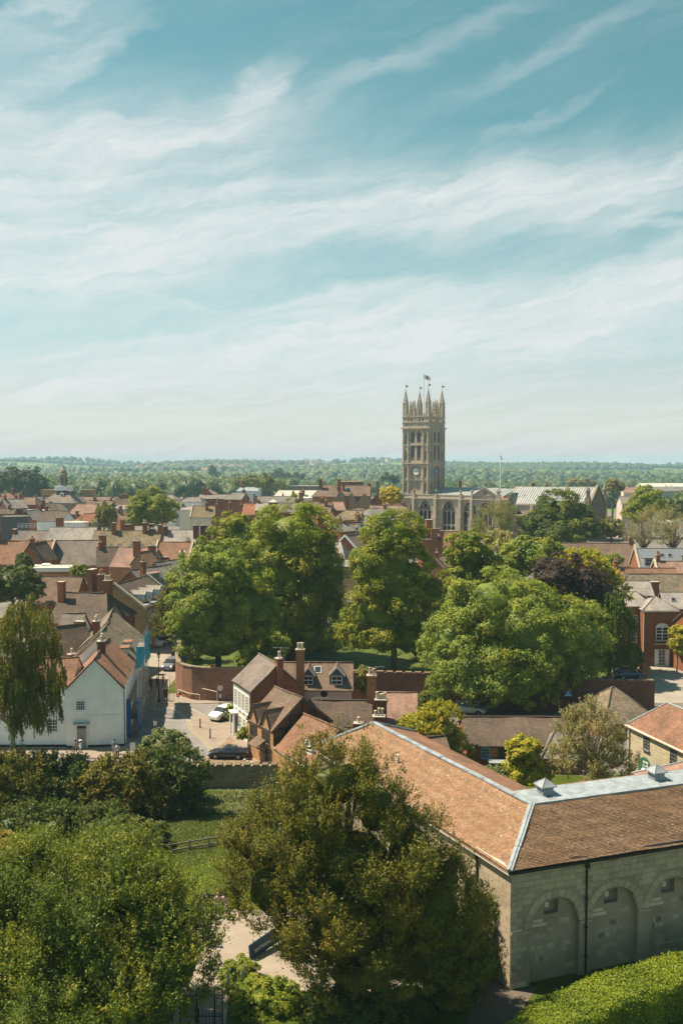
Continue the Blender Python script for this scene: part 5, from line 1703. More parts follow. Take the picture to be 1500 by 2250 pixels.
few('clay_roofed_house', 'plain red roof right below the church windows', 985, 1169, 246, -2, 5.6, 7, 3.2, 'clay', 'grey', chims=((-2.4, 0, 1.0, 0.8, 0.7, 0),))
few('white_edged_cottage', 'little pink roof with white verges among the trees below the church', 962, 1222, 196, 60, 4, 4, 2.0, 'pink', 'brick')

# --- right side
C = 'houses on the right of the town'
def rt(*a, **k):
    k.setdefault('group', C); return H(*a, **k)
rt('long_tiled_hall', 'long plain brown roof with stone copings beyond the copper beech', 1302, 1194, 222, -3, 18.5, 11, 4.7, 'brown', 'brick', coping=(-1, 1), sag=0.08)
rt('metal_roofed_house', 'grey metal roofed house with two glazed box dormers', 1456, 1206, 212, -3, 12.4, 9, 4.0, 'metal', 'brick', coping=(-1, 1), sag=0.0,
  dorms=(('F', -4.1, 0.86, 2.0, 1.8, dict(flat_top=True, roof=RF['metal'], wall=WL['grey'])), ('F', 4.3, 0.62, 2.0, 1.3, dict(flat_top=True, roof=RF['metal'], wall=WL['grey']))), skylights=(('F', -0.7, 0.35, 0.9, 0.9), ('F', 1.0, 0.35, 0.9, 0.9)))
rt('pink_roofed_house', 'pink tiled roof with a lead valley below the metal roof', 1484, 1234, 192, -4, 8.5, 7, 2.4, 'pink', 'brick', coping=(-1,))
rt('flat_roofed_extension', 'pale flat roofed extension with white fascias left of the brick stacks', 1350, 1250, 190, -4, 7, 5.5, 0.2, 'flat', 'white', hips=(2.6, 2.6), sag=0)
rt('clay_roofed_house', 'plain clay roof running behind the brick stacks', 1412, 1249, 186, -2, 12, 8, 3.0, 'clay', 'brick')
rt('brick_range', 'rough brown roof slope between two broad brick stacks', 1442, 1262, 172, -2, 10.5, 9, 4.2, 'stonetile', 'brown', chims=((-1.4, -3.2, -0.9, 1.5, 1.0, 0), (4.6, -3.2, -0.7, 1.5, 1.0, 0)), skylights=(('F', -3.2, 0.8, 0.6, 0.9), ('F', 2.6, 0.82, 0.6, 0.9)))
rt('corrugated_roofed_range', 'ribbed buff tile roof above the three storey brick house', 1384, 1277, 164, -3, 6.2, 6, 2.0, 'pale', 'brick')
bh = rt('brick_house', 'three storey orange brick house with white sash windows facing the forecourt', 1376, 1302, 151, -2, 5.6, 8, 1.6, 'pale', 'orange', hips=(1.4, 1.4), wins=(('F', 0.15, 6.6, 0.95, 0.95, 3, 2), ('F', 0.0, 3.4, 1.15, 1.7, 3, 4), ('F', 1.35, 0.7, 1.7, 1.5, 6, 4), ('F', -2.0, 3.4, 1.1, 1.7, 3, 4)))
rt('white_gabled_turret', 'little white edged gable over the three storey brick house', 1392, 1298, 155, 84, 4, 3.6, 0.9, 'pale', 'brown')
sh = rt('slate_hipped_pavilion', 'brick pavilion with a hipped slate roof and tall white french windows', 1437, 1312, 148, 0, 5.35, 6.0, 1.6, 'pale', 'brick', hips=(2.6, 2.6), sag=0.0, wins=())
zz = sh['zr']
window(sh, 0.25, -3.02, 4.0, 0, 1.95, 2.1, 2, 4, arch=True, frame=0.12, bar=0.08, split=True)
window(sh, 0.25, -3.02, 0.12, 0, 1.15, 2.5, 2, 5, frame=0.12, bar=0.05, sill=False)
for s in (-0.62, 1.12):
    m = MB(); m.box((s, -3.06, 1.35), (0.5, 0.08, 2.6)); m.box((s, -3.09, 1.35), (0.06, 0.05, 2.5)); m.build('shutter', M_WHITE, sh)
m = MB(); m.box((0.25, -3.2, 3.5), (2.4, 0.55, 0.1), m=1)
for k in range(13): m.bar((-0.75 + k * 0.167, -3.42, 3.55), (-0.75 + k * 0.167, -3.42, 4.25), 0.025)
m.bar((-0.8, -3.42, 4.25), (1.3, -3.42, 4.25), 0.05); m.build('balcony', [M_BLACK, M_CREAMP], sh)
m = MB(); m.tube([(-2.6, -3.1, 0), (-2.6, -3.1, zz - 1.7)], 0.06, 6); m.build('downpipe', M_CREAMP, sh)
m = MB(); m.box((0, -3.05, zz - 1.72), (5.7, 0.3, 0.18)); m.build('eaves_board', M_WHITE, sh)
rt('pale_roofed_house', 'cream roofed house at the right edge with dark square windows', 1492, 1302, 158, -4, 6, 6, 2.2, 'pale', 'dbrick', skylights=(('F', -1.4, 0.5, 0.7, 0.8), ('F', 1.0, 0.55, 0.7, 0.8)))
rt('tiled_garage', 'low brown roof at the right edge beside the yellow bush', 1530, 1340, 142, 20, 4.5, 4.5, 1.8, 'brown', 'brick', chims=((0.5, 0.3, 0.5),))
rt('pink_rendered_house', 'pink walled house with sash windows right of the church gable', 1392, 1091, 330, -3, 10, 8, 2.2, 'slate', 'pinkr', wins=tuple(('F', s, z, 0.8, 1.2) for s in (-2.6, 0.6) for z in (7.5, 4.0)), hips=(0, 1.5))
rt('far_houses', 'cluster of pinkish far houses beyond the church gable', 1394, 1070, 620, -5, 16, 9, 3.5, 'pink', 'pinkr', chims=((-4, 0, 1.5), (3, 0, 1.5)))
rt('warehouse', 'long pale warehouse roof far off at right', 1455, 1062, 900, 2, 46, 20, 3, 'flat', 'conc', sag=0)
rt('warehouse', 'grey shed roof in front of the pale warehouse', 1450, 1070, 760, 2, 50, 16, 3, 'slate', 'conc', sag=0)
rt('white_block', 'plain white block among the trees at the right edge', 1490, 1096, 420, 0, 9, 8, 0.3, 'flat', 'white', hips=(3.9, 3.9), sag=0)
rt('far_chimney_house', 'dark roof and stack behind the church choir', 1180, 1070, 420, 0, 14, 8, 2, 'dark', 'dbrick', chims=((-2, 0, 1.8, 1.6, 1.0), (4, 0, 1.2)))
rt('far_chimney_house', 'brick stack standing behind the nave roof', 1010, 1072, 410, 0, 6, 6, 1.5, 'dark', 'brick', chims=((0, 0, 3.2, 1.3, 1.0, 0),))

# packed small houses between the named ones
random.seed(33)
for roof, word in (('clay', 'red'), ('dark', 'dark brown'), ('pink', 'pinkish'), ('slate', 'grey')):
    for k in range(9):
        u = random.uniform(-10, 860); v = random.uniform(1094, 1116); Y = 31 * 2100 / (v - 1020) * 0.42 + random.uniform(110, 190)
        if 870 < u < 1000: continue
        a_ = random.choice((0, 0, 20, -25, 60, 75, 85)) + random.uniform(-8, 8)
        H('crowded_house', 'small %s roofed house packed among the roofs of the old town' % word, u, v, Y, a_, random.uniform(5, 9), random.uniform(5, 7), random.uniform(2.2, 3.2), roof, random.choice(('brick', 'brick', 'orange', 'cream', 'white', 'dbrick')), group='packed %s roofed houses' % word,
          wins=(('F', random.uniform(-1, 1), 3.0, 0.9, 1.2), ('R', 0, 3.2, 0.9, 1.2), ('L', 0, 3.2, 0.9, 1.2)))
# rows of far houses, too small for parts
random.seed(21)
FAR = 'far houses on the edge of town'
far_labels = ['small far house with a red roof out beyond the town', 'small far house with a grey roof out beyond the town', 'small far house with a pink roof out beyond the town']
far_me = []
for roof, wall in (('clay', 'brick'), ('slate', 'cream'), ('pink', 'pinkr')):
    m = MB()
    m.prism([(-5, -4, 0), (-5, 4, 0), (-5, 4, 5.5), (-5, 0, 9), (-5, -4, 5.5)], (10, 0, 0), 1)
    for s in (-1, 1): m.sheet((-5.3, 0, 9.1), (5.3, 0, 9.1), (5.3, s * 4.4, 5.3), (-5.3, s * 4.4, 5.3), 1, 1, 0, 0.2, 0)
    m.box((3.5, 0, 9.6), (1, 0.7, 1.6), m=2)
    far_me.append(m.mesh('far_house', [RF[roof], WL[wall], WL['brick']]))
spots = []
for u in range(1015, 1300, 11): spots.append((u + random.uniform(-3, 3), random.uniform(480, 640)))
for u in range(60, 880, 22): spots.append((u + random.uniform(-6, 6), random.uniform(480, 600)))
for u in range(520, 700, 9): spots.append((u + random.uniform(-5, 5), random.uniform(2700, 3500)))
for u in range(700, 860, 13): spots.append((u + random.uniform(-5, 5), random.uniform(2500, 3500)))
for u in range(300, 520, 30): spots.append((u + random.uniform(-9, 9), random.uniform(2200, 3400)))
for u, Y in spots:
    x = (u - 750) / FPX * Y
    k = random.choice((0, 1, 2, 2))
    o = obj('far_house', far_me[k], None, (x, Y, gzf(x, Y) + (0 if Y < 1000 else 4)), (0, 0, random.uniform(-0.7, 0.7)))
    if Y > 1000: o.scale = (1.6, 1.5, 1.5)
    tag(o, far_labels[k], 'house', FAR + (' red' if k == 0 else ' grey' if k == 1 else ' pink'))
# ------------------------------------------------------------------ the stone stable block in front
SB = G(1120, 2175, 0)
EC = P(1120, 1905, SB.y)                     # corner of the eaves
EZ = EC.z
RZ = EZ + 1.65
dL = Vector((-0.441, 0.8975, 0)).normalized(); dR = Vector((0.943, 0.333, 0)).normalized()
nL = Vector((dL.y, -dL.x, 0)); nR = Vector((-dR.y, dR.x, 0))      # inwards
st = empty('stable_block', SB, 0, 'long stone stable block with tiled roof, lead ridges and blind arches', 'stable block')
LL, LR = 27.0, 30.0
ins = 4.66
def sbp(t, s, d, n, z): return d * t + n * s + Vector((0, 0, z))
cosab = dL.dot(dR)
# the ridge corner lies the same distance inside both walls
kk = ins / math.sin(math.acos(cosab) / 2)
bis = (dL + dR).normalized()
Rc = bis * kk + Vector((0, 0, RZ))

def m_tiles():
    t = NT('plain_clay_tiles')
    a = t.n.new('ShaderNodeAttribute'); a.attribute_name = 'leaf'
    ob = t.tc.outputs['Object']
    col = t.mix(a.outputs['Fac'], (0.185, 0.108, 0.066), (0.37, 0.225, 0.138))
    big = t.noise(ob, 0.35, 5, 0.62)
    col = t.mix(t.ramp(big, 0.38, 0.68, 0, 0.55), col, (0.235, 0.125, 0.070))
    str_ = t.noise(ob, 1.3, 4, 0.6)
    col = t.mix(t.ramp(str_, 0.52, 0.74, 0, 0.55), col, (0.15, 0.105, 0.062))
    li = t.noise(ob, 5.5, 3, 0.6)
    col = t.mix(t.math('MULTIPLY', t.ramp(li, 0.60, 0.66), t.ramp(t.noise(ob, 0.5, 3), 0.42, 0.62)), col, (0.46, 0.42, 0.36))
    return t.done(col, 0.9, 0.15)
M_TILES = m_tiles()

def tile_slope(name, parent, a, b, c, d, gauge=0.115, width=0.175, hook=0.03):
    """plain tiles laid in overlapping courses; a-b along the ridge, d-c along the eaves"""
    a, b, c, d = [np.array(Vector(p)) for p in (a, b, c, d)]
    ux = unit((c - d)[None])[0]
    # slope direction square to the courses
    nn_ = np.cross(ux, a - d); nn_ = nn_ / np.linalg.norm(nn_)
    if nn_[2] < 0: nn_ = -nn_
    up = np.cross(nn_, ux); up = up / np.linalg.norm(up)
    if up[2] < 0: up = -up
    S = (a - d) @ up
    rows = int(S / gauge)
    P_, T_ = [], []
    for r_ in range(rows):
        f0 = r_ / rows
        lo = (d + (a - d) * f0 - d) @ ux; hi = (c + (b - c) * f0 - d) @ ux
        x = np.arange(lo - (width / 2 if r_ % 2 else 0), hi, width)
        x0 = np.clip(x + 0.006, lo, hi); x1 = np.clip(x + width - 0.006, lo, hi)
        ok = x1 - x0 > 0.03
        x0, x1 = x0[ok], x1[ok]
        n = len(x0)
        lift = hook + RNG.normal(0, 0.006, n)
        wav = 0.02 * np.sin(x0 * 0.9 + r_ * 0.13) + 0.012 * np.sin(x0 * 2.3 + r_ * 0.4) + 0.035 * np.sin(x0 * 0.37 + r_ * 0.06) * np.sin(r_ * 0.11 + x0 * 0.1)
        s0 = r_ * S / rows + RNG.normal(0, 0.006, n); s1 = np.full(n, (r_ + 1.25) * S / rows)
        q = lambda xx, ss, hh: d + ux * xx[:, None] + up * ss[:, None] + nn_ * hh[:, None]
        v = np.stack([q(x0, s0, wav + lift * 0.1), q(x1, s0, wav + lift * 0.1), q(x1, s0, wav + lift), q(x0, s0, wav + lift), q(x1, s1, wav + 0.004), q(x0, s1, wav + 0.004)], 1)
        P_.append(v); T_.append(np.clip(RNG.normal(0.5, 0.24, n) + 0.15 * np.sin(r_ * 0.8), 0, 1))
    v = np.concatenate(P_); t = np.concatenate(T_)
    n = len(v)
    idx = np.array([[0, 1, 2, 3], [3, 2, 4, 5]])
    li = (np.arange(n)[:, None, None] * 6 + idx[None]).reshape(-1).astype(np.int32)
    me = bpy.data.meshes.new(name)
    me.vertices.add(n * 6); me.loops.add(n * 8); me.polygons.add(n * 2)
    me.vertices.foreach_set('co', v.reshape(-1).astype(np.float32))
    me.loops.foreach_set('vertex_index', li)
    me.polygons.foreach_set('loop_start', np.arange(0, n * 8, 4, dtype=np.int32))
    at = me.attributes.new('leaf', 'FLOAT', 'FACE'); at.data.foreach_set('value', np.repeat(t, 2).astype(np.float32))
    me.materials.append(M_TILES)
    me.update(calc_edges=True)
    return tag(obj(name, me, parent), kind='stuff')

zE, zR = EZ, RZ
ov = 0.32
k_ = (zR - zE) / ins
eC = bis * (-ov / math.sin(math.acos(cosab) / 2)) + Vector((0, 0, zE - k_ * ov))
eL = sbp(LL + ov, -ov, dL, nL, zE - k_ * ov)
R2 = sbp(LL - 1.2, ins, dL, nL, zR)
eR = sbp(LR, -ov, dR, nR, zE - k_ * ov)
R3 = sbp(LR, ins, dR, nR, zR)
tile_slope('tile_courses', st, R2, Rc, eC, eL)
tile_slope('tile_courses', st, Rc, R3, eR, eC)
# hidden slopes and roof body
m = MB()
bl = sbp(LL + ov, 2 * ins + ov, dL, nL, zE - k_ * ov)
sn = math.sin(math.acos(cosab))
WF = 2.3                                       # width of the lead flat
ic = dL * ((2 * ins + WF) / sn) + dR * ((2 * ins) / sn) + Vector((0, 0, zE))
th = Vector((0, 0, -0.14))
m.poly([R2 + th, eL + th, eC + th, Rc + th]); m.poly([Rc + th, eC + th, eR + th, R3 + th])
m.poly([eL, R2, bl][::-1])
m.poly([R2, Rc + nR * WF * 0.0 + dL * 0.5, ic, bl])
RcB = Rc + dL * (WF / sn)
R3B = R3 + nR * WF
bR = sbp(LR, 2 * ins + WF, dR, nR, zE)
m.poly([RcB, R3B, bR, ic][::-1])
m.build('roof', RF['clay'], st)
# walls
EH = zE - 0.02
M_SB = WL['block']
def m_blocks(key, c):
    t = NT(key)
    geo = t.n.new('ShaderNodeNewGeometry'); pos = geo.outputs['Position']
    n = t.noise(pos, 0.6, 6, 0.65); n2 = t.noise(pos, 4.5, 4, 0.65)
    col = t.mix(t.ramp(n, 0.4, 0.72, 0, 0.6), c, mul(c, 0.58))
    col = t.mix(t.ramp(n2, 0.5, 0.75, 0, 0.5), col, mul(c, 1.28))
    t.bump(n2, 0.02, 0.6)
    return t.done(col, 0.93, 0.12)
BLK = [m_blocks('sandstone', (0.46, 0.37, 0.265)), m_blocks('grey_sandstone', (0.40, 0.325, 0.235)), m_blocks('pale_sandstone', (0.60, 0.51, 0.37)), m_blocks('rusty_sandstone', (0.39, 0.26, 0.145))]
M_BACK = m_blocks('mortared_stone', (0.335, 0.27, 0.195))
arches = [(1.31, 4.68), (5.53, 8.90), (9.78, 13.15), (14.0, 17.4)]
SPR, RISE = 3.45, 1.72
ops = [op(a, b, -0.4, SPR, RISE, 'round') for a, b in arches]
m = MB()
pierced_wall(m, (0, 0, 0), dR, -nR, LR, EH, ops, 0.34, 0, 0, z_base=-0.6, back=False)
for a, b in arches:
    c_ = (a + b) / 2
    pierced_wall(m, nR * 0.34 + dR * (a - 0.02), dR, -nR, b - a + 0.04, SPR + RISE, [op((b - a) / 2 - 0.55, (b - a) / 2 + 0.45, 4.0, 4.85)], 0.4, 0, 0, z_base=-0.6)
m.quad(Vector((0, 0, -0.6)), dL * LL + Vector((0, 0, -0.6)), dL * LL + Vector((0, 0, EH)), Vector((0, 0, EH)))
e_ = dL * LL + nL * 2 * ins
m.quad(dL * LL + Vector((0, 0, -0.6)), e_ + Vector((0, 0, -0.6)), e_ + Vector((0, 0, EH)), dL * LL + Vector((0, 0, EH)))
icb = Vector((ic.x, ic.y, 0))
m.quad(e_ + Vector((0, 0, -0.6)), icb + Vector((0, 0, -0.6)), icb + Vector((0, 0, EH)), e_ + Vector((0, 0, EH)))
m.quad(icb + Vector((0, 0, -0.6)), bR * 1 + Vector((0, 0, -0.6 - bR.z)), bR + Vector((0, 0, EH - bR.z)), icb + Vector((0, 0, EH)))
wall = m.build('wall', M_BACK, st)
# stone blocks: one object per block
ub = []
for mt in BLK:
    m = MB(); m.box((0, 0, 0), (1, 1, 1)); ub.append(m.mesh('stone_block', mt, uv=False))
ubs = MB()
nblk = [0]
def block(parent, O, d, n_out, x0, x1, z0, z1, proud=0.016, kind=None):
    w, h = x1 - x0 - 0.022, z1 - z0 - 0.022
    k = kind if kind is not None else random.choices((0, 1, 2, 3), (8, 4, 0.25, 0.25))[0]
    c = O + d * ((x0 + x1) / 2) + n_out * (proud / 2 - 0.02) + Vector((0, 0, (z0 + z1) / 2))
    if nblk[0] >= 300:
        ubs.box(c, (w, 0.04 + proud, h), math.atan2(d.y, d.x), m=k)
        return
    nblk[0] += 1
    o = obj('stone_block', ub[k], parent, c, (0, random.gauss(0, 0.004), math.atan2(d.y, d.x) + random.gauss(0, 0.004)))
    o.scale = (w, 0.04 + proud * random.uniform(0.5, 1.4), h)
ZR = Vector((0, 0, 0))
def in_arch(x0, x1, z0, z1, grow):
    for a, b in arches:
        c_, r_ = (a + b) / 2, (b - a) / 2 + grow
        if x1 > a - (0.02 if z0 < SPR - 0.05 else grow) and x0 < b + (0.02 if z0 < SPR - 0.05 else grow):
            if z0 < SPR - 0.05: return True
            for x in (x0, x1, min(max(c_, x0), x1)):
                for z in (z0, z1):
                    if math.hypot(x - c_, (z - SPR) * ((b - a) / 2) / RISE) < r_ + 0.01: return True
    return False
random.seed(3)
rh = 0.355
rh = 0.355
# sunlit side wall
z = 0.02; row = 0
while z + rh < EH - 0.15:
    x = 0.0
    while x < 7.5:
        w = random.uniform(0.6, 1.1)
        if x == 0: w = 0.42 if row % 2 else 0.75
        block(wall, ZR, dL, -nL, x, x + w, z, z + rh, 0.025)
        x += w
    z += rh; row += 1
z = 0.02
row = 0
while z + rh < EH - 0.15:
    x = 0.0
    while x < 13.6:
        w = random.uniform(0.55, 1.05)
        if x == 0: w = 0.75 if row % 2 else 0.42
        # stop at the edge of an arch
        nxt = min([a for a, b in arches if a > x + 0.05] + [99])
        if z < SPR - 0.05 and x + w > nxt - 0.22: w = nxt - x
        if not in_arch(x, x + w, z, z + rh, 0.42):
            block(wall, ZR, dR, -nR, x, x + w, z, z + rh, 0.028)
        elif z < SPR - 0.05:
            b = [b for a, b in arches if a - 0.1 < x + w / 2 < b + 0.1]
            if b: w = b[0] - x
            if w <= 0.02: w = 0.3
        x += w
    z += rh; row += 1
# voussoirs round the arches
vn = 0
for ai, (a, b) in enumerate(arches[:3]):
    c_, r_ = (a + b) / 2, (b - a) / 2
    N = 13
    for i in range(N):
        t0, t1 = math.pi * i / N + 0.008, math.pi * (i + 1) / N - 0.008
        pts = []
        for t in (t0, (t0 + t1) / 2, t1): pts.append((c_ - r_ * math.cos(t), SPR + RISE * math.sin(t)))
        for t in (t1, t0): pts.append((c_ - (r_ + 0.44) * math.cos(t), SPR + (RISE + 0.44) * math.sin(t)))
        m = MB(); m.prism([dR * x + Vector((0, 0, z_)) + nR * 0.02 for x, z_ in pts], -nR * 0.055)
        m.build('voussoir', random.choice(BLK[:2]), wall, uv=False)
# patched stones inside the arches
for a, b in arches[:3]:
    for _ in range(16):
        x0 = random.uniform(a + 0.05, b - 0.75); z0 = 0.1 + rh * random.randint(0, 9)
        block(wall, nR * 0.34, dR, -nR, x0, x0 + random.uniform(0.4, 0.7), z0, z0 + rh * 0.9, 0.010, random.choices((0, 1, 2), (6, 4, 0.4))[0])
    x0 = a + 0.12
    block(wall, nR * 0.34, dR, -nR, x0, x0 + 1.15, 3.32, 3.55, 0.03, 2); block(wall, nR * 0.34, dR, -nR, x0 + 0.1, x0 + 0.95, 3.60, 3.80, 0.03, 2)
for a, b in arches[:3]:   # niche jambs picked out in pale stone
    c_ = (a + b) / 2
    block(wall, nR * 0.34, dR, -nR, c_ - 0.53, c_ - 0.22, 4.42, 4.78, -0.05 + 0.07, 2)
tag(ubs.build('small_stone_blocks', BLK, wall, uv=False), kind='stuff')
# imposts, plinth, eaves
m = MB()
prev = 0.0
for a, b in arches + [(LR, LR)]:
    if a > prev: m.bar(dR * prev + Vector((0, 0, SPR - 0.1)) - nR * 0.03, dR * a + Vector((0, 0, SPR - 0.1)) - nR * 0.03, 0.12, 0.17)
    prev = b
m.build('impost_band', BLK[1], wall, uv=False)
m = MB(); m.bar(eC + Vector((0, 0, -0.17)) + nR * 0.07, eR + Vector((0, 0, -0.17)) + nR * 0.07, 0.16, 0.16); m.bar(Vector((0, 0, EH - 0.08)) - nR * 0.05, dR * LR + Vector((0, 0, EH - 0.08)) - nR * 0.05, 0.14, 0.2, m=0)
m.build('gutter', M_BLACK, st, uv=False)
m = MB(); m.bar(eC + Vector((0, 0, -0.23)) + nL * 0.12, eL + Vector((0, 0, -0.23)) + nL * 0.12, 0.16, 0.16); m.bar(Vector((0, 0, EH - 0.12)) - nL * 0.06, dL * LL + Vector((0, 0, EH - 0.12)) - nL * 0.06, 0.16, 0.24)
m.build('eaves_board', M_CREAMP, st, uv=False)
for t, d, n in ((5.12, dR, nR), (3.4, dL, nL), (9.6, dL, nL)):
    c = d * t - n * 0.1
    m = MB(); m.tube([c - n * 0.16 + Vector((0, 0, EH - 0.15)), c - n * 0.1 + Vector((0, 0, EH - 0.6)), c + Vector((0, 0, EH - 0.9)), c + Vector((0, 0, 0.1))], 0.06, 6); m.box(c + Vector((0, 0, EH - 0.55)) - n * 0.06, (0.24, 0.24, 0.26))
    for z in (1.2, 3.0, 4.8): m.box(c + Vector((0, 0, z)), (0.2, 0.2, 0.07))
    m.build('downpipe', M_BLACK, st, uv=False)
m = MB(); c = dL * 2.95 - nL * 0.012
m.bar(c + Vector((0, 0, 4.1)), c + Vector((0, 0, 5.5)), 0.35, 0.03, up=nL); m.build('slit_window', M_GLASS, st, uv=False)
# lead work
def lead_bar(a, b, w=0.36, h=0.1, part='lead_flashing'):
    j = Vector((random.uniform(-.02, .02), random.uniform(-.02, .02), random.uniform(0, .03))); a, b = a + j, b + j
    m = MB(); m.bar(a + Vector((0, 0, 0.05)), b + Vector((0, 0, 0.05)), w * random.uniform(0.9, 1.12), h); m.tube([a + Vector((0, 0, 0.1)), b + Vector((0, 0, 0.1))], 0.07, 6)
    m.build(part, RF['lead'], st, uv=False)
for i in range(3): lead_bar(eC.lerp(Rc, i / 3), eC.lerp(Rc, (i + 1) / 3 - 0.004))
nrg = 12
for i in range(nrg): lead_bar(Rc.lerp(R2, i / nrg), Rc.lerp(R2, (i + 1) / nrg - 0.002), 0.42)
lead_bar(R2, eL, 0.36)
lead_bar(R2, bl, 0.36)
npan = 26
A_, B_, C_, D_ = Rc + Vector((0, 0, 0.05)), R3 + Vector((0, 0, 0.05)), R3B + Vector((0, 0, 0.12)), RcB + Vector((0, 0, 0.12))
for i in range(npan):
    t0, t1 = i / npan + 0.0006, (i + 1) / npan - 0.0006
    q = [A_.lerp(B_, t0), A_.lerp(B_, t1), D_.lerp(C_, t1), D_.lerp(C_, t0)]
    m = MB(); m.prism([p - Vector((0, 0, 0.1)) for p in q], (0, 0, 0.1 + random.uniform(0, 0.015)))
    m.tube([q[1] + Vector((0, 0, 0.01)), q[2] + Vector((0, 0, 0.01))], 0.045, 6)
    m.bar(q[0] + Vector((0, 0, -0.02)), q[1] + Vector((0, 0, -0.02)), 0.26, 0.12)
    m.build('lead_panel', RF['lead'], st, uv=False)
def vent(t, s):
    c = Rc + dR * t + nR * s + Vector((0, 0, 0.1))
    o = bpy.data.objects.new('roof_vent', None)
    m = MB()
    rz = math.atan2(dR.y, dR.x)
    m.box((0, 0, 0.3), (0.95, 0.95, 0.7))
    for z in (0.18, 0.33, 0.48): m.box((0, 0, z), (1.05, 1.05, 0.05))
    o = m.build('roof_vent', RF['lead'], st, loc=c, uv=False); o.rotation_euler = (0, 0, rz); o.scale = (.8, .8, .8)
    m = MB(); m.box((0, 0, 0.68), (1.4, 1.4, 0.08)); m.lathe((0, 0, 0.72), [(0.97, 0), (0.06, 0.52), (0.05, 0.62)], 4, rot=math.pi / 4)
    for k in range(4):
        a = math.pi / 4 + k * math.pi / 2
        m.tube([(0.95 * math.cos(a), 0.95 * math.sin(a), 0.74), (0.04 * math.cos(a), 0.04 * math.sin(a), 1.26)], 0.035, 5)
    m.build('vent_cap', RF['lead'], o, uv=False)
vent(1.75, 1.3); vent(10.6, 1.3)
m = MB(); c = Rc + dL * 13.5 - nL * 2.3 + Vector((0, 0, -0.85)); m.tube([c, c + Vector((0, 0, 0.7))], 0.09, 7); m.build('vent_pipe', M_WHITE, st, uv=False)
m = MB(); m.bar(dR * 9.9 - nR * 0.6 + Vector((0, 0, 1.35)), dR * 12.0 - nR * 0.6 + Vector((0, 0, 1.35)), 0.05); m.bar(dR * 9.9 - nR * 0.6 + Vector((0, 0, 0)), dR * 9.9 - nR * 0.6 + Vector((0, 0, 1.35)), 0.05); m.bar(dR * 12 - nR * 0.6, dR * 12 - nR * 0.6 + Vector((0, 0, 1.35)), 0.05)
rl = empty('handrail', SB, 0, 'thin grey handrail against the third blind arch', 'handrail'); m.build('rail', M_STEEL, rl, uv=False)

# ---- yard wing, far side of the court
yc = P(1378, 1589, 94.3); yd = Vector((0.27, -0.963, 0)).normalized(); yn = Vector((-yd.y, yd.x, 0))
mid = Vector((yc.x, yc.y, 0)) + yd * 9.0 + yn * 2.7
yw = house('stone_yard_wing', 'sunlit sandstone wing with leaded hipped roof and green arched door', 0, 0, 0, math.degrees(math.atan2(yd.y, yd.x)), 18, 5.4, 2.5, 'clay', M_SB, hips=(2.6, 0), pos=(mid.x, mid.y, yc.z + 2.4), base=0.0, cat='stone house', ridge_mat=RF['lead'], sag=0.02, over=0.3)
zz = yw['zr'] - 2.5
for x, z, w, h in ((-9 + 3.3, 3.45, 1.0, 1.45), (-9 + 7.6, 3.2, 1.0, 1.75)):
    window(yw, x, -2.71, z, 0, w, h, 3, 5, mat=m_plain('grey_window_paint', (0.16, 0.16, 0.15), 0.6), bar=0.05)
M_GREEN = m_plain('green_paint', (0.03, 0.15, 0.085), 0.45)
m = MB(); pts = [(1.0 * math.cos(a), 0, 1.75 + 0.9 * math.sin(a)) for a in [math.pi * i / 10 for i in range(11)]] + [(-1.0, 0, 0), (1.0, 0, 0)]
m.prism(pts, (0, -0.1, 0)); o = m.build('door', M_GREEN, yw, loc=(-9 + 3.1, -2.70, 0.0))
f, g = win_mesh(0.8, 0.75, 3, 2); ww = obj('window', f, o, (0.25, -0.1, 1.5)); obj('pane', g, o, (0.25, -0.11, 1.5))
m = MB(); m.tube([(-8.6, -2.8, 0), (-8.6, -2.8, zz)], 0.08, 6); m.build('downpipe', M_CREAMP, yw, uv=False)
m = MB(); m.box((0, -2.86, zz - 0.12), (18.4, 0.2, 0.2)); m.build('eaves_board', M_CREAMP, yw)
house('hipped_roof_corner', 'small pink tiled hip with broad lead ridges at the right edge', 1500, 1676, 78, 18, 5, 6, 1.6, 'pink', M_SB, hips=(2.6, 0), cat='outbuilding', ridge_mat=RF['lead'], sag=0.02)

# ------------------------------------------------------------------ cottages by the square
M_TIMB = M_DARKWOOD
wc = house('white_cottage', 'white fronted cottage with tall sash windows at the corner of the square', 0, 0, 0, -65.7, 6.0, 6.2, 2.75, 'grey', 'brick', pos=(-8.4, 108.4, 8.7), base=0.0, chims=((3.1, 0.2, 0.75, 0.8, 0.7, 1, 'buff'),), sag=0.14)
m = MB(); m.box((0, -3.13, 2.9), (6.0, 0.09, 5.9)); m.build('front_render', WL['cream'], wc)
for s in (-2.1, -0.75, 0.6, 1.95): window(wc, s, -3.18, 3.2, 0, 0.85, 2.0, 3, 6)
for s in (-0.5, 0.9, 2.2): window(wc, s, -3.18, 0.7, 0, 0.8, 1.7, 3, 4)
m = MB(); m.box((-2.0, -3.5, 2.55), (1.5, 0.8, 0.15)); m.box((-2.6, -3.7, 1.25), (0.14, 0.14, 2.5)); m.box((-1.4, -3.7, 1.25), (0.14, 0.14, 2.5)); m.box((-2.0, -3.2, 1.05), (0.95, 0.08, 2.1), m=1); m.build('porch', [M_WHITE, M_BLACK], wc)
m = MB(); m.tube([(3.02, -3.22, 0), (3.02, -3.22, 5.7)], 0.05, 6); m.bar((-3.1, -3.3, 5.85), (3.1, -3.3, 5.85), 0.12, 0.1); m.build('downpipe', M_BLACK, wc, uv=False)

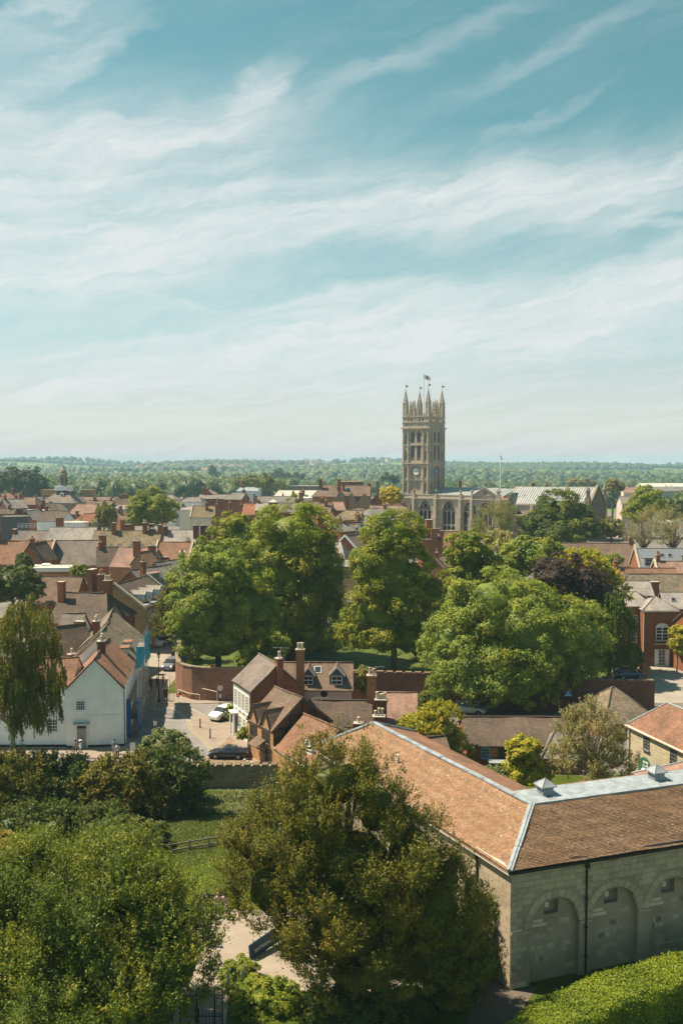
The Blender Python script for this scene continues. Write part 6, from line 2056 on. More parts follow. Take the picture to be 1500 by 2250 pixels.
M_PLAS = m_plain('ochre_plaster', (0.44, 0.245, 0.12), 0.9, 0.15, 1.2, dirt=0.35)
tg = house('timber_framed_house', 'timber framed gable house with brick infill and ochre front by the black car', 0, 0, 0, -56.6, 5.6, 6.8, 2.85, 'brown', 'dbrick', pos=(-5.6, 100.4, 6.75), base=0.0, sag=0.12)
m = MB(); m.box((0, -3.43, 1.9), (5.6, 0.08, 3.9)); m.build('front_plaster', M_PLAS, tg)
for x in (-1.5, 1.2): dormer(tg, x, -3.44, 3.55, 2.0, 0.45, 2.3, 0, roof=RF['brown'], wall=M_PLAS, face_rise=1.7, win=False, verge=M_DARKWOOD)
M_LEADW = m_plain('dark_window_timber', (0.07, 0.045, 0.03), 0.7)
for x, w in ((-1.4, 1.5), (1.3, 1.6)): window(tg, x, -3.48, 2.3, 0, w, 1.2, 5, 4, mat=M_LEADW)
window(tg, 1.9, -3.48, 0.55, 0, 1.2, 1.3, 4, 4, mat=M_LEADW)
m = MB(); m.box((0.55, -3.5, 1.0), (0.95, 0.08, 2.0)); m.build('door', M_WOOD, tg)
m = MB(); m.prism([(-0.6, -3.5, 2.55), (-0.6, -4.6, 1.95), (-0.6, -4.6, 1.85), (-0.6, -3.5, 2.45)], (1.9, 0, 0)); m.bar((-0.5, -4.5, 1.9), (-0.5, -3.5, 1.2), 0.1); m.bar((1.2, -4.5, 1.9), (1.2, -3.5, 1.2), 0.1); m.build('canopy', RF['brown'], tg)
def beam(a, b, w=0.18):
    m = MB(); m.bar(a, b, w, 0.1, up=Vector((1, 0, 0))); m.build('timber_beam', M_TIMB, tg, uv=False)
gx = 2.84
zg = tg['zr'] - 2.85
for y in (-3.3, -1.9, -0.55, 0.8, 2.1, 3.3): beam((gx, y, 0.0), (gx, y, zg + (0.05 if abs(y) > 3 else 0)), 0.2)
for z in (1.95, zg): beam((gx + 0.02, -3.4, z), (gx + 0.02, 3.4, z), 0.24)
for y in (-1.5, 0, 1.5): beam((gx, y, zg), (gx, y, zg + 2.85 * (1 - abs(y) / 3.4) - 0.1), 0.16)
beam((gx + 0.02, -1.7, zg + 1.25), (gx + 0.02, 1.7, zg + 1.25), 0.18)
for s in (-1, 1): beam((gx + 0.12, 0, zg + 2.85), (gx + 0.12, s * 3.65, zg - 0.15), 0.3)
beam((gx, -3.2, 2.0), (gx, -1.9, 3.6), 0.14); beam((gx, 3.2, 2.0), (gx, 2.1, 3.6), 0.14)
o = bpy.data.objects.new('x', None); bpy.data.objects.remove(o)

pc = house('pink_dormer_cottage', 'pink walled cottage with two dark gabled dormers and a tall chimney', 697, 1457, 116, -1, 8.4, 7, 2.45, 'brown', 'pinkr', sag=0.1,
  dorms=(('F', -0.95, 0.84, 1.45, 1.3, dict(wall=WL['dark'], face_rise=0.9, rows=2)), ('F', 2.45, 0.84, 1.75, 1.3, dict(wall=WL['dark'], face_rise=0.95, rows=2))), skylights=(('F', 0.1, 0.3, 0.75, 1.0),))
chimney(pc, -1.85, -3.95, 0, 9.2, 0.95, 0.8, 0, 2, WL['orange'], 'square')
m = MB(); m.lathe((0.95, -3.52, 4.0 - 0.6), [(0.42, -0.02), (0.42, 0.02)], 14); o_ = m.build('wall_plaque', M_BLACK, pc); 
o_.data.transform(Matrix.Translation((0.95, -3.53, 3.7)) @ Matrix.Rotation(math.pi / 2, 4, 'X') @ Matrix.Translation((-0.95, 3.52, -3.4)))
house('brick_range', 'low dark tiled range below the pink cottage, with a tall end stack', 748, 1540, 107, -3, 6.8, 6.5, 2.3, 'dark', 'brick', sag=0.14, chims=((3.5, 0.2, 3.0, 1.0, 0.9, 2, 'buff', 'orange'),))
house('pink_roofed_range', 'pinkish tiled range with a big clustered dark stack before it', 862, 1523, 110, -3, 5.4, 7, 2.5, 'pink', 'brick', sag=0.1, chims=((-1.3, -4.2, 0.35, 1.3, 1.0, 4, 'buff', 'dbrick'), (-1.5, -6.6, -0.9, 1.3, 1.0, 3, 'buff', 'dbrick')))
house('tiled_cottage', 'clay tiled cottage roof with a white gabled dormer behind the yew', 705, 1586, 94.5, -57, 6.5, 6.5, 2.9, 'clay', 'brick', sag=0.1, dorms=(('F', 2.0, 0.8, 1.2, 0.9, dict(face_rise=0.8)),))
house('tiled_range', 'low dark ridge with a pot between the yew tip and the dark stack', 830, 1601, 96.5, -4, 6.5, 5, 1.8, 'dark', 'brick', sag=0.1, chims=((-2.0, 0.0, 0.6, 0.9, 0.8, 1, 'buff', 'dbrick'),))
house('tiled_range', 'bit of brown tiled roof peeping over the stable ridge', 935, 1622, 90.5, 14, 3.6, 5.0, 1.9, 'brown', 'brick', sag=0.08, chims=())
ob_ = house('brick_outbuilding', 'long low brick outbuilding with mossy brown roof and blue window', 1128, 1577, 101, -1, 10.8, 9, 1.7, 'dark', 'brick', sag=0.12)
window(ob_, -3.6, -4.51, 0.95, 0, 0.95, 1.0, 3, 3, mat=m_plain('blue_paint', (0.22, 0.32, 0.45), 0.6), arch=True)
m = MB(); m.box((-1.75, -4.55, 1.05), (1.1, 0.1, 2.1)); m.build('door', M_BLACK, ob_)
m = MB(); m.box((-2.4, -5.3, 0.85), (2.0, 1.5, 0.1)); m.build('lean_to_roof', RF['lead'], ob_)
house('slate_outbuilding', 'small hipped slate roof at the right end of the brick outbuilding', 1228, 1606, 97.5, -6, 3.9, 6, 1.9, 'slate', 'brick', hips=(1.5, 1.2), sag=0.08)
house('pyramid_roofed_shed', 'shaded pyramid roofed building between the yard and the garden wall', 1345, 1512, 111, 20, 7.2, 7.2, 3.0, 'stonetile', 'brick', hips=(3.4, 3.4), sag=0.08)

# ------------------------------------------------------------------ the white house on the lane
PHI = R(7)
fa = P(208, 1449, 103.5)
bd = Vector((-math.sin(PHI), math.cos(PHI), 0))
mid = fa + bd * 6.5
wh = house('white_house', 'white rendered gable house with one sash window and a grey door on the lane', 0, 0, 0, -90 + math.degrees(PHI), 13, 6.2, 3.15, 'clay', 'white', pos=mid, base=0.0, sag=0.1, over=0.1, chims=((1.2, 0.1, 1.1, 0.95, 0.85, 2, 'buff', 'dbrick'),))
# gable end details (its own frame: +X looks down the lane)
gxx = 6.52
window(wh, gxx, -1.55, 4.15, math.pi / 2, 0.98, 1.02, 4, 4)
m = MB(); m.box((gxx + 0.03, -1.45, 1.08), (0.08, 0.95, 2.1)); m.box((gxx + 0.02, -1.45, 2.28), (0.06, 0.95, 0.26), m=2)
for y in (-2.02, -0.88): m.box((gxx + 0.05, y, 1.3), (0.12, 0.14, 2.6), m=1)
m.box((gxx + 0.05, -1.45, 2.52), (0.12, 1.2, 0.14), m=1); m.box((gxx + 0.2, -1.45, 2.74), (0.5, 1.75, 0.12), m=3); m.box((gxx + 0.09, -1.43, 1.15), (0.05, 0.05, 0.2), m=4)
m.build('door', [m_plain('grey_door_paint', (0.30, 0.295, 0.27), 0.6), M_WHITE, M_GLASS, RF['lead'], M_BLACK], wh)
m = MB()
for s in (-1, 1): m.bar((gxx + 0.08, 0, wh['zr'] + 0.05), (gxx + 0.08, s * 3.3, wh['zr'] - 3.3), 0.06, 0.16, up=Vector((1, 0, 0)))
m.build('verge_board', M_DARKWOOD, wh, uv=False)
m = MB(); m.box((gxx + 0.012, 1.0, 3.55), (0.02, 4.0, 0.02)); m.build('wall_band', WL['conc'], wh)
m = MB(); m.box((gxx + 0.012, 0, 0.12), (0.03, 6.2, 0.24)); m.build('plinth', M_BLACK, wh)
m = MB(); m.tube([(gxx + 0.02, 3.15, 0), (gxx + 0.02, 3.15, 6.6)], 0.05, 6); m.build('downpipe', M_BLACK, wh, uv=False)
wy = fa.y + 0.05
ww_ = house('white_wing', 'white wing with red tiled roof and casement windows behind the birch', 0, 0, 0, 0.5, 15, 6.0, 2.4, 'clay', 'white', pos=(fa.x - 2.6 - 7.5, wy + 3.0, 9.15), base=0.0, sag=0.1, over=0.12)
window(ww_, 5.35, -3.01, 1.7, 0, 1.15, 1.35, 4, 4); window(ww_, 5.3, -3.01, 4.4, 0, 1.1, 1.0, 4, 3); window(ww_, 1.0, -3.01, 1.7, 0, 1.1, 1.35, 4, 4); window(ww_, -2.5, -3.01, 4.4, 0, 1.1, 1.0, 4, 3)
m = MB(); m.box((0, -3.01, 0.12), (15, 0.03, 0.24)); m.build('plinth', M_BLACK, ww_)
# its neighbours up the street
p2 = fa + bd * 17.5 + Vector((-1.1, 0, 0.4))
n2 = house('stone_tiled_house', 'stone tiled house with clay dormers behind the white gable, under scaffolding', 0, 0, 0, -90 + math.degrees(PHI), 9, 8.6, 4.1, 'stonetile', 'white', pos=p2, base=0.0, sag=0.16, coping=(1,),
  dorms=(('B', -2.0, 0.72, 1.8, 0.9, dict(flat_top=True, roof=RF['clay'], wall=WL['cream'])), ('B', 1.8, 0.72, 1.8, 0.9, dict(flat_top=True, roof=RF['clay'], wall=WL['cream']))), chims=((3.6, -0.5, 1.6, 0.9, 0.8, 2, 'buff', 'dbrick'),))
p3 = fa + bd * 28 + Vector((-1.6, 0, 0.4))
house('stone_tiled_house', 'dark stone tiled house beyond the scaffolding, next to the brick hipped house', 0, 0, 0, -90 + math.degrees(PHI) + 3, 11, 8.6, 4.0, 'stonetile', 'brick', pos=p3, base=0.0, sag=0.16)

# ------------------------------------------------------------------ walls
def long_wall(name, label, pts, h, w, mat, cop=None, coplen=1.1, cat='wall', z0=-0.6, base=0.0, coph=0.16, copw=0.16, group=None, nocop=False):
    o = empty(name, (pts[0].x, pts[0].y, 0), 0, label, cat, group)
    m = MB()
    loc = [Vector((p.x - pts[0].x, p.y - pts[0].y, 0)) for p in pts]
    tops = h if isinstance(h, (list, tuple)) else [h] * len(pts)
    off = []
    for i in range(len(loc)):
        d = (loc[min(i + 1, len(loc) - 1)] - loc[max(i - 1, 0)]).normalized()
        off.append(Vector((-d.y, d.x, 0)) * w / 2)
    for i in range(len(loc) - 1):
        a, b = loc[i], loc[i + 1]
        za, zb = Vector((0, 0, tops[i])), Vector((0, 0, tops[i + 1])); zz_ = Vector((0, 0, z0))
        pa = [a - off[i] + zz_, b - off[i + 1] + zz_, b - off[i + 1] + zb, a - off[i] + za]
        pb = [a + off[i] + zz_, b + off[i + 1] + zz_, b + off[i + 1] + zb, a + off[i] + za]
        m.quad(*pa); m.quad(*pb[::-1]); m.quad(pa[3], pa[2], pb[2], pb[3])
    m.quad(loc[0] - off[0] + zz_, loc[0] - off[0] + Vector((0, 0, tops[0])), loc[0] + off[0] + Vector((0, 0, tops[0])), loc[0] + off[0] + zz_)
    m.quad(loc[-1] + off[-1] + zz_, loc[-1] + off[-1] + Vector((0, 0, tops[-1])), loc[-1] - off[-1] + Vector((0, 0, tops[-1])), loc[-1] - off[-1] + zz_)
    m.build('wall_face', mat, o)
    if nocop: return o
    for i in range(len(loc) - 1):
        a, b = loc[i] + Vector((0, 0, tops[i])), loc[i + 1] + Vector((0, 0, tops[i + 1]))
        n = max(1, round((b - a).length / coplen))
        for k in range(n):
            m = MB(); j = Vector((0, 0, coph / 2 + random.uniform(-0.01, 0.015)))
            m.bar(a.lerp(b, k / n + 0.01) + j, a.lerp(b, (k + 1) / n - 0.01) + j, w + copw, coph)
            m.build('coping_stone', cop or M_COPING, o, uv=False)
    return o
random.seed(11)
gw = [GT(396, 1404), GT(394, 1430), GT(394, 1460), G(391, 1490), G(390, 1508), G(394, 1521), G(405, 1530), G(425, 1536), G(455, 1539), G(500, 1539), G(540, 1537)]
M_GWALL = m_brick('garden_wall_brick', (0.285, 0.155, 0.105), 0.3, 0.3)
long_wall('garden_wall', 'tall curved brick wall round the corner of the walled garden', gw, [3.4, 3.4, 3.6, 4.0, 4.1, 4.15, 4.2, 4.25, 4.25, 4.25, 4.25], 0.5, M_GWALL, m_stone('tile_coping', (0.36, 0.29, 0.20), block=(0.3, 4), joint=0.3))
gw2 = [G(540, 1537) + Vector((0.3, 0.1, 0)), Vector((-4, 123.5, 0)), Vector((14, 121, 0)), Vector((27, 118.5, 0)), Vector((38.8, 117.5, 0))]
long_wall('garden_wall', 'long shaded brick wall behind the cottages, running right to the forecourt', gw2, [4.2, 4.2, 4.2, 4.1, 4.1], 0.5, m_brick('dark_garden_brick', (0.20, 0.095, 0.065), 0.3, 0.4), WL['brown'], 1.2)
cw = [Vector((-62, 95.0, 0)), Vector((-40, 95.0, 0)), Vector((-20, 95.0, 0)), Vector((-3.6, 95.0, 0))]
long_wall('castle_wall', 'old stone wall with a rough top below the cobbled parking', cw, [0.75, 0.75, 0.72, 0.7], 0.7, m_stone('rough_castle_stone', (0.32, 0.28, 0.20), block=(0.5, 0.26), joint=0.45, var=0.35, grime=0.8), m_stone('mossy_coping', (0.30, 0.24, 0.16), block=(0.4, 4)), 0.9, z0=-2.2)
long_wall('cottage_wall', 'ochre plastered garden wall beside the timber framed house', [Vector((-6.75, 96.1, 0)), Vector((-5.4, 93.6, 0)), Vector((-3.4, 90.4, 0))], [2.1, 2.0, 1.9], 0.35, M_PLAS, M_COPING, 0.8, z0=-1.8)
fw = [GT(1394, 1438), GT(1402, 1462), GT(1412, 1492)]
o = long_wall('forecourt_wall', 'short buttressed brick wall at the edge of the forecourt', fw, [2.4, 2.2, 2.1], 0.4, WL['orange'], M_COPING, 1.0, z0=0.0)
for t in (0.05, 0.35, 0.65, 0.95):
    p_ = fw[0].lerp(fw[2], t) - fw[0]
    m = MB(); m.box((p_.x + 0.25, p_.y, 1.0), (0.7, 0.5, 2.0)); m.build('buttress', WL['orange'], o)
# ------------------------------------------------------------------ trees
import time as _t
_t0 = _t.time()
TG = 'trees in the walled garden'
tree('yew_tree', 'huge dark yew with feathery shoots in the middle of the castle lawn', 'tree',
     [(730, 1625, 34, 34, 0), (690, 1665, 52, 46, 0), (775, 1665, 52, 46, 0), (735, 1720, 105, 80, 0), (655, 1760, 65, 70, 0), (630, 1850, 115, 95, 0), (575, 1880, 75, 75, 0), (830, 1780, 76, 90, 0), (900, 1860, 84, 95, 0), (975, 1930, 60, 75, 0.5), (765, 1890, 185, 125, 0), (600, 1955, 108, 110, 0), (545, 2000, 60, 34, 0), (950, 1995, 112, 115, 0), (760, 2040, 170, 115, -1), (900, 2095, 150, 100, 0), (1010, 2085, 75, 85, 1), (740, 2090, 85, 60, -1), (790, 2140, 130, 55, -1), (498, 1840, 20, 44, 0), (556, 1790, 24, 44, 0), (520, 1905, 30, 40, 0), (592, 1745, 24, 42, 0), (632, 1690, 24, 44, 0), (668, 1622, 18, 36, 0), (752, 1592, 18, 34, 0), (812, 1622, 20, 42, 0), (866, 1700, 24, 48, 0), (900, 1762, 24, 44, 0), (968, 1808, 28, 52, 0), (1010, 1905, 34, 52, 0), (1050, 1985, 30, 48, 0)],
     52.5, 'yew', 275000, 0.125, deep=0.72, base=P(770, 2200, 52.5).xy, trunk=0.6, bark=M_BARKR, limbs=14, style='spray', asp=0.5, stray=0.04, bottom=-0.7, k1=46)
tree('broad_conifer', 'big feathery green tree filling the bottom left corner', 'tree',
     [(160, 2040, 195, 165, 0), (255, 1965, 135, 120, 3), (90, 1990, 130, 115, 2), (330, 2040, 120, 150, 0), (130, 2170, 200, 120, -3), (300, 2180, 140, 110, -2), (20, 2080, 120, 150, -1), (395, 2100, 78, 115, -1), (240, 1880, 50, 50, 1), (90, 1920, 75, 55, 1), (345, 1935, 50, 55, 0), (170, 1905, 60, 55, 0), (243, 1812, 16, 40, 0), (88, 1848, 18, 34, 0), (130, 1838, 16, 32, 0), (196, 1842, 18, 36, 0), (298, 1882, 20, 42, 0), (332, 1880, 16, 36, 0), (376, 1935, 20, 40, 0), (430, 1990, 34, 40, 0), (462, 2060, 26, 22, 0), (30, 1875, 24, 32, 0), (470, 2150, 26, 20, -1)],
     50, 'laurel', 210000, 0.13, base=P(190, 2300, 50).xy, trunk=0.5, limbs=14, style='spray', asp=0.6, jit=0.6, stray=0.05, bottom=-0.6)
tree('bush', 'dark tall bush against the sunlit side wall of the stable block', 'bush',
     [(1045, 2050, 52, 90, 0), (1010, 2110, 70, 70, -1), (1060, 2120, 40, 60, 0), (1040, 1980, 30, 45, 0)], 57.5, 'bush', 26000, 0.15, base=P(1040, 2165, 59).xy, trunk=0.12, style='spray', asp=0.5)
tree('laurel_bush', 'glossy bright green bush by the iron gate, at the bottom edge', 'bush', [(590, 2215, 80, 55, 0), (540, 2200, 40, 45, 0), (660, 2230, 70, 50, 1)], 53.5, 'hedge', 26000, 0.14, trunk=0, part='foliage')
tree('clipped_bush', 'rounded clipped green bush beside the gravel path', 'bush', [(528, 2150, 42, 42, 0)], 56.2, 'hedge', 9000, 0.11, trunk=0, part='foliage')
# belt of shrubs along the castle wall
BG = 'evergreens along the castle wall'
tree('evergreen', 'yellowish yew at the left end of the belt below the white house', 'tree', [(35, 1715, 80, 60, 0), (-30, 1730, 60, 70, 0), (60, 1775, 70, 60, -1)], 86, 'yew', 34000, 0.19, BG, trunk=0.3, style='fan', asp=0.6)
tree('evergreen', 'mid green rounded evergreen below the white house door', 'tree', [(150, 1720, 65, 55, 0), (120, 1770, 60, 60, -1), (175, 1765, 50, 45, 0)], 87, 'bush', 30000, 0.19, BG, trunk=0.3, style='fan', asp=0.6)
tree('evergreen', 'brownish green yew with a bare red trunk showing under it', 'tree', [(270, 1715, 70, 48, 0), (310, 1760, 70, 45, 0), (215, 1745, 50, 45, 0), (225, 1700, 35, 25, 1)], 85, 'yew', 34000, 0.19, BG, base=P(292, 1815, 84).xy, trunk=0.3, bark=M_BARKR, style='fan', asp=0.6, bottom=-0.3)
tree('evergreen', 'darker evergreen at the right end of the belt beside the road', 'tree', [(395, 1700, 48, 55, 0), (375, 1755, 60, 50, 0), (350, 1690, 40, 42, 0), (425, 1760, 22, 50, 0)], 86, 'bush', 32000, 0.19, BG, trunk=0.3, style='fan', asp=0.6)
for u, lab in ((30, 'dark low evergreen at the foot of the belt, at the left edge'), (125, 'dark low evergreen at the foot of the belt, second from the left edge'), (215, 'dark low evergreen at the foot of the belt, left of the red trunk')):
    tree('evergreen', lab, 'tree', [(u, 1822, 66, 44, 0), (u + 30, 1805, 40, 40, 1)], 79, 'bush', 9000, 0.19, BG, trunk=0.15, limbs=2, style='fan', asp=0.6)
tree('elder_bush', 'pale flowering elder bush poking up behind the evergreens by the lamp', 'bush', [(360, 1640, 42, 36, 0), (325, 1655, 26, 26, 0), (395, 1645, 22, 34, 0)], 90.5, 'elder', 13000, 0.2, trunk=0.1)
tree('birch_tree', 'weeping birch with pale branches in front of the white house', 'tree', [(60, 1390, 62, 62, 0), (20, 1440, 60, 90, 0), (85, 1470, 42, 90, 0), (45, 1560, 78, 90, 0), (10, 1540, 70, 110, -1), (100, 1550, 34, 70, 0)],
     91, 'birch', 110000, 0.19, base=P(18, 1720, 91).xy, trunk=0.26, bark=M_BARKP, limbs=22, style='weep', asp=0.45, lift=0.3, dens_core=0.02, core=0)
# the walled garden
tree('lime_tree', 'pale billowing tree at the corner of the walled garden, over the round wall', 'tree', [(480, 1260, 85, 70, 0), (445, 1340, 80, 80, -2), (530, 1350, 75, 90, 0), (480, 1410, 80, 45, -2), (420, 1380, 50, 50, -1)], 132, 'light', 80000, 0.27, TG, base=P(480, 1470, 134).xy, trunk=0.5, bottom=-0.6)
tree('lime_tree', 'tallest dark domed tree left of the gap in the middle', 'tree', [(645, 1195, 90, 88, 0), (620, 1270, 110, 100, 0), (690, 1290, 60, 110, 0), (650, 1370, 105, 80, 0), (585, 1340, 60, 100, 2)], 150, 'lime', 95000, 0.30, TG, base=P(640, 1450, 150).xy, trunk=0.6, bottom=-0.6)
tree('lime_tree', 'rounded yellow green tree behind the tall dark dome', 'tree', [(517, 1175, 52, 45, 0), (520, 1215, 60, 40, 0)], 185, 'lime', 22000, 0.34, TG, trunk=0.4)
tree('lime_tree', 'tall upright lime with a bare trunk right of the gap', 'tree', [(865, 1180, 66, 55, 0), (850, 1255, 75, 75, 0), (880, 1290, 80, 80, 0), (835, 1360, 78, 75, 0), (890, 1390, 65, 55, 0), (800, 1400, 40, 40, -1)], 139, 'lime', 85000, 0.28, TG, base=P(866, 1470, 139).xy, trunk=0.5, bottom=-0.75)
tree('lime_tree', 'bright green crown right of the upright lime', 'tree', [(1030, 1215, 45, 48, 0), (1060, 1265, 45, 45, 0), (1010, 1290, 48, 55, 0)], 152, 'lime', 34000, 0.3, TG, trunk=0.4)
tree('horse_chestnut', 'very broad pale green spreading tree in front of the copper beech', 'tree', [(1090, 1335, 105, 78, 0), (1010, 1420, 80, 85, 0), (1160, 1390, 110, 95, -2), (1260, 1400, 70, 80, 0), (1080, 1470, 125, 75, -2), (1215, 1470, 90, 60, 0), (1120, 1500, 110, 60, -3)], 121, 'light', 120000, 0.25, None, base=P(1125, 1590, 121).xy, trunk=0.5, bottom=-0.6)
tree('copper_beech', 'dark purple copper beech behind the broad pale tree', 'tree', [(1230, 1275, 62, 48, 0), (1290, 1310, 50, 62, 0), (1300, 1360, 40, 60, 0), (1260, 1330, 60, 50, 0)], 136, 'purple', 42000, 0.26, None, trunk=0.4)
tree('golden_acacia', 'golden leaved tree behind the copper beech', 'tree', [(1280, 1250, 52, 38, 0), (1330, 1285, 40, 30, 0), (1360, 1310, 26, 14, -2)], 142, 'gold', 26000, 0.28, None, trunk=0.3, style='fan')
tree('dark_conifer', 'deep green drooping tree in front of the three storey brick house', 'tree', [(1340, 1370, 42, 65, 0), (1350, 1440, 44, 50, 0), (1320, 1440, 40, 60, 0)], 133, 'deep', 30000, 0.26, None, trunk=0.3, style='weep', asp=0.6)
tree('lime_tree', 'fresh green rounded tree above the broad pale tree', 'tree', [(1170, 1225, 62, 40, 0), (1130, 1245, 40, 30, 0)], 158, 'light', 24000, 0.3, None, trunk=0.35)
tree('chestnut_tree', 'deep green domed tree in front of the church choir', 'tree', [(1235, 1130, 55, 50, 0), (1200, 1160, 55, 42, 0), (1275, 1165, 48, 38, 0), (1240, 1170, 70, 35, -3)], 252, 'deep', 40000, 0.42, None, trunk=0.6)
tree('flowering_tree', 'small cream blossoming tree below the church', 'tree', [(1100, 1200, 28, 30, 0), (1120, 1222, 26, 20, 0)], 205, 'pale', 7000, 0.36, None, trunk=0.25, style='spray')
tree('thin_leaved_tree', 'thin leaved olive green tree against the church wall', 'tree', [(1085, 1155, 45, 40, 0), (1105, 1130, 25, 25, 0), (1060, 1175, 35, 22, 0)], 250, 'olive', 14000, 0.30, None, trunk=0.3, limbs=12, style='spray', asp=0.4, core=0)
tree('yew_tree', 'dark upright yew overhanging the upper street', 'tree', [(378, 1330, 28, 36, 0), (366, 1375, 24, 40, 0), (395, 1290, 20, 26, 0)], 150, 'yew', 16000, 0.24, None, trunk=0.3, style='spray', asp=0.5)
tree('town_tree', 'round yellow green tree standing among the roofs at left', 'tree', [(335, 1120, 48, 40, 0), (355, 1135, 30, 28, 0), (305, 1140, 28, 22, 0)], 300, 'lime', 20000, 0.42, None, trunk=0.4)
tree('willow_tree', 'small yellowish willow left of the round town tree', 'tree', [(232, 1132, 22, 24, 0), (225, 1150, 22, 16, 0)], 285, 'olive', 6000, 0.4, None, trunk=0.25, style='weep')
tree('holm_oak', 'dark rounded evergreen at the left edge below the orange roof', 'tree', [(30, 1285, 62, 38, 0), (-10, 1300, 50, 36, 0), (65, 1305, 30, 24, 0)], 160, 'bush', 24000, 0.28, None, trunk=0.3)
tree('small_tree', 'small green tree in front of the orange roof', 'tree', [(52, 1240, 18, 22, 0)], 185, 'bush', 5000, 0.28, None, trunk=0.2)
tree('ivy_bush', 'ivy covered bush beside the flat roofed extension', 'bush', [(176, 1258, 20, 18, 0)], 178, 'hedge', 4500, 0.26, None, trunk=0)
tree('laburnum_tree', 'bright yellow tree left of the church tower', 'tree', [(857, 1090, 22, 18, 0), (862, 1100, 20, 12, 0)], 352, 'yellow', 9000, 0.42, None, trunk=0.35)
tree('tall_tree', 'yellow green tree right of the church gable', 'tree', [(1420, 1105, 34, 32, 0), (1400, 1130, 30, 26, 0)], 290, 'lime', 14000, 0.42, None, trunk=0.4)
tree('budding_tree', 'brownish half bare tree at the right edge, left of its twin', 'tree', [(1430, 1165, 45, 40, 0), (1400, 1180, 30, 25, 0)], 236, 'twiggy', 9000, 0.28, 'budding trees at right', trunk=0.35, limbs=26, style='spray', asp=0.4, core=0)
tree('budding_tree', 'brownish half bare tree at the right edge, cut by the frame', 'tree', [(1488, 1165, 42, 45, 0), (1470, 1185, 30, 26, 0)], 230, 'twiggy', 9000, 0.28, 'budding trees at right', trunk=0.35, limbs=26, style='spray', asp=0.4, core=0)
tree('garden_tree', 'olive green small tree below the church gable', 'tree', [(1343, 1165, 24, 26, 0)], 252, 'olive', 6000, 0.36, None, trunk=0.25)
tree('shrub', 'small green shrub on the long brown roofed hall side', 'bush', [(1345, 1233, 20, 14, 0)], 205, 'hedge', 4000, 0.28, None, trunk=0.1)
tree('garden_tree', 'green tree behind the white block at right', 'tree', [(1470, 1125, 34, 26, 0), (1497, 1110, 25, 30, 0)], 330, 'wood', 9000, 0.45, None, trunk=0.3)
tree('climbing_shrub', 'golden leafy shrub at the right edge beside the pavilion', 'bush', [(1492, 1415, 22, 36, 0), (1482, 1390, 14, 16, 0)], 141, 'gold', 8000, 0.24, None, trunk=0.1)
tree('ivy_shrub', 'green shrub in the gap between the park trees', 'bush', [(598, 1418, 36, 30, 0), (560, 1435, 30, 20, 0)], 138, 'light', 8000, 0.25, None, trunk=0.1)
tree('evergreen', 'dark evergreen added to shade the lawn behind the bottom left conifer, the nearer one', 'tree', [(285, 1880, 60, 55, 0), (240, 1890, 50, 50, 0)], 68, 'bush', 16000, 0.18, trunk=0.2)  # evergreen added so that its shadow darkens the lawn
tree('evergreen', 'dark evergreen added to shade the lawn behind the bottom left conifer, the farther one', 'tree', [(320, 1850, 50, 45, 0), (270, 1840, 50, 45, 0)], 76, 'bush', 14000, 0.18, trunk=0.2)  # second added evergreen, also placed to shade the lawn
tree('evergreen', 'rusty brown shrub at the left edge behind the bottom left conifer', 'tree', [(5, 1870, 60, 42, 0)], 70, 'yew', 12000, 0.17, trunk=0.2, warmth=0.4)
# understorey of the walled garden
for u, v, ru, rv, Y, lf, lab in ((700, 1425, 50, 26, 158, 'deep', 'dark shrub under the tall domed tree'), (745, 1395, 34, 30, 168, 'deep', 'dark shrub in the gap beside the tall domed tree'), (925, 1420, 40, 34, 150, 'deep', 'dark shrub between the upright lime and the broad pale tree'), (790, 1420, 30, 20, 165, 'bush', 'low shrub on the shady lawn left of the lime trunk'), (560, 1455, 40, 18, 140, 'light', 'pale shrubs along the inside of the garden wall'), (1390, 1450, 20, 30, 138, 'deep', 'dark shrub at the corner of the three storey brick house'), (960, 1330, 40, 40, 165, 'lime', 'green crown filling the gap behind the broad pale tree'), (985, 1400, 40, 40, 150, 'lime', 'lower green crown behind the broad pale tree')):
    tree('shrub', lab, 'bush', [(u, v, ru, rv, 0)], Y, lf, 7000, 0.27, 'shrubs of the walled garden', trunk=0.1, limbs=2)
# cottage gardens
tree('golden_cedar', 'golden layered conifer behind the stable roof ridge', 'tree', [(965, 1570, 45, 22, 0), (955, 1605, 50, 26, 0), (985, 1640, 45, 26, 0), (940, 1590, 45, 16, -1), (1000, 1668, 32, 18, 0), (920, 1585, 40, 14, 0)], 96, 'gold', 26000, 0.19, None, base=P(975, 1700, 96).xy, trunk=0.25, style='fan')
tree('dark_cedar', 'dark green conifer standing against the back garden wall', 'tree', [(950, 1545, 30, 30, 0)], 108, 'deep', 6000, 0.2, None, trunk=0.15)
tree('laurel_tree', 'golden green large leaved laurel in the stable yard', 'tree', [(1150, 1650, 36, 30, 0), (1160, 1700, 42, 36, 0), (1130, 1690, 26, 26, 0)], 85, 'gold', 13000, 0.24, None, trunk=0.15, asp=0.55)
tree('crab_apple', 'sprawling pale brownish tree in the stable yard', 'tree', [(1290, 1620, 60, 62, 0), (1270, 1690, 72, 50, -1), (1340, 1680, 55, 52, 0), (1260, 1585, 26, 24, 0), (1345, 1600, 30, 26, 0)], 86, 'twiggy', 34000, 0.17, None, base=P(1300, 1790, 86).xy, trunk=0.22, bark=M_BARKP, limbs=40, style='spray', asp=0.45, dens_core=0.02, core=0)
tree('climbing_plant', 'pale green climber on the yard wall left of the laurel', 'bush', [(1080, 1705, 32, 20, 0), (1055, 1700, 14, 14, 0)], 83, 'elder', 6000, 0.18, None, trunk=0, part='foliage')
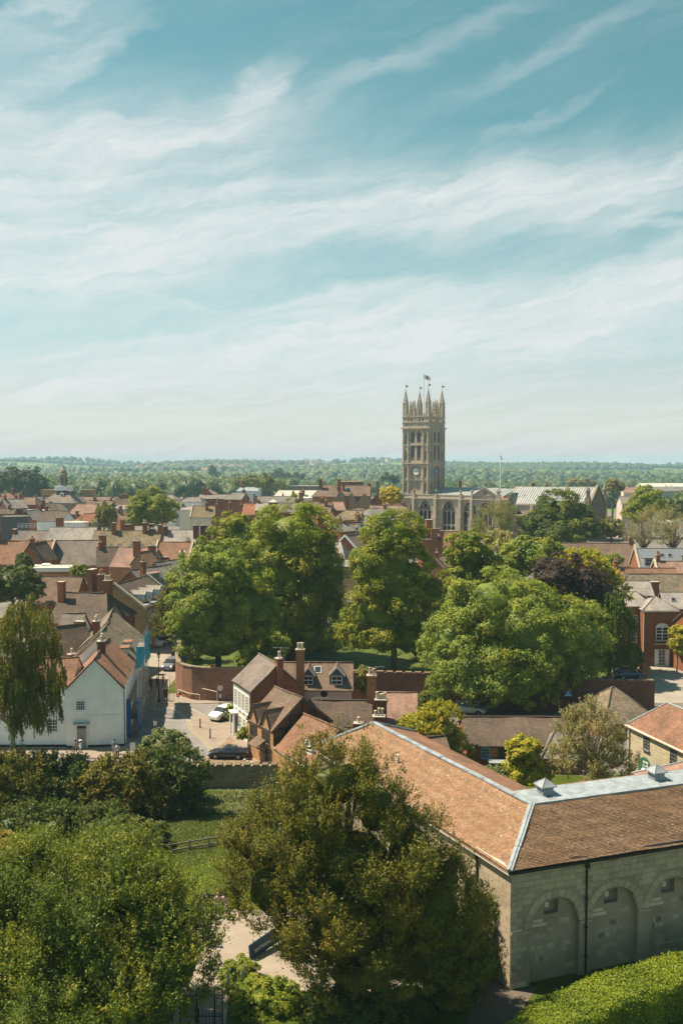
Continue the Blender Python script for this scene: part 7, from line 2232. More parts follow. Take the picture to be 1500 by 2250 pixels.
tree('wisteria', 'yellow green climber trained on the front of the white cottage', 'bush', [(550, 1612, 23, 15, 0), (568, 1620, 10, 14, 0), (532, 1618, 10, 10, 0)], 101.5, 'lime', 5000, 0.19, None, trunk=0.06, limbs=3, part='foliage')
tree('climbing_plant', 'green climber at the far corner of the white cottage', 'bush', [(508, 1572, 9, 24, 0), (506, 1595, 8, 14, 0)], 114.5, 'lime', 4000, 0.19, None, trunk=0, part='foliage')
tree('ivy_column', 'tall ivy clad stump between the pink cottage and the garden wall', 'bush', [(797, 1500, 14, 38, 0)], 118, 'olive', 4000, 0.19, None, trunk=0, part='foliage')
tree('ivy_tuft', 'tuft of green ivy hanging over the curved garden wall', 'bush', [(428, 1455, 18, 6, 0), (435, 1466, 9, 7, -0.3)], 127.5, 'hedge', 1800, 0.16, None, trunk=0, part='foliage')

def hedge(name, label, path, w, h, leaf, n, size):
    """a rounded clipped hedge following a path on the ground"""
    pts = [Vector(p) for p in path]
    seg = [(pts[i + 1] - pts[i]).length for i in range(len(pts) - 1)]
    cum = np.concatenate([[0], np.cumsum(seg)])
    s = RNG.uniform(0, cum[-1], n)
    i = np.clip(np.searchsorted(cum, s) - 1, 0, len(seg) - 1)
    A = np.array([p[:] for p in pts])
    t = (s - cum[i]) / np.array(seg)[i]
    c = A[i] + (A[i + 1] - A[i]) * t[:, None]
    d = unit(A[i + 1] - A[i]); nn_ = np.stack([-d[:, 1], d[:, 0], np.zeros(n)], 1)
    # superellipse outline: from one foot over the top to the other
    q = RNG.uniform(0, 2 * h + w, n)                 # up one side, over the top, down the other
    r0 = 0.45
    ex = np.where(q < h, -w / 2, np.where(q > h + w, w / 2, q - h - w / 2)); ez = np.where(q < h, q, np.where(q > h + w, 2 * h + w - q, h))
    ox, oz = ex - np.clip(ex, -w / 2 + r0, w / 2 - r0), ez - np.minimum(ez, h - r0)
    cor = (np.abs(ox) > 0) & (oz > 0)
    ln = np.maximum(np.hypot(ox, oz), 1e-6)
    ex = np.where(cor, np.clip(ex, -w / 2 + r0, w / 2 - r0) + ox / ln * r0, ex); ez = np.where(cor, h - r0 + oz / ln * r0, ez)
    ca = np.where(cor, ox / ln, np.where((q > h) & (q < h + w), 0, np.sign(ex))); sa = np.where(cor, oz / ln, np.where((q > h) & (q < h + w), 1, 0.0))
    a = np.arctan2(sa, ca)
    bump = 0.07 * np.sin(s * 1.3 + a * 2) + 0.05 * np.sin(s * 3.3 - a * 5)
    out = unit(nn_ * (ca * 1.0)[:, None] + np.array([0, 0, 1.0]) * sa[:, None])
    p = c + nn_ * ex[:, None] + np.array([0, 0, 1.0]) * ez[:, None] + out * (bump + RNG.normal(0, 0.07, n))[:, None]
    nr = unit(out * 1.0 + RNG.normal(size=(n, 3)) * 0.55)
    tint = np.clip(0.5 + 0.25 * np.sin(s * 1.3 + a * 2) + RNG.normal(0, 0.25, n), 0, 1)
    me = leaf_mesh('foliage', p - A[0], nr, rdirs(n), size * RNG.uniform(0.7, 1.3, n), 0.6, tint, RNG.uniform(0, 0.8, n), LEAF[leaf])
    o = empty(name, tuple(A[0]), 0, label, 'hedge')
    obj('foliage', me, o)
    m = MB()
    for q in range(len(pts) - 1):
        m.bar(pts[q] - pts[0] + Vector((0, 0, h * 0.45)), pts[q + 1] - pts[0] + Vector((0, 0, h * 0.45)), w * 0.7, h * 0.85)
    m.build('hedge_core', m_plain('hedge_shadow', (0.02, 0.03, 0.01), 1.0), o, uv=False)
    return o
hp = [Vector((p.x, p.y, 0)) for p in (P(1110, 2300, 45.5), P(1170, 2300, 47.6), P(1240, 2200, 49.6), P(1320, 2200, 51.2), P(1410, 2150, 52.6), P(1500, 2118, 53.8), P(1620, 2100, 55.2), P(1800, 2100, 57.5))]
hedge('clipped_hedge', 'bright green curving clipped hedge in front of the shaded stone wall', hp, 2.9, 2.1, 'hedge', 100000, 0.11)
for i_, (u, v, ru, rv, lab) in enumerate(((770, 2215, 95, 55, 'dark leafy shrub in the shade under the big yew, at the bottom edge'), (905, 2215, 85, 60, 'dark leafy shrub below the right side of the yew'), (1000, 2170, 60, 70, 'dark leafy shrub between the yew and the brown path'))):
    tree('shrub', lab, 'bush', [(u, v, ru, rv, 0), (u - 30, v + 25, ru * 0.7, rv * 0.7, -0.5)], 52.5 + i_, 'bush', 15000, 0.15, trunk=0, part='foliage')
# rough grass and weeds under the castle wall
def tufts(name, poly, n, size, leaf, h=0.5):
    A = np.array([(p.x, p.y) for p in poly])
    lo, hi = A.min(0), A.max(0)
    q = RNG.uniform(lo, hi, (n * 3, 2))
    ins = np.zeros(len(q), bool)
    for i in range(len(A)):
        a, b = A[i], A[(i + 1) % len(A)]
        cond = ((a[1] > q[:, 1]) != (b[1] > q[:, 1])) & (q[:, 0] < (b[0] - a[0]) * (q[:, 1] - a[1]) / (b[1] - a[1] + 1e-9) + a[0])
        ins ^= cond
    q = q[ins][:n]; n = len(q)
    k = np.sin(q[:, 0] * 1.1) * np.sin(q[:, 1] * 1.7 + q[:, 0] * 0.4) * 0.5 + 0.5
    z = gz(q[:, 0], q[:, 1]) + RNG.uniform(0.0, 1, n) * h * (0.3 + k)
    p = np.stack([q[:, 0], q[:, 1], z], 1)
    nr = unit(RNG.normal(size=(n, 3)) * 0.6 + np.array([0, -0.3, 0.5]))
    me = leaf_mesh(name, p, nr, np.tile([0, 0, 1.0], (n, 1)) + RNG.normal(size=(n, 3)) * 0.4, size * RNG.uniform(0.6, 1.4, n), 0.45, np.clip(k * 0.7 + RNG.normal(0.1, 0.2, n), 0, 1), RNG.uniform(0, 1, n), LEAF[leaf])
    tag(obj(name, me), kind='stuff')
tufts('rough_grass', [G(430, 1792, -1.4), G(430, 1746, -1.5), G(640, 1742, -1.5), G(640, 1800, -1.4)], 9000, 0.28, 'elder', 0.5)
tufts('painted_lawn_shade', [G(270, 1930, -0.8), G(290, 1775, -1.5), G(440, 1772, -1.5), G(560, 1790, -1.4), G(560, 1895, -0.9), G(400, 1932, -0.8)], 34000, 0.15, 'bush', 0.08)  # dark leaves spread over the lawn in place of tree shade
tufts('lawn_grass', [G(280, 1990), G(330, 1915, -1), G(580, 1890, -1), G(640, 1990)], 9000, 0.16, 'hedge', 0.06)
print('trees', _t.time() - _t0)
# ------------------------------------------------------------------ cars
M_RUB = m_plain('tyre_rubber', (0.02, 0.02, 0.02), 0.9)
M_RIM = m_plain('wheel_alloy', (0.42, 0.43, 0.44), 0.35, 0.05, 3, 0.5, 0.7)
M_LAMP = m_plain('lamp_glass', (0.62, 0.64, 0.66), 0.15, 0.05, 3, 0.6)
M_RED = m_plain('red_plastic', (0.45, 0.03, 0.02), 0.4)
M_TRIM = m_plain('black_trim', (0.02, 0.02, 0.022), 0.5)
M_PLATE = m_plain('number_plate', (0.65, 0.63, 0.5), 0.5)

def paint(key, c, rough=0.28, metal=0.0):
    return m_plain(key, c, rough, 0.03, 1.0, 0.6, metal)

def car(name, label, p, heading, L, Wd, Hh, pm, prof, group=None, wheel=0.33, axles=(0.19, 0.80), fast=False):
    """prof: rows of (t along the car, z of the belt line, z of the roof line, width share). heading: where the nose points, degrees from +X"""
    root = empty(name, p, R(heading), label, 'car', group)
    xs = [pr[0] for pr in prof]
    def section(t, belt, roof, ws):
        hw = Wd / 2 * ws
        zs = 0.20 * (1 if 0.02 < t < 0.98 else 1.4)
        tw = hw * (0.72 if roof > belt + 0.1 else 0.93)
        y = [hw * 0.82, hw * 0.97, hw, hw * 0.985, hw * 0.93, tw + (hw * 0.93 - tw) * 0.12, tw * 0.90, 0.0]
        z = [zs, zs + 0.12, (zs + belt) * 0.52, belt - 0.06, belt, roof - (roof - belt) * 0.10, roof - 0.012, roof]
        if roof <= belt + 0.1:
            z[5], z[6], z[7] = belt + 0.012, belt + 0.03, roof + 0.03
            y[5], y[6] = hw * 0.86, hw * 0.5
        return [(L * (0.5 - t), yy, zz) for yy, zz in zip(y, z)]
    secs = [section(*pr) for pr in prof]
    full = [s + [(q[0], -q[1], q[2]) for q in reversed(s[:-1])] for s in secs]
    nS = len(full[0])
    body, glass = MB(), MB()
    body.v = [q for s in full for q in s]
    gl = {}
    for i in range(len(full) - 1):
        cab = prof[i][2] > prof[i][1] + 0.1 or prof[i + 1][2] > prof[i + 1][1] + 0.1
        both = prof[i][2] > prof[i][1] + 0.1 and prof[i + 1][2] > prof[i + 1][1] + 0.1
        for k in range(nS - 1):
            f = (i * nS + k, i * nS + k + 1, (i + 1) * nS + k + 1, (i + 1) * nS + k)
            kk_ = k if k < 7 else nS - 2 - k
            side = both and kk_ == 4
            screen = cab and not both and kk_ in (4, 5, 6)
            if side or screen:
                glass.v.extend([body.v[j] for j in f]); b_ = len(glass.v) - 4
                glass.f.append((b_, b_ + 1, b_ + 2, b_ + 3)); glass.m.append(0)
            else:
                body.f.append(f); body.m.append(0)
    body.f.append(tuple(range(nS))); body.m.append(0)
    body.f.append(tuple(reversed(range((len(full) - 1) * nS, len(full) * nS)))); body.m.append(0)
    body.box((0, 0, 0.22), (L * 0.9, Wd * 0.8, 0.12), m=1)
    for t in axles:                       # dark arches over the wheels
        for s in (-1, 1):
            c = Vector((L * (0.5 - t), s * (Wd / 2 + 0.003), wheel))
            ring = [c + Vector((math.cos(a), 0, math.sin(a))) * (wheel * 1.14) for a in [math.pi * q / 10 for q in range(11)]]
            body.poly(ring if s < 0 else ring[::-1], 1)
    ob = body.build('body', [pm, M_TRIM], root, smooth=True, uv=False)
    md = ob.modifiers.new('edge', 'EDGE_SPLIT'); md.split_angle = R(38)
    glass.build('windows', M_GLASS, root, smooth=True, uv=False)
    for t in axles:
        for s in (-1, 1):
            m = MB()
            m.lathe((0, 0, -0.11), [(wheel * 0.62, 0.0), (wheel * 0.92, 0.0), (wheel, 0.04), (wheel, 0.18), (wheel * 0.92, 0.22), (wheel * 0.62, 0.22)], 18)
            w = m.build('wheel', M_RUB, root, smooth=False, uv=False)
            w.location = (L * (0.5 - t), s * (Wd / 2 - 0.10), wheel); w.rotation_euler = (math.pi / 2, 0, 0)
            m = MB(); q = -s
            z_ = 0.115 * q
            m.lathe((0, 0, z_ - 0.006), [(wheel * 0.66, 0), (wheel * 0.66, 0.012)], 16, m=1)
            for k in range(5):
                a = 2 * math.pi * k / 5
                m.bar((0.03 * math.cos(a), 0.03 * math.sin(a), z_ + q * 0.01), (wheel * 0.64 * math.cos(a), wheel * 0.64 * math.sin(a), z_ + q * 0.01), 0.075, 0.03)
            m.lathe((0, 0, z_), [(wheel * 0.2, -0.02), (wheel * 0.2, 0.02)], 10)
            m.build('rim', [M_RIM, M_TRIM], w, uv=False)
    nb = prof[1][1]; rb = prof[-2][1]
    for s in (-1, 1):
        m = MB(); m.lathe((0, 0, 0), [(0.02, -0.02), (0.17, 0.0), (0.15, 0.05), (0.02, 0.08)], 10)
        h = m.build('headlight', M_LAMP, root, (L * 0.5 - L * prof[1][0] * 0.9, s * Wd * 0.34, nb - 0.04), uv=False) if False else m.build('headlight', M_LAMP, root, uv=False)
        h.location = (L * (0.5 - prof[1][0] * 1.05), s * Wd * 0.36, nb - 0.05); h.scale = (1.2, 0.8, 0.7); h.rotation_euler = (0, R(35), 0)
        m = MB(); m.box((0, 0, 0), (0.08, 0.3, 0.12)); h = m.build('tail_light', M_RED, root, uv=False); h.location = (-L * 0.485, s * Wd * 0.34, rb - 0.14)
        m = MB(); m.box((0, 0, 0), (0.12, 0.2, 0.13), taper=0.8); h = m.build('wing_mirror', pm, root, uv=False); h.location = (L * 0.17, s * (Wd * 0.5 + 0.08), prof[3][1] + 0.08)
    m = MB(); m.box((L * 0.497, 0, 0.42), (0.03, 0.5, 0.11)); m.build('number_plate', M_PLATE, root, uv=False)
    m = MB(); m.box((L * 0.488, 0, 0.52), (0.05, Wd * 0.5, 0.14)); m.box((L * 0.485, 0, 0.3), (0.05, Wd * 0.72, 0.12)); m.build('grille', M_TRIM, root, uv=False)
    return root

SPORT = [(0.0, .48, .48, .72), (0.03, .60, .60, .86), (0.14, .72, .72, .97), (0.27, .80, .82, 1.0), (0.42, .86, 1.22, 1.0), (0.50, .87, 1.29, 1.0), (0.58, .88, 1.27, 1.0), (0.80, .90, .98, 1.0), (0.93, .86, .88, .95), (1.0, .62, .64, .80)]
HATCH = [(0.0, .58, .58, .74), (0.03, .78, .78, .88), (0.12, .92, .92, .97), (0.25, 1.0, 1.02, 1.0), (0.40, 1.02, 1.46, 1.0), (0.52, 1.03, 1.53, 1.0), (0.75, 1.04, 1.52, 1.0), (0.90, 1.05, 1.46, .97), (0.985, 1.02, 1.04, .92), (1.0, .60, .62, .84)]
MPV = [(0.0, .60, .60, .76), (0.03, .84, .84, .90), (0.13, 1.0, 1.0, .97), (0.21, 1.06, 1.08, 1.0), (0.38, 1.08, 1.60, 1.0), (0.50, 1.08, 1.70, 1.0), (0.80, 1.10, 1.68, 1.0), (0.94, 1.10, 1.58, .97), (0.99, 1.06, 1.10, .94), (1.0, .62, .64, .86)]
def hd(a, b):
    d = b - a
    return math.degrees(math.atan2(d.y, d.x))
c0 = G(503, 1664); 
car('sports_car', 'dark grey low sports coupe parked on the cobbles by the timber framed house', c0, 176, 4.35, 1.80, 1.29, paint('dark_car_paint', (0.028, 0.034, 0.042), 0.22), SPORT, wheel=0.34, axles=(0.205, 0.765))
c1 = G(494, 1582)
car('hatchback', 'white small hatchback nosing out beside the white cottage', c1 + Vector((-0.3, 0.8, 0.012)), -122, 3.9, 1.72, 1.5, paint('white_car_paint', (0.74, 0.74, 0.72)), HATCH, wheel=0.31)
c2 = GT(371, 1474)
car('people_carrier', 'grey blue people carrier parked in the upper street by the round wall', c2 + Vector((0.1, 1.4, 0.02)), -96, 4.3, 1.76, 1.65, paint('grey_car_paint', (0.20, 0.235, 0.26), 0.3, 0.3), MPV, wheel=0.31)
c3 = GT(351, 1422)
car('suv', 'white tall car half under the yew in the upper street', c3 + Vector((0.1, 1.5, 0.02)), -100, 4.5, 1.85, 1.7, paint('white_car_paint', (0.74, 0.74, 0.72)), MPV, wheel=0.36)
car('parked_car', 'silver white car parked behind the mossy brick outbuilding', G(1030, 1568) + Vector((0, 0, 0.0)), -20, 4.2, 1.75, 1.5, paint('silver_car_paint', (0.50, 0.52, 0.54), 0.3, 0.3), HATCH)
car('parked_car', 'dark blue car in the shade beside the forecourt wall', GT(1380, 1490), 10, 4.3, 1.78, 1.5, paint('blue_car_paint', (0.02, 0.04, 0.11), 0.25), HATCH)

# ------------------------------------------------------------------ people
def cloth(key, c): return m_plain(key, c, 0.9, 0.15, 6)
M_SKIN = m_plain('skin', (0.46, 0.27, 0.19), 0.7, 0.06, 6)
M_SKIN2 = m_plain('darker_skin', (0.24, 0.13, 0.085), 0.7, 0.06, 6)
HAIR = dict(dark=cloth('dark_hair', (0.02, 0.015, 0.012)), brown=cloth('brown_hair', (0.07, 0.04, 0.025)), fair=cloth('fair_hair', (0.30, 0.21, 0.11)), grey=cloth('grey_hair', (0.34, 0.33, 0.32)))
_deps = None
def person(label, p, facing, h=1.73, top=(0.1, 0.1, 0.1), legs=(0.05, 0.06, 0.09), hair='dark', stride=0.22, long_sleeve=False, shorts=False, sit=False, bag=None, hat=None, arm=0.15, group=None, lean=0.0, skin=None):
    """one continuous skinned body; facing in degrees from +X"""
    root = empty('person', p, R(facing), label, 'person', group)
    k = h / 1.75
    sk = skin or M_SKIN
    J = {}
    hipz = 0.93 if not sit else 0.50
    J['pel'] = (0, 0, hipz); J['wst'] = (0.01 + lean * 0.1, 0, hipz + 0.17); J['che'] = (0.0 + lean * 0.3, 0, hipz + 0.37); J['shc'] = (-0.01 + lean * 0.4, 0, hipz + 0.51)
    J['nek'] = (0.01 + lean * 0.45, 0, hipz + 0.59); J['hed'] = (0.035 + lean * 0.5, 0, hipz + 0.71); J['crn'] = (0.02 + lean * 0.5, 0, hipz + 0.80)
    E = [('pel', 'wst'), ('wst', 'che'), ('che', 'shc'), ('shc', 'nek'), ('nek', 'hed'), ('hed', 'crn')]
    Rr = dict(pel=(.15, .12), wst=(.135, .10), che=(.165, .115), shc=(.13, .09), nek=(.058, .058), hed=(.088, .10), crn=(.07, .075))
    for s, sg in (('l', 1), ('r', -1)):
        ph = stride * sg
        if not sit:
            J['hip' + s] = (0, .095 * sg, hipz - .05); J['kne' + s] = (ph * 0.55 + 0.03, .10 * sg, .50); J['ank' + s] = (ph * 1.0 - 0.04, .10 * sg, .09 + max(0, -ph) * 0.25); J['toe' + s] = (ph * 1.0 + .15, .115 * sg, .04 + max(0, -ph) * 0.05)
        else:
            J['hip' + s] = (0.03, .10 * sg, hipz); J['kne' + s] = (.44, .12 * sg, hipz + 0.02); J['ank' + s] = (.42, .12 * sg, .09); J['toe' + s] = (.60, .13 * sg, .04)
        E += [('pel', 'hip' + s), ('hip' + s, 'kne' + s), ('kne' + s, 'ank' + s), ('ank' + s, 'toe' + s)]
        Rr['hip' + s] = (.095, .095); Rr['kne' + s] = (.062, .062); Rr['ank' + s] = (.042, .042); Rr['toe' + s] = (.036, .03)
        x = J['shc'][0]
        J['sho' + s] = (x, .185 * sg, hipz + .49); J['elb' + s] = (x - ph * .5 + 0.0, (.225 + arm * .3) * sg, hipz + .22); J['wri' + s] = (x - ph * .8 + .12, (.22 + arm * .2) * sg, hipz + .00 if not sit else hipz + 0.12); J['han' + s] = (x - ph * .9 + .16, (.21 + arm * .2) * sg, hipz - .09 if not sit else hipz + 0.1)
        E += [('shc', 'sho' + s), ('sho' + s, 'elb' + s), ('elb' + s, 'wri' + s), ('wri' + s, 'han' + s)]
        Rr['sho' + s] = (.062, .062); Rr['elb' + s] = (.045, .045); Rr['wri' + s] = (.033, .033); Rr['han' + s] = (.042, .022)
    names = list(J)
    me = bpy.data.meshes.new('body')
    me.from_pydata([Vector(J[n]) * k for n in names], [(names.index(a), names.index(b)) for a, b in E], [])
    o = bpy.data.objects.new('body', me)
    COL.objects.link(o)
    md = o.modifiers.new('skin', 'SKIN'); md.use_smooth_shade = True
    sv = me.skin_vertices[0].data
    for i, n in enumerate(names):
        sv[i].radius = (Rr[n][0] * k, Rr[n][1] * k); sv[i].use_root = (n == 'pel')
    sb = o.modifiers.new('sub', 'SUBSURF'); sb.levels = 1; sb.render_levels = 1
    dg = bpy.context.evaluated_depsgraph_get()
    me2 = bpy.data.meshes.new_from_object(o.evaluated_get(dg))
    bpy.data.objects.remove(o)
    me2.name = 'body'
    tm, lm = cloth('cloth_%d_%d_%d' % tuple(int(c * 99) for c in top), top), cloth('cloth_%d_%d_%d' % tuple(int(c * 99) for c in legs), legs)
    me2.materials.clear()
    for mt in (tm, lm, sk, HAIR[hair] if hair in HAIR else sk, M_BLACK): me2.materials.append(mt)
    for pl in me2.polygons:
        c = pl.center / k
        i = 0
        armp = abs(c.y) > 0.195 and c.z > hipz - 0.2
        if c.z > hipz + 0.57:
            i = 3 if (c.z > hipz + 0.75 or (c.x < J['hed'][0] - 0.015 and c.z > hipz + 0.62)) else 2
        elif armp and c.z < hipz + (0.02 if long_sleeve else 0.30): i = 2
        elif sit and c.x > 0.16 or c.z < hipz - 0.02:
            i = 1
            if shorts and c.z < 0.52: i = 2
            if c.z < 0.085: i = 4
        pl.material_index = i
        pl.use_smooth = True
    obj('body', me2, root)
    hx, hz = J['hed'][0] * k, J['hed'][2] * k
    m = MB(); m.lathe((0, 0, 0), [(0.02, -0.02), (0.095, 0.0), (0.108, 0.06), (0.085, 0.12), (0.03, 0.145)], 10)
    hh = m.build('hair', HAIR.get(hair, HAIR['dark']), root, smooth=True, uv=False); hh.location = (hx - 0.022, 0, hz + 0.005); hh.scale = (1.05, 0.9, 1.0)
    m = MB(); m.box((0.105, 0, -0.012), (0.03, 0.024, 0.04)); m.build('nose', sk, root, uv=False).location = (hx, 0, hz)
    if hat:
        m = MB(); m.lathe((0, 0, 0), [(0.19, 0), (0.19, 0.015), (0.11, 0.02), (0.10, 0.10), (0.04, 0.12)], 12); m.build('hat', cloth('pale_hat', hat), root, uv=False).location = (hx - 0.01, 0, hz + 0.07)
    if bag:
        m = MB(); m.box((0, 0, 0), (0.18, 0.30, 0.42), taper=0.85); m.build('backpack', cloth('bag_cloth', bag), root, uv=False).location = (-0.22, 0, (hipz + 0.32) * k)
    return root
def GP(u, v): 
    p = GT(u, v); return p + Vector((0, 0, 0.02))
ppl = 'people in the street'
person('person in a light blue shirt and shorts walking up the street in shadow', GP(326, 1534), 95, 1.76, (0.30, 0.48, 0.62), (0.10, 0.09, 0.08), 'grey', shorts=True)
person('person all in black at the left of the group in the shadow', GP(314, 1527), 100, 1.72, (0.02, 0.02, 0.025), (0.03, 0.03, 0.04), 'dark')
person('person in a dark jacket walking ahead of the blue shirt', GP(332, 1518), 90, 1.74, (0.03, 0.03, 0.04), (0.04, 0.04, 0.05), 'brown', long_sleeve=True)
person('person in navy standing beside the lamp post', GP(346, 1513), -90, 1.66, (0.05, 0.07, 0.11), (0.06, 0.05, 0.05), 'dark', stride=0.05)
person('person in dark red with a swinging arm in the sun by the barriers', GP(359, 1509), 215, 1.68, (0.20, 0.035, 0.05), (0.05, 0.05, 0.06), 'dark', arm=0.9)
person('person in black with a bag walking down with bare legs', GP(362, 1540), -100, 1.72, (0.03, 0.03, 0.035), (0.24, 0.15, 0.11), 'dark', bag=(0.05, 0.05, 0.06))
person('person in dark trousers close beside the bare legged walker', GP(367, 1539), -95, 1.75, (0.06, 0.055, 0.06), (0.03, 0.03, 0.035), 'brown')
person('person in a white top at the left of a pair near the railings', GP(310, 1558), -80, 1.66, (0.66, 0.66, 0.65), (0.10, 0.09, 0.10), 'brown', stride=0.08)
person('person in a pale shirt and shorts at the right of the pair near the railings', GP(316, 1559), -95, 1.70, (0.55, 0.54, 0.52), (0.45, 0.45, 0.46), 'dark', shorts=True, stride=0.08)
person('person in a white hat and white shirt passing the grey door', GP(178, 1662), 190, 1.74, (0.70, 0.70, 0.69), (0.30, 0.29, 0.30), 'brown', hat=(0.72, 0.68, 0.60), long_sleeve=True)
person('person in brown just ahead of the one in the white hat', GP(167, 1661), 190, 1.70, (0.16, 0.08, 0.05), (0.09, 0.055, 0.04), 'dark', arm=0.2)
person('person in a blue checked shirt at the shaded corner of the white house', GP(252, 1659), -60, 1.68, (0.20, 0.26, 0.36), (0.35, 0.30, 0.28), 'dark', stride=0.1)
person('person in a white top and dark trousers with a bag at the white house corner', GP(259, 1668), -80, 1.66, (0.62, 0.61, 0.58), (0.03, 0.03, 0.035), 'brown', bag=(0.06, 0.05, 0.05), stride=0.1)
person('person in a dark shirt and shorts with a backpack facing the bench', GP(455, 2012), 92, 1.78, (0.035, 0.035, 0.04), (0.15, 0.115, 0.10), 'dark', bag=(0.03, 0.03, 0.035), shorts=True, stride=0.1)
person('person on the gravel path half hidden by the branches of the conifer', GP(455, 2077), -80, 1.72, (0.10, 0.14, 0.22), (0.06, 0.06, 0.08), 'dark', long_sleeve=True)
person('person in a pale blue shirt leaning on the iron gate', G(432, 2248), 75, 1.72, (0.30, 0.38, 0.48), (0.05, 0.055, 0.07), 'grey', arm=0.7, stride=0.05, lean=0.15)
# bench with two sitters
bp = G(462, 2000)
bn = empty('park_bench', bp, R(4), 'dark timber bench at the edge of the lawn with people sitting on it', 'bench')
for i in range(4):
    m = MB(); m.box((0, -0.2 + i * 0.13, 0.45), (2.4, 0.11, 0.035)); m.build('seat_slat', M_DARKWOOD, bn, uv=False)
for z in (0.62, 0.76, 0.90):
    m = MB(); m.box((0, 0.28 + (z - 0.6) * 0.2, z), (2.4, 0.035, 0.11)); m.build('back_slat', M_DARKWOOD, bn, uv=False)
for s in (-1.15, 0, 1.15):
    m = MB(); m.box((s, -0.2, 0.22), (0.08, 0.08, 0.44)); m.bar((s, 0.24, 0), (s, 0.38, 1.0), 0.07); m.bar((s, -0.24, 0.42), (s, 0.25, 0.42), 0.07); m.build('leg', M_DARKWOOD, bn, uv=False)
for s in (-1.15, 1.15):
    m = MB(); m.box((s, 0, 0.68), (0.08, 0.55, 0.05)); m.box((s, -0.2, 0.55), (0.06, 0.06, 0.25)); m.build('armrest', M_DARKWOOD, bn, uv=False)
person('person in pink and white sitting on the bench beside the standing one', bp + Vector((0.55, -0.02, 0.0)), -88, 1.66, (0.62, 0.42, 0.44), (0.05, 0.05, 0.06), 'fair', sit=True)
person('person in pale clothes at the right end of the bench', bp + Vector((1.02, 0.0, 0.0)), -92, 1.62, (0.55, 0.35, 0.38), (0.30, 0.25, 0.25), 'brown', sit=True)
person('person in black at the left end of the bench', bp + Vector((-0.62, -0.02, 0.0)), -86, 1.70, (0.02, 0.02, 0.025), (0.03, 0.03, 0.035), 'dark', sit=True)

# ------------------------------------------------------------------ street furniture
def lamp_post(label, p, h):
    o = empty('street_lamp', p, 0, label, 'street lamp')
    m = MB(); m.lathe((0, 0, 0), [(0.16, 0), (0.16, 0.25), (0.11, 0.35), (0.10, 1.1), (0.13, 1.15), (0.06, 1.25), (0.045, h - 0.9)], 10); m.bar((-0.3, 0, h - 1.15), (0.3, 0, h - 1.15), 0.04); m.build('post', M_BLACK, o, uv=False)
    m = MB(); m.lathe((0, 0, h - 0.9), [(0.06, 0), (0.12, 0.08)], 6); m.lathe((0, 0, h - 0.28), [(0.26, 0), (0.10, 0.18), (0.04, 0.25), (0.02, 0.34)], 6); m.build('lamp_cap', M_BLACK, o, uv=False)
    m = MB(); m.lathe((0, 0, h - 0.82), [(0.12, 0), (0.22, 0.52)], 6); m.build('lantern', M_LAMP, o, uv=False)
    return o
lamp_post('black street lamp in the sun at the foot of the upper street', GP(350, 1543), 6.6)
lamp_post('short black lamp with a lantern standing beside the elder bush', GP(342, 1664), 4.2)
lamp_post('black street lamp before the stone town house', GP(330, 1424), 6.0)
def bollard(label, p, group='bollards'):
    o = empty('bollard', p, 0, label, 'bollard', group)
    m = MB(); m.lathe((0, 0, 0), [(0.10, 0), (0.10, 0.1), (0.075, 0.15), (0.07, 0.85), (0.09, 0.88), (0.09, 0.94), (0.05, 1.0), (0.07, 1.06), (0.02, 1.12)], 10)
    m.build('bollard_post', M_BLACK, o, uv=False); return o
bollard('black bollard behind the white hatchback, the farther of the two on the forecourt', GP(440, 1599))
bollard('black bollard nearer the sports car, the lower of the two on the forecourt', GP(462, 1622))
bollard('black bollard in the upper street shade, the farthest one', GP(322, 1436))
bollard('black bollard in the upper street, half in the sun', GP(308, 1467))
bollard('black bollard beside the scaffold in the sun', GP(299, 1478))
bollard('black bollard at the shadow edge near the lamp post', GP(348, 1531))
# no entry sign, back of a round sign, blue sign
def sign(name, label, p, h, r, mats, cat='road sign', shape='round', face=-90, bar=True, pole=M_BLACK):
    o = empty(name, p, R(face) + math.pi / 2, label, cat)
    m = MB(); m.tube([(0, 0, 0), (0, 0, h + r)], 0.045, 7); m.build('sign_post', pole, o, uv=False)
    m = MB()
    ring = [Vector((r * math.cos(a), -0.06, h + r * math.sin(a))) for a in [2 * math.pi * k / 24 for k in range(24)]]
    if shape == 'round':
        m.prism(ring, (0, -0.025, 0), 0)
        if len(mats) > 1:
            m.box((0, -0.092, h), (r * 1.35, 0.012, r * 0.36), m=1)
    else:
        m.box((0, -0.07, h), (r * 2, 0.03, r * 1.6), 0, 0)
        m.box((0, -0.09, h - r * 0.45), (r * 1.7, 0.012, r * 0.35), m=1)
        m.box((0, -0.09, h + r * 0.25), (r * 0.7, 0.012, r * 0.5), m=1)
    m.build('sign_plate', mats, o, uv=False); return o
sg = sign('no_entry_sign', 'round red no entry sign standing over the curved garden wall', GP(466, 1537) + Vector((0.2, -0.6, 0)), 4.4, 0.34, [M_RED, M_WHITE])
sign('road_sign', 'back of a round grey sign on a post in front of the curved wall', GP(484, 1562), 2.9, 0.36, [M_STEEL], face=-80)
sgn = [o for o in bpy.data.objects if o.name == 'road_sign'][0]
m = MB(); m.box((0.02, -0.05, 1.9), (0.3, 0.03, 0.5)); m.build('small_plate', M_STEEL, sgn, uv=False)
sign('blue_sign', 'blue and white parking sign on the shaded garden wall', P(1247, 1545, 116.4) * 1.0 + Vector((0, 0, 0)), 1.2, 0.42, [m_plain('sign_blue', (0.03, 0.20, 0.50), 0.5), M_WHITE], shape='square')
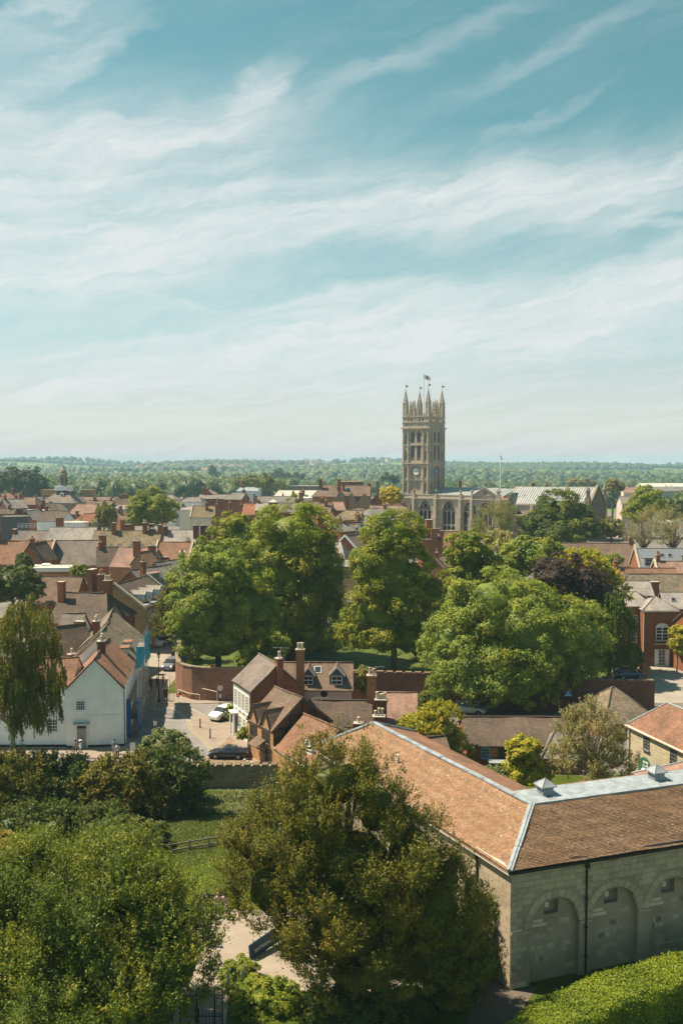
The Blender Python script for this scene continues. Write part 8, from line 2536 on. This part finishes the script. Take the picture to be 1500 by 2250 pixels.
# red and white cones and barrier boards
def cone(label, p, tilt=0.0):
    o = empty('traffic_cone', p, 0, label, 'traffic cone', 'traffic cones by the curved wall')
    o.rotation_euler = (tilt, 0, 0)
    m = MB(); m.box((0, 0, 0.03), (0.45, 0.45, 0.06), m=0); m.lathe((0, 0, 0.06), [(0.18, 0), (0.13, 0.28)], 10); m.lathe((0, 0, 0.34), [(0.13, 0), (0.09, 0.22)], 10, m=1); m.lathe((0, 0, 0.56), [(0.09, 0), (0.04, 0.34)], 10, m=0)
    m.build('cone_body', [M_RED, M_WHITE], o, uv=False)
cone('red and white traffic cone at the foot of the curved wall, farthest up', GP(387, 1505))
cone('red and white traffic cone lying against the curved wall', GP(390, 1530), 0.9)
cone('red and white traffic cone standing nearest the square', GP(394, 1527))
def barrier(label, a, b, h=1.05, group='grey pedestrian barriers'):
    o = empty('pedestrian_barrier', a, 0, label, 'barrier', group)
    d = b - a
    m = MB()
    m.tube([(0, 0, 0.1), (0, 0, h), tuple(d + Vector((0, 0, h))), tuple(d + Vector((0, 0, 0.1)))], 0.022, 6, cap=True); m.bar((0, 0, 0.2), tuple(d + Vector((0, 0, 0.2))), 0.035)
    for q in (0, 1):
        c = d * q; n = Vector((-d.y, d.x, 0)).normalized() * 0.3
        m.bar(c - n, c + n, 0.04)
    m.build('barrier_frame', M_STEEL, o, uv=False)
    n = max(3, int(d.length / 0.22))
    for i in range(1, n):
        m = MB(); c = d * (i / n); m.bar(c + Vector((0, 0, 0.2)), c + Vector((0, 0, h)), 0.018); m.build('upright', M_STEEL, o, uv=False)
barrier('grey barrier beside the pair near the corner, closest to the white house', GP(325, 1560), GP(341, 1558), 1.15)
barrier('grey barrier stretching up towards the lamp post', GP(342, 1557), GP(347, 1532), 1.1)
barrier('grey barrier in the sun below the people carrier', GP(374, 1505), GP(371, 1538), 1.1)
barrier('grey barrier at the foot of the curved wall', GP(372, 1500), GP(388, 1503), 1.1)
for i, (a, b) in enumerate(((G(393, 1526), G(440, 1538)), (G(393, 1520), G(478, 1545)))):
    o = empty('barrier_pole', a, 0, ('lower' if i == 0 else 'upper') + ' pale horizontal pole strung along the curved wall', 'barrier pole', 'poles along the curved wall')
    d = b - a + Vector((0, -0.4, 0)); h = 0.8 if i == 0 else 1.6
    m = MB(); m.tube([(0, -0.4, h), tuple(d * 0.5 + Vector((0, -0.75, h))), tuple(d + Vector((0, 0, h)))], 0.035, 6); m.tube([(0, -0.4, 0), (0, -0.4, h)], 0.03, 5); m.tube([tuple(d), tuple(d + Vector((0, 0, h)))], 0.03, 5); m.build('pole', M_CREAMP, o, uv=False)
# A-board
o = empty('a_board', GP(292, 1651), R(20), 'small white sandwich board standing in the shadow of the white house', 'sign board')
for s in (-1, 1):
    m = MB(); m.bar((0, s * 0.25, 0), (0, s * 0.03, 0.95), 0.55, 0.03, up=Vector((0, 1, 0))); m.build('board', M_WHITE, o, uv=False)
# shop sign on the white house corner
o = empty('hanging_sign', wh.matrix_world @ Vector((0, 0, 0)) if False else P(268, 1552, 104.5), 0, 'small framed notice board at the street corner of the white house', 'notice board')
m = MB(); m.box((0.08, 0.6, 0), (0.08, 1.3, 0.9)); m.box((0.13, 0.6, 0), (0.02, 1.1, 0.7), m=1); m.build('board', [M_BLACK, M_WHITE], o, uv=False)

# scaffold with blue netting along the street side
M_NET = m_plain('blue_net', (0.05, 0.34, 0.48), 0.8, 0.25, 3)
M_NET2 = m_plain('deep_blue_sheet', (0.03, 0.12, 0.30), 0.7, 0.2, 3)
s0 = P(268, 1655, 103.5); s0.z = 0
sc_ = empty('scaffold', s0, PHI, 'steel scaffold with blue netting on the street side of the white house', 'scaffold')
for i in range(9):
    y = 3.5 + i * 1.9
    for x in (0.35, 1.45):
        m = MB(); m.tube([(x, y, 0), (x, y, (6.4 if i < 5 else 9.6) + (0.8 if x > 1 else 0))], 0.035, 6); m.build('pole', M_STEEL, sc_, uv=False)
    for z in (2.2, 4.3, 6.4, 8.4):
        if z > (6 if i < 5 else 9): continue
        m = MB(); m.tube([(0.2, y + 0.05, z), (1.7, y + 0.05, z)], 0.03, 5); m.build('transom', M_STEEL, sc_, uv=False)
for z in (2.2, 4.3, 8.0):
    for x in (0.35, 1.45):
        m = MB(); m.tube([(x, 3.0 if z < 8 else 13, z - 0.06), (x, 19.2, z - 0.06)], 0.03, 5); m.build('ledger', M_STEEL, sc_, uv=False)
    for k in range(4):
        m = MB(); m.box((0.5 + k * 0.25, 11 if z < 8 else 16, z + 0.03), (0.22, 16 if z < 8 else 6, 0.04)); m.build('board', M_WOOD, sc_, uv=False)
def net(y0, y1, z0, z1, mat, n=14, x=1.55):
    m = MB()
    for j in range(6):
        for i in range(n):
            q = []
            for a, b in ((i, j), (i + 1, j), (i + 1, j + 1), (i, j + 1)):
                t, s = a / n, b / 6
                q.append((x + 0.08 * math.sin(a * 1.9 + b) - 0.05 * math.cos(b * 2.0 + a), y0 + (y1 - y0) * t, z0 + (z1 - z0) * s + 0.25 * math.sin(t * 5)))
            m.quad(*q)
    m.build('netting', mat, sc_, smooth=True, uv=False)
net(13, 20.5, 6.0, 9.6, M_NET)
net(2.8, 6.0, 0.4, 4.2, M_NET2)
def end_net(y, z0, z1, x0, x1, mat):
    m = MB()
    for i in range(6):
        for j in range(6):
            m.quad(*[(x0 + (x1 - x0) * a / 6, y + 0.06 * math.sin(a * 2 + b), z0 + (z1 - z0) * b / 6) for a, b in ((i, j), (i + 1, j), (i + 1, j + 1), (i, j + 1))])
    m.build('netting', mat, sc_, smooth=True, uv=False)
end_net(2.7, 0.3, 4.6, 0.25, 0.8, M_NET2); end_net(12.9, 6.0, 8.6, 0.5, 1.5, M_NET)
# TV aerials
def aerial(label, p, h, w=0.9, group=None):
    o = empty('aerial', p, R(random.uniform(-40, 40)), label, 'aerial', group)
    m = MB(); m.tube([(0, 0, 0), (0, 0, h)], 0.03, 5); m.bar((-w, 0, h - 0.1), (w, 0, h - 0.1), 0.03); 
    for k in range(7): m.bar((-w + k * w / 3, -0.25, h - 0.1), (-w + k * w / 3, 0.25, h - 0.1), 0.02)
    m.build('mast', M_STEEL, o, uv=False)
aerial('thin television aerial on the chimney of the white cottage', P(617, 1468, 106.5), 2.4)
aerial('television aerial on the stack left of the dark garden wall', P(826, 1487, 107), 1.2)
aerial('television aerial over the dark tiled range', P(706, 1575, 103), 2.2)
aerial('television aerial on the stack behind the white gable', P(222, 1400, 121), 1.4)

random.seed(8)
for u, v, Y in ((42, 1176, 256), (150, 1150, 256), (112, 1180, 228), (190, 1258, 171), (262, 1160, 243), (340, 1158, 243), (300, 1196, 218), (410, 1180, 222), (352, 1238, 176), (118, 1096, 368), (246, 1092, 400), (420, 1086, 375), (540, 1098, 305), (690, 1096, 318), (60, 1180, 226)):
    aerial('thin television aerial standing on a roof of the crowded town', P(u, v + 8, Y), random.uniform(2.0, 3.2) * (1 if Y < 260 else 1.4), 0.8, 'aerials over the town')
# ------------------------------------------------------------------ castle lawn: fence, gate, banners
fa_, fb_ = G(330, 1897, -0.6), G(500, 1868, -0.6)
fe = empty('rail_fence', fa_, 0, 'three rail timber fence across the castle lawn', 'fence')
d = fb_ - fa_
np_ = 4
for i in range(np_ + 1):
    c = d * (i / np_); m = MB(); m.box((c.x, c.y, 0.55), (0.11, 0.11, 1.7)); m.build('post', M_WOOD, fe, uv=False)
for i in range(np_):
    for z in (0.35, 0.78, 1.25):
        m = MB(); m.bar(d * (i / np_) + Vector((0, -0.07, z)), d * ((i + 1) / np_) + Vector((0, -0.07, z)), 0.06, 0.12); m.build('rail', M_WOOD, fe, uv=False)
ga, gb = G(396, 2262), G(489, 2262)
gt = empty('iron_gate', ga, 0, 'black iron gate and railings across the gravel path', 'gate')
d = gb - ga
gh = 2.0
nb = 24
for i in range(nb + 1):
    c = d * (i / nb)
    m = MB(); m.tube([(c.x, c.y, 0.05), (c.x, c.y, gh + 0.12)], 0.014, 5); m.lathe((c.x, c.y, gh + 0.12), [(0.014, 0), (0.03, 0.04), (0.004, 0.14)], 5); m.build('bar', M_BLACK, gt, uv=False)
    if i % 2 == 0 and i < nb:
        c = d * ((i + 0.5) / nb); m = MB(); m.tube([(c.x, c.y, 0.05), (c.x, c.y, 0.85)], 0.012, 5); m.lathe((c.x, c.y, 0.85), [(0.012, 0), (0.025, 0.04), (0.004, 0.12)], 5); m.build('dog_bar', M_BLACK, gt, uv=False)
for z in (0.15, 0.75, 1.9):
    m = MB(); m.bar(Vector((0, 0, z)), d + Vector((0, 0, z)), 0.03, 0.045); m.build('rail', M_BLACK, gt, uv=False)
for t in (0.0, 0.40, 0.82, 1.0):
    c = d * t; m = MB(); m.box((c.x, c.y, 1.15), (0.07, 0.07, 2.3)); m.build('post', M_BLACK, gt, uv=False)
c = d * 0.91
m = MB()
for s in (-0.09, 0.09):
    m.bar(c + Vector((-0.19, s, 2.3)), c + Vector((0.19, s, 2.3)), 0.03)
for z in (0.9, 1.35, 1.8, 2.3):
    m.bar(c + Vector((-0.19, 0, z)), c + Vector((0.19, 0, z)), 0.025)
m.build('scroll_panel', M_BLACK, gt, uv=False)
# slim pyramid finials beside the clipped bush
for i, (u, v, lab) in enumerate(((502, 2188, 'pale grey pointed post cap beside the gate, the left one'), (526, 2170, 'pale grey pointed post cap leaning by the clipped bush, the right one'))):
    o = empty('pointed_post', G(u, v), 0, lab, 'post', 'pointed posts by the gate')
    m = MB(); m.box((0, 0, 0.4), (0.16, 0.16, 0.8)); m.lathe((0, 0, 0.8), [(0.17, 0), (0.02, 0.75)], 4, rot=math.pi / 4); m.build('post_shaft', M_STEEL, o, uv=False)
    o.rotation_euler = (0, R(14) if i else 0, 0)

M_BAN = m_plain('dark_blue_banner', (0.028, 0.075, 0.13), 0.6, 0.15)
M_BANL = m_plain('bright_blue_banner', (0.05, 0.20, 0.42), 0.6, 0.15)
def text_mesh(s, size, mat):
    cu = bpy.data.curves.new('lettering', 'FONT'); cu.body = s; cu.size = size; cu.extrude = 0.006; cu.align_x = 'CENTER'; cu.align_y = 'CENTER'
    o = bpy.data.objects.new('lettering', cu); COL.objects.link(o)
    dg = bpy.context.evaluated_depsgraph_get()
    me = bpy.data.meshes.new_from_object(o.evaluated_get(dg)); bpy.data.objects.remove(o)
    me.name = 'lettering'; me.materials.clear(); me.materials.append(mat); return me
p0, p1 = P(552, 2092, 58.5), P(608, 2050, 60.3)
d = p1 - p0
ex = empty('entrance_sign', (p0.x, p0.y, 0), math.atan2(d.y, d.x), 'dark blue banner reading ENTRANCE beside the gravel path under the yew', 'sign')
wl_ = math.hypot(d.x, d.y)
tilt = math.atan2(d.z, wl_)
zc_ = p0.z
m = MB(); m.box((wl_ / 2, 0, 0), (wl_ * 1.15, 0.05, 1.05)); b_ = m.build('banner', M_BAN, ex, uv=False)
b_.location = (0, 0, zc_); b_.rotation_euler = (0, -0.10, 0)
tx = obj('lettering', text_mesh('ENTRANCE', 0.34, M_WHITE), ex); tx.location = (wl_ / 2, -0.03, zc_ + 0.02); tx.rotation_euler = (math.pi / 2, -0.10, 0)
for t in (0.1, 0.9):
    m = MB(); m.tube([(wl_ * t, 0.05, 0), (wl_ * t, 0.05, zc_ + 0.7)], 0.04, 6); m.build('sign_post', M_STEEL, ex, uv=False)
for i, (u0, v0, u1, v1, lab, cc) in enumerate(((822, 2075, 868, 2120, 'bright blue tilted sail banner showing through the lower yew branches', M_BANL), (1035, 2030, 1058, 2058, 'small blue banner in the gap between yew and bush', M_BANL))):
    a = P(u0, v0, 60.5); b = P(u1, v1, 60.0)
    o = empty('banner', (a.x, a.y, 0), 0, lab, 'banner')
    m = MB(); d = b - a
    m.prism([Vector((0, 0, a.z)), d * 0.5 + Vector((0.15, 0, a.z)), d + Vector((0, 0, a.z)), d + Vector((-0.1, 0, a.z - 0.3)), d * 0.45 + Vector((-0.25, 0, a.z - 0.5)), Vector((-0.1, 0, a.z - 0.35))], (0, 0.04, 0)); m.build('banner_cloth', cc, o, uv=False)
    m = MB(); m.tube([(0, 0.06, 0), (0, 0.06, a.z + 0.2)], 0.035, 6); m.build('pole', M_STEEL, o, uv=False)
# white railings on the flat roofs at left
rr = empty('roof_railing', P(40, 1158, 292), R(4), 'white railings round the flat roofs at left', 'railing')
for z in (0, 0.5, 1.0):
    m = MB(); m.bar((0, 0, z), (10, 0, z), 0.07); m.build('rail', M_WHITE, rr, uv=False)
for i in range(9):
    m = MB(); m.bar((i * 1.25, 0, -0.4), (i * 1.25, 0, 1.05), 0.06); m.build('post', M_WHITE, rr, uv=False)
# stone rockery by the door
random.seed(4)
mr = []
for k in range(3):
    m = MB(); m.lathe((0, 0, 0), [(0.16, 0), (0.22, 0.08), (0.17, 0.2), (0.05, 0.26)], 7); mr.append(m.mesh('boulder', WL['conc'], uv=False))
spots_ = [(538, 1672), (544, 1676), (549, 1681), (554, 1686), (559, 1688), (541, 1668), (553, 1679)]
for i, (u, v) in enumerate(spots_):
    o = obj('boulder', mr[i % 3], None, G(u, v), (0, 0, random.uniform(0, 6))); o.scale = (random.uniform(0.9, 1.5),) * 3
    tag(o, 'pale rounded stone in the little rockery before the timber framed house', 'stone', 'rockery stones')
# ------------------------------------------------------------------ woods beyond the town
def wood(name, cs, leaf, per, size, shell=0.12):
    """many crowns in one mass: cs rows are x, y, z, rx, rz"""
    cs = np.asarray(cs, float)
    k = np.repeat(np.arange(len(cs)), per)
    n = len(k)
    d = rdirs(n, 0.45)
    r_ = np.clip(RNG.normal(0.95, shell, n), 0.4, 1.25)
    bump = 1 + 0.16 * np.sin(d[:, 0] * 5 + cs[k, 0]) * np.sin(d[:, 2] * 6 + cs[k, 1]) + 0.1 * np.sin(d[:, 1] * 9 + cs[k, 0] * 3)
    p = cs[k, :3] + d * (r_ * bump)[:, None] * np.stack([cs[k, 3], cs[k, 3], cs[k, 4]], 1)
    nr = unit(d + np.array([0, 0, 0.25]) + RNG.normal(size=(n, 3)) * 0.4)
    t = RNG.uniform(0, 1, len(cs))[k] * 0.8 + RNG.uniform(0, 0.3, n) - 0.05
    w = np.clip(RNG.uniform(0, 0.85, len(cs))[k] + RNG.normal(0, 0.1, n), 0, 1)
    me = leaf_mesh(name, p, nr, rdirs(n), (cs[k, 3] * size) * RNG.uniform(0.7, 1.3, n), 0.75, np.clip(t, 0, 1), w, LEAF[leaf])
    return tag(obj(name, me), kind='stuff')

def lumps(name, cs, leaf, ico=None):
    """far crowns as closed lumpy masses, lit on one side and dark on the other"""
    cs = np.asarray(cs, float)
    n = len(cs)
    IV, IF = ico or (ICO_V, ICO_F)
    r_ = np.stack([cs[:, 3], cs[:, 3], cs[:, 4]], 1)
    ph = RNG.uniform(0, 6, (n, 1))
    b = 1 + 0.14 * np.sin(IV[None, :, 0] * 4 + ph) * np.sin(IV[None, :, 2] * 5 + ph * 2) + 0.11 * RNG.normal(size=(n, len(IV)))
    v = IV[None] * r_[:, None, :] * b[:, :, None] + cs[:, None, :3]
    f = (IF[None] + (np.arange(n) * len(IV))[:, None, None]).reshape(-1, 3)
    me = bpy.data.meshes.new(name)
    me.vertices.add(n * len(IV)); me.loops.add(f.size); me.polygons.add(len(f))
    me.vertices.foreach_set('co', v.reshape(-1).astype(np.float32)); me.loops.foreach_set('vertex_index', f.reshape(-1).astype(np.int32))
    me.polygons.foreach_set('loop_start', np.arange(0, f.size, 3, dtype=np.int32))
    nf = len(IF)
    a = me.attributes.new('leaf', 'FLOAT', 'FACE'); a.data.foreach_set('value', np.clip(np.repeat(RNG.uniform(0, 1, n), nf) + RNG.normal(0, 0.12, n * nf), 0, 1).astype(np.float32))
    w = me.attributes.new('warm', 'FLOAT', 'FACE'); w.data.foreach_set('value', np.repeat(RNG.uniform(0, 0.9, n), nf).astype(np.float32))
    me.materials.append(LEAF[leaf]); me.update(calc_edges=True)
    return tag(obj(name, me), kind='stuff')

def scatter(n, u0, u1, Y0, Y1, r0, r1, hz=0.85, pow_=1.0):
    out = []
    for _ in range(n):
        Y = Y0 + (Y1 - Y0) * random.random() ** pow_
        u = random.uniform(u0, u1)
        x = (u - 750) / FPX * Y
        r_ = random.uniform(r0, r1)
        out.append((x, Y, gzf(x, Y) + r_ * hz * 0.8, r_, r_ * hz))
    return out
random.seed(5)
# bright belt just beyond the roofs, left and centre
_b = scatter(230, -150, 640, 660, 1050, 8, 12.5, 1.1) + scatter(150, 600, 1000, 700, 1150, 7, 11, 1.0)
wood('park_woodland', _b, 'wood', 150, 0.17); lumps('park_woodland', [(x, y, z, a * 0.85, b * 0.85) for x, y, z, a, b in _b], 'hwood')
_b = scatter(230, 960, 1650, 720, 1300, 6, 10, 0.95)
wood('park_woodland', _b, 'wood', 110, 0.17); lumps('park_woodland', [(x, y, z, a * 0.85, b * 0.85) for x, y, z, a, b in _b], 'hwood')
def clumped(n, per, u0, u1, Y0, Y1, r0, r1, hz=0.8):
    out = []
    for c in scatter(n, u0, u1, Y0, Y1, 1, 1.01):
        Y, x = c[1], c[0]
        k = random.randint(max(1, per // 2), per)
        for _ in range(k):
            yy = Y + random.gauss(0, 1) * 45; xx = x + random.gauss(0, 1) * (14 + 9 * k)
            r_ = random.uniform(r0, r1)
            out.append((xx, yy, gzf(xx, yy) + r_ * hz * 0.6, r_, r_ * hz))
    return out
lumps('valley_woodland', clumped(170, 9, -250, 1800, 1150, 2200, 5, 10, 0.9), 'hwood')
lumps('valley_woodland', clumped(70, 8, -250, 1300, 1150, 2200, 5, 10, 1.1), 'dwood')
def woods(n, u0, u1, Y0, Y1, leafs):
    # whole woods with their own shape and their own green, fields left between them
    for i in range(n):
        Y = Y0 + (Y1 - Y0) * random.random(); u = random.uniform(u0, u1); x = (u - 750) / FPX * Y
        a, b = random.uniform(90, 330), random.uniform(30, 95)
        cs = []
        for _ in range(int(a * b / 105)):
            q, t = math.sqrt(random.random()), random.uniform(0, 6.283)
            xx, yy = x + a * q * math.cos(t), Y + b * q * math.sin(t)
            r_ = random.uniform(6, 11)
            cs.append((xx, yy, gzf(xx, yy) + r_ * 0.5, r_, r_ * random.uniform(0.75, 1.15)))
        POOL[leafs[i % len(leafs)]].extend(cs)
def rows(n, u0, u1, Y0, Y1):
    for i in range(n):
        Y = random.uniform(Y0, Y1); x = (random.uniform(u0, u1) - 750) / FPX * Y
        t = random.choice((random.uniform(-0.25, 0.25), random.uniform(1.0, 2.0))); L = random.uniform(120, 420)
        for k in range(int(L / 13)):
            if random.random() < 0.75:
                xx, yy = x + math.cos(t) * k * 13, Y + math.sin(t) * k * 13
                r_ = random.uniform(3, 8)
                POOL[random.choice(('hwood', 'dwood'))].append((xx, yy, gzf(xx, yy) + r_ * 0.4, r_, r_ * 0.9))
POOL = dict(hwood=[], dwood=[], wood=[])
woods(60, -350, 1000, 1900, 4150, ('hwood', 'dwood', 'hwood', 'wood'))
woods(26, 950, 1335, 2500, 4150, ('dwood', 'hwood', 'dwood'))
woods(12, 1000, 1900, 1900, 3000, ('hwood', 'wood'))
woods(6, 1330, 1900, 3000, 4100, ('hwood', 'dwood'))
rows(60, -300, 1700, 1500, 3900)
for k_, v_ in POOL.items(): lumps('hill_woodland', [c for c in v_ if c[1] < 2300], k_); lumps('hill_woodland', [c for c in v_ if c[1] >= 2300], k_, ICO1)
lumps('ridge_woodland', scatter(420, -400, 1330, 4050, 4350, 9, 17, 0.9) + scatter(60, 1300, 1900, 4150, 4350, 7, 12, 0.6), 'dwood', ICO1)
def hedgerow(u0, u1, Y, n):
    return [((u - 750) / FPX * (Y + dy), Y + dy, gzf((u - 750) / FPX * Y, Y) + 4, random.uniform(6, 12), random.uniform(4, 9)) for u, dy in ((random.uniform(u0, u1), random.uniform(-25, 25)) for _ in range(n))]
lumps('hedgerow_trees', hedgerow(1340, 1560, 3500, 26) + hedgerow(1330, 1600, 2700, 34) + hedgerow(1000, 1350, 2500, 30) + hedgerow(1380, 1560, 3150, 8), 'dwood')

# separate far trees one can tell apart
FT = 'far tall trees'
def ftree(name, label, px, Y, leaf, n, size, **k):
    return tree(name, label, 'tree', px, Y, leaf, n, size, trunk=k.pop('trunk', 0.5), limbs=2, **k)
ftree('poplar_clump', 'tall dark clump of trees at the left edge behind the roofs', [(70, 1065, 30, 34, 0), (28, 1062, 30, 30, 0), (95, 1072, 14, 24, 0)], 620, 'dwood', 14000, 0.95)
ftree('poplar_clump', 'second darker clump left of the courthouse cupola', [(-10, 1068, 30, 32, 0), (90, 1085, 20, 18, 0)], 640, 'dwood', 8000, 0.95)
ftree('far_conifer', 'pointed dark conifer far off beyond the roofs, left of centre', [(466, 1036, 7, 12, 0), (466, 1028, 4, 8, 0)], 1400, 'dwood', 1500, 1.8)
ftree('far_conifer', 'shorter pointed conifer to the right of the tall far one', [(479, 1044, 6, 7, 0)], 1400, 'dwood', 900, 1.8)
ftree('far_conifer', 'broad dark conifer in the middle distance, biggest of its clump', [(612, 1042, 11, 12, 0), (628, 1048, 12, 8, 0)], 1300, 'dwood', 2000, 1.8)
ftree('far_conifer', 'narrow dark conifer left of the biggest clump', [(598, 1049, 5, 8, 0)], 1250, 'dwood', 900, 1.6)
ftree('far_conifer', 'narrow dark conifer right of the biggest clump', [(650, 1046, 6, 9, 0), (664, 1049, 5, 8, 0)], 1300, 'dwood', 900, 1.6)
ftree('willow_clump', 'pale yellowish willows behind the green mansard house', [(565, 1060, 36, 15, 0), (600, 1070, 24, 14, 0), (535, 1062, 22, 12, 0)], 640, 'gold' if False else 'olive', 12000, 0.8)
ftree('willow_clump', 'pale blossoming trees beyond the choir roof', [(1275, 1062, 26, 8, 0), (1258, 1058, 14, 8, 0)], 800, 'twiggy', 5000, 1.1)
ftree('tall_far_tree', 'brownish tree behind the tip of the church gable', [(1350, 1072, 18, 16, 0), (1340, 1062, 8, 10, 0)], 420, 'twiggy', 6000, 0.6)
ftree('poplar_row', 'row of pale poplars beyond the yellow tree', [(850, 1050, 5, 12, 0), (862, 1052, 5, 10, 0), (840, 1054, 5, 9, 0), (872, 1055, 5, 9, 0)], 900, 'wood', 3500, 1.2)
ftree('field_tree', 'lone dark round tree in the far field at right', [(1365, 1041, 6, 5, 0)], 2300, 'dwood', 600, 2.6)
ftree('field_tree', 'pair of dark round trees in the far field at right', [(1388, 1044, 10, 7, 0), (1396, 1046, 8, 6, 0)], 2200, 'dwood', 1000, 2.6)
# ------------------------------------------------------------------ the air
t = bpy.data.materials.new('haze_air'); t.use_nodes = True
nn, ll = t.node_tree.nodes, t.node_tree.links
nn.clear()
ho = nn.new('ShaderNodeOutputMaterial'); hv = nn.new('ShaderNodeVolumePrincipled')
hv.inputs['Color'].default_value = (0.54, 0.83, 1.0, 1)
hv.inputs['Density'].default_value = 0.00016
hv.inputs['Anisotropy'].default_value = 0.0
ll.new(hv.outputs[0], ho.inputs['Volume'])
m = MB(); m.box((0, 3200, 30), (9200, 6900, 82))
tag(m.build('haze', t, uv=False), kind='stuff')
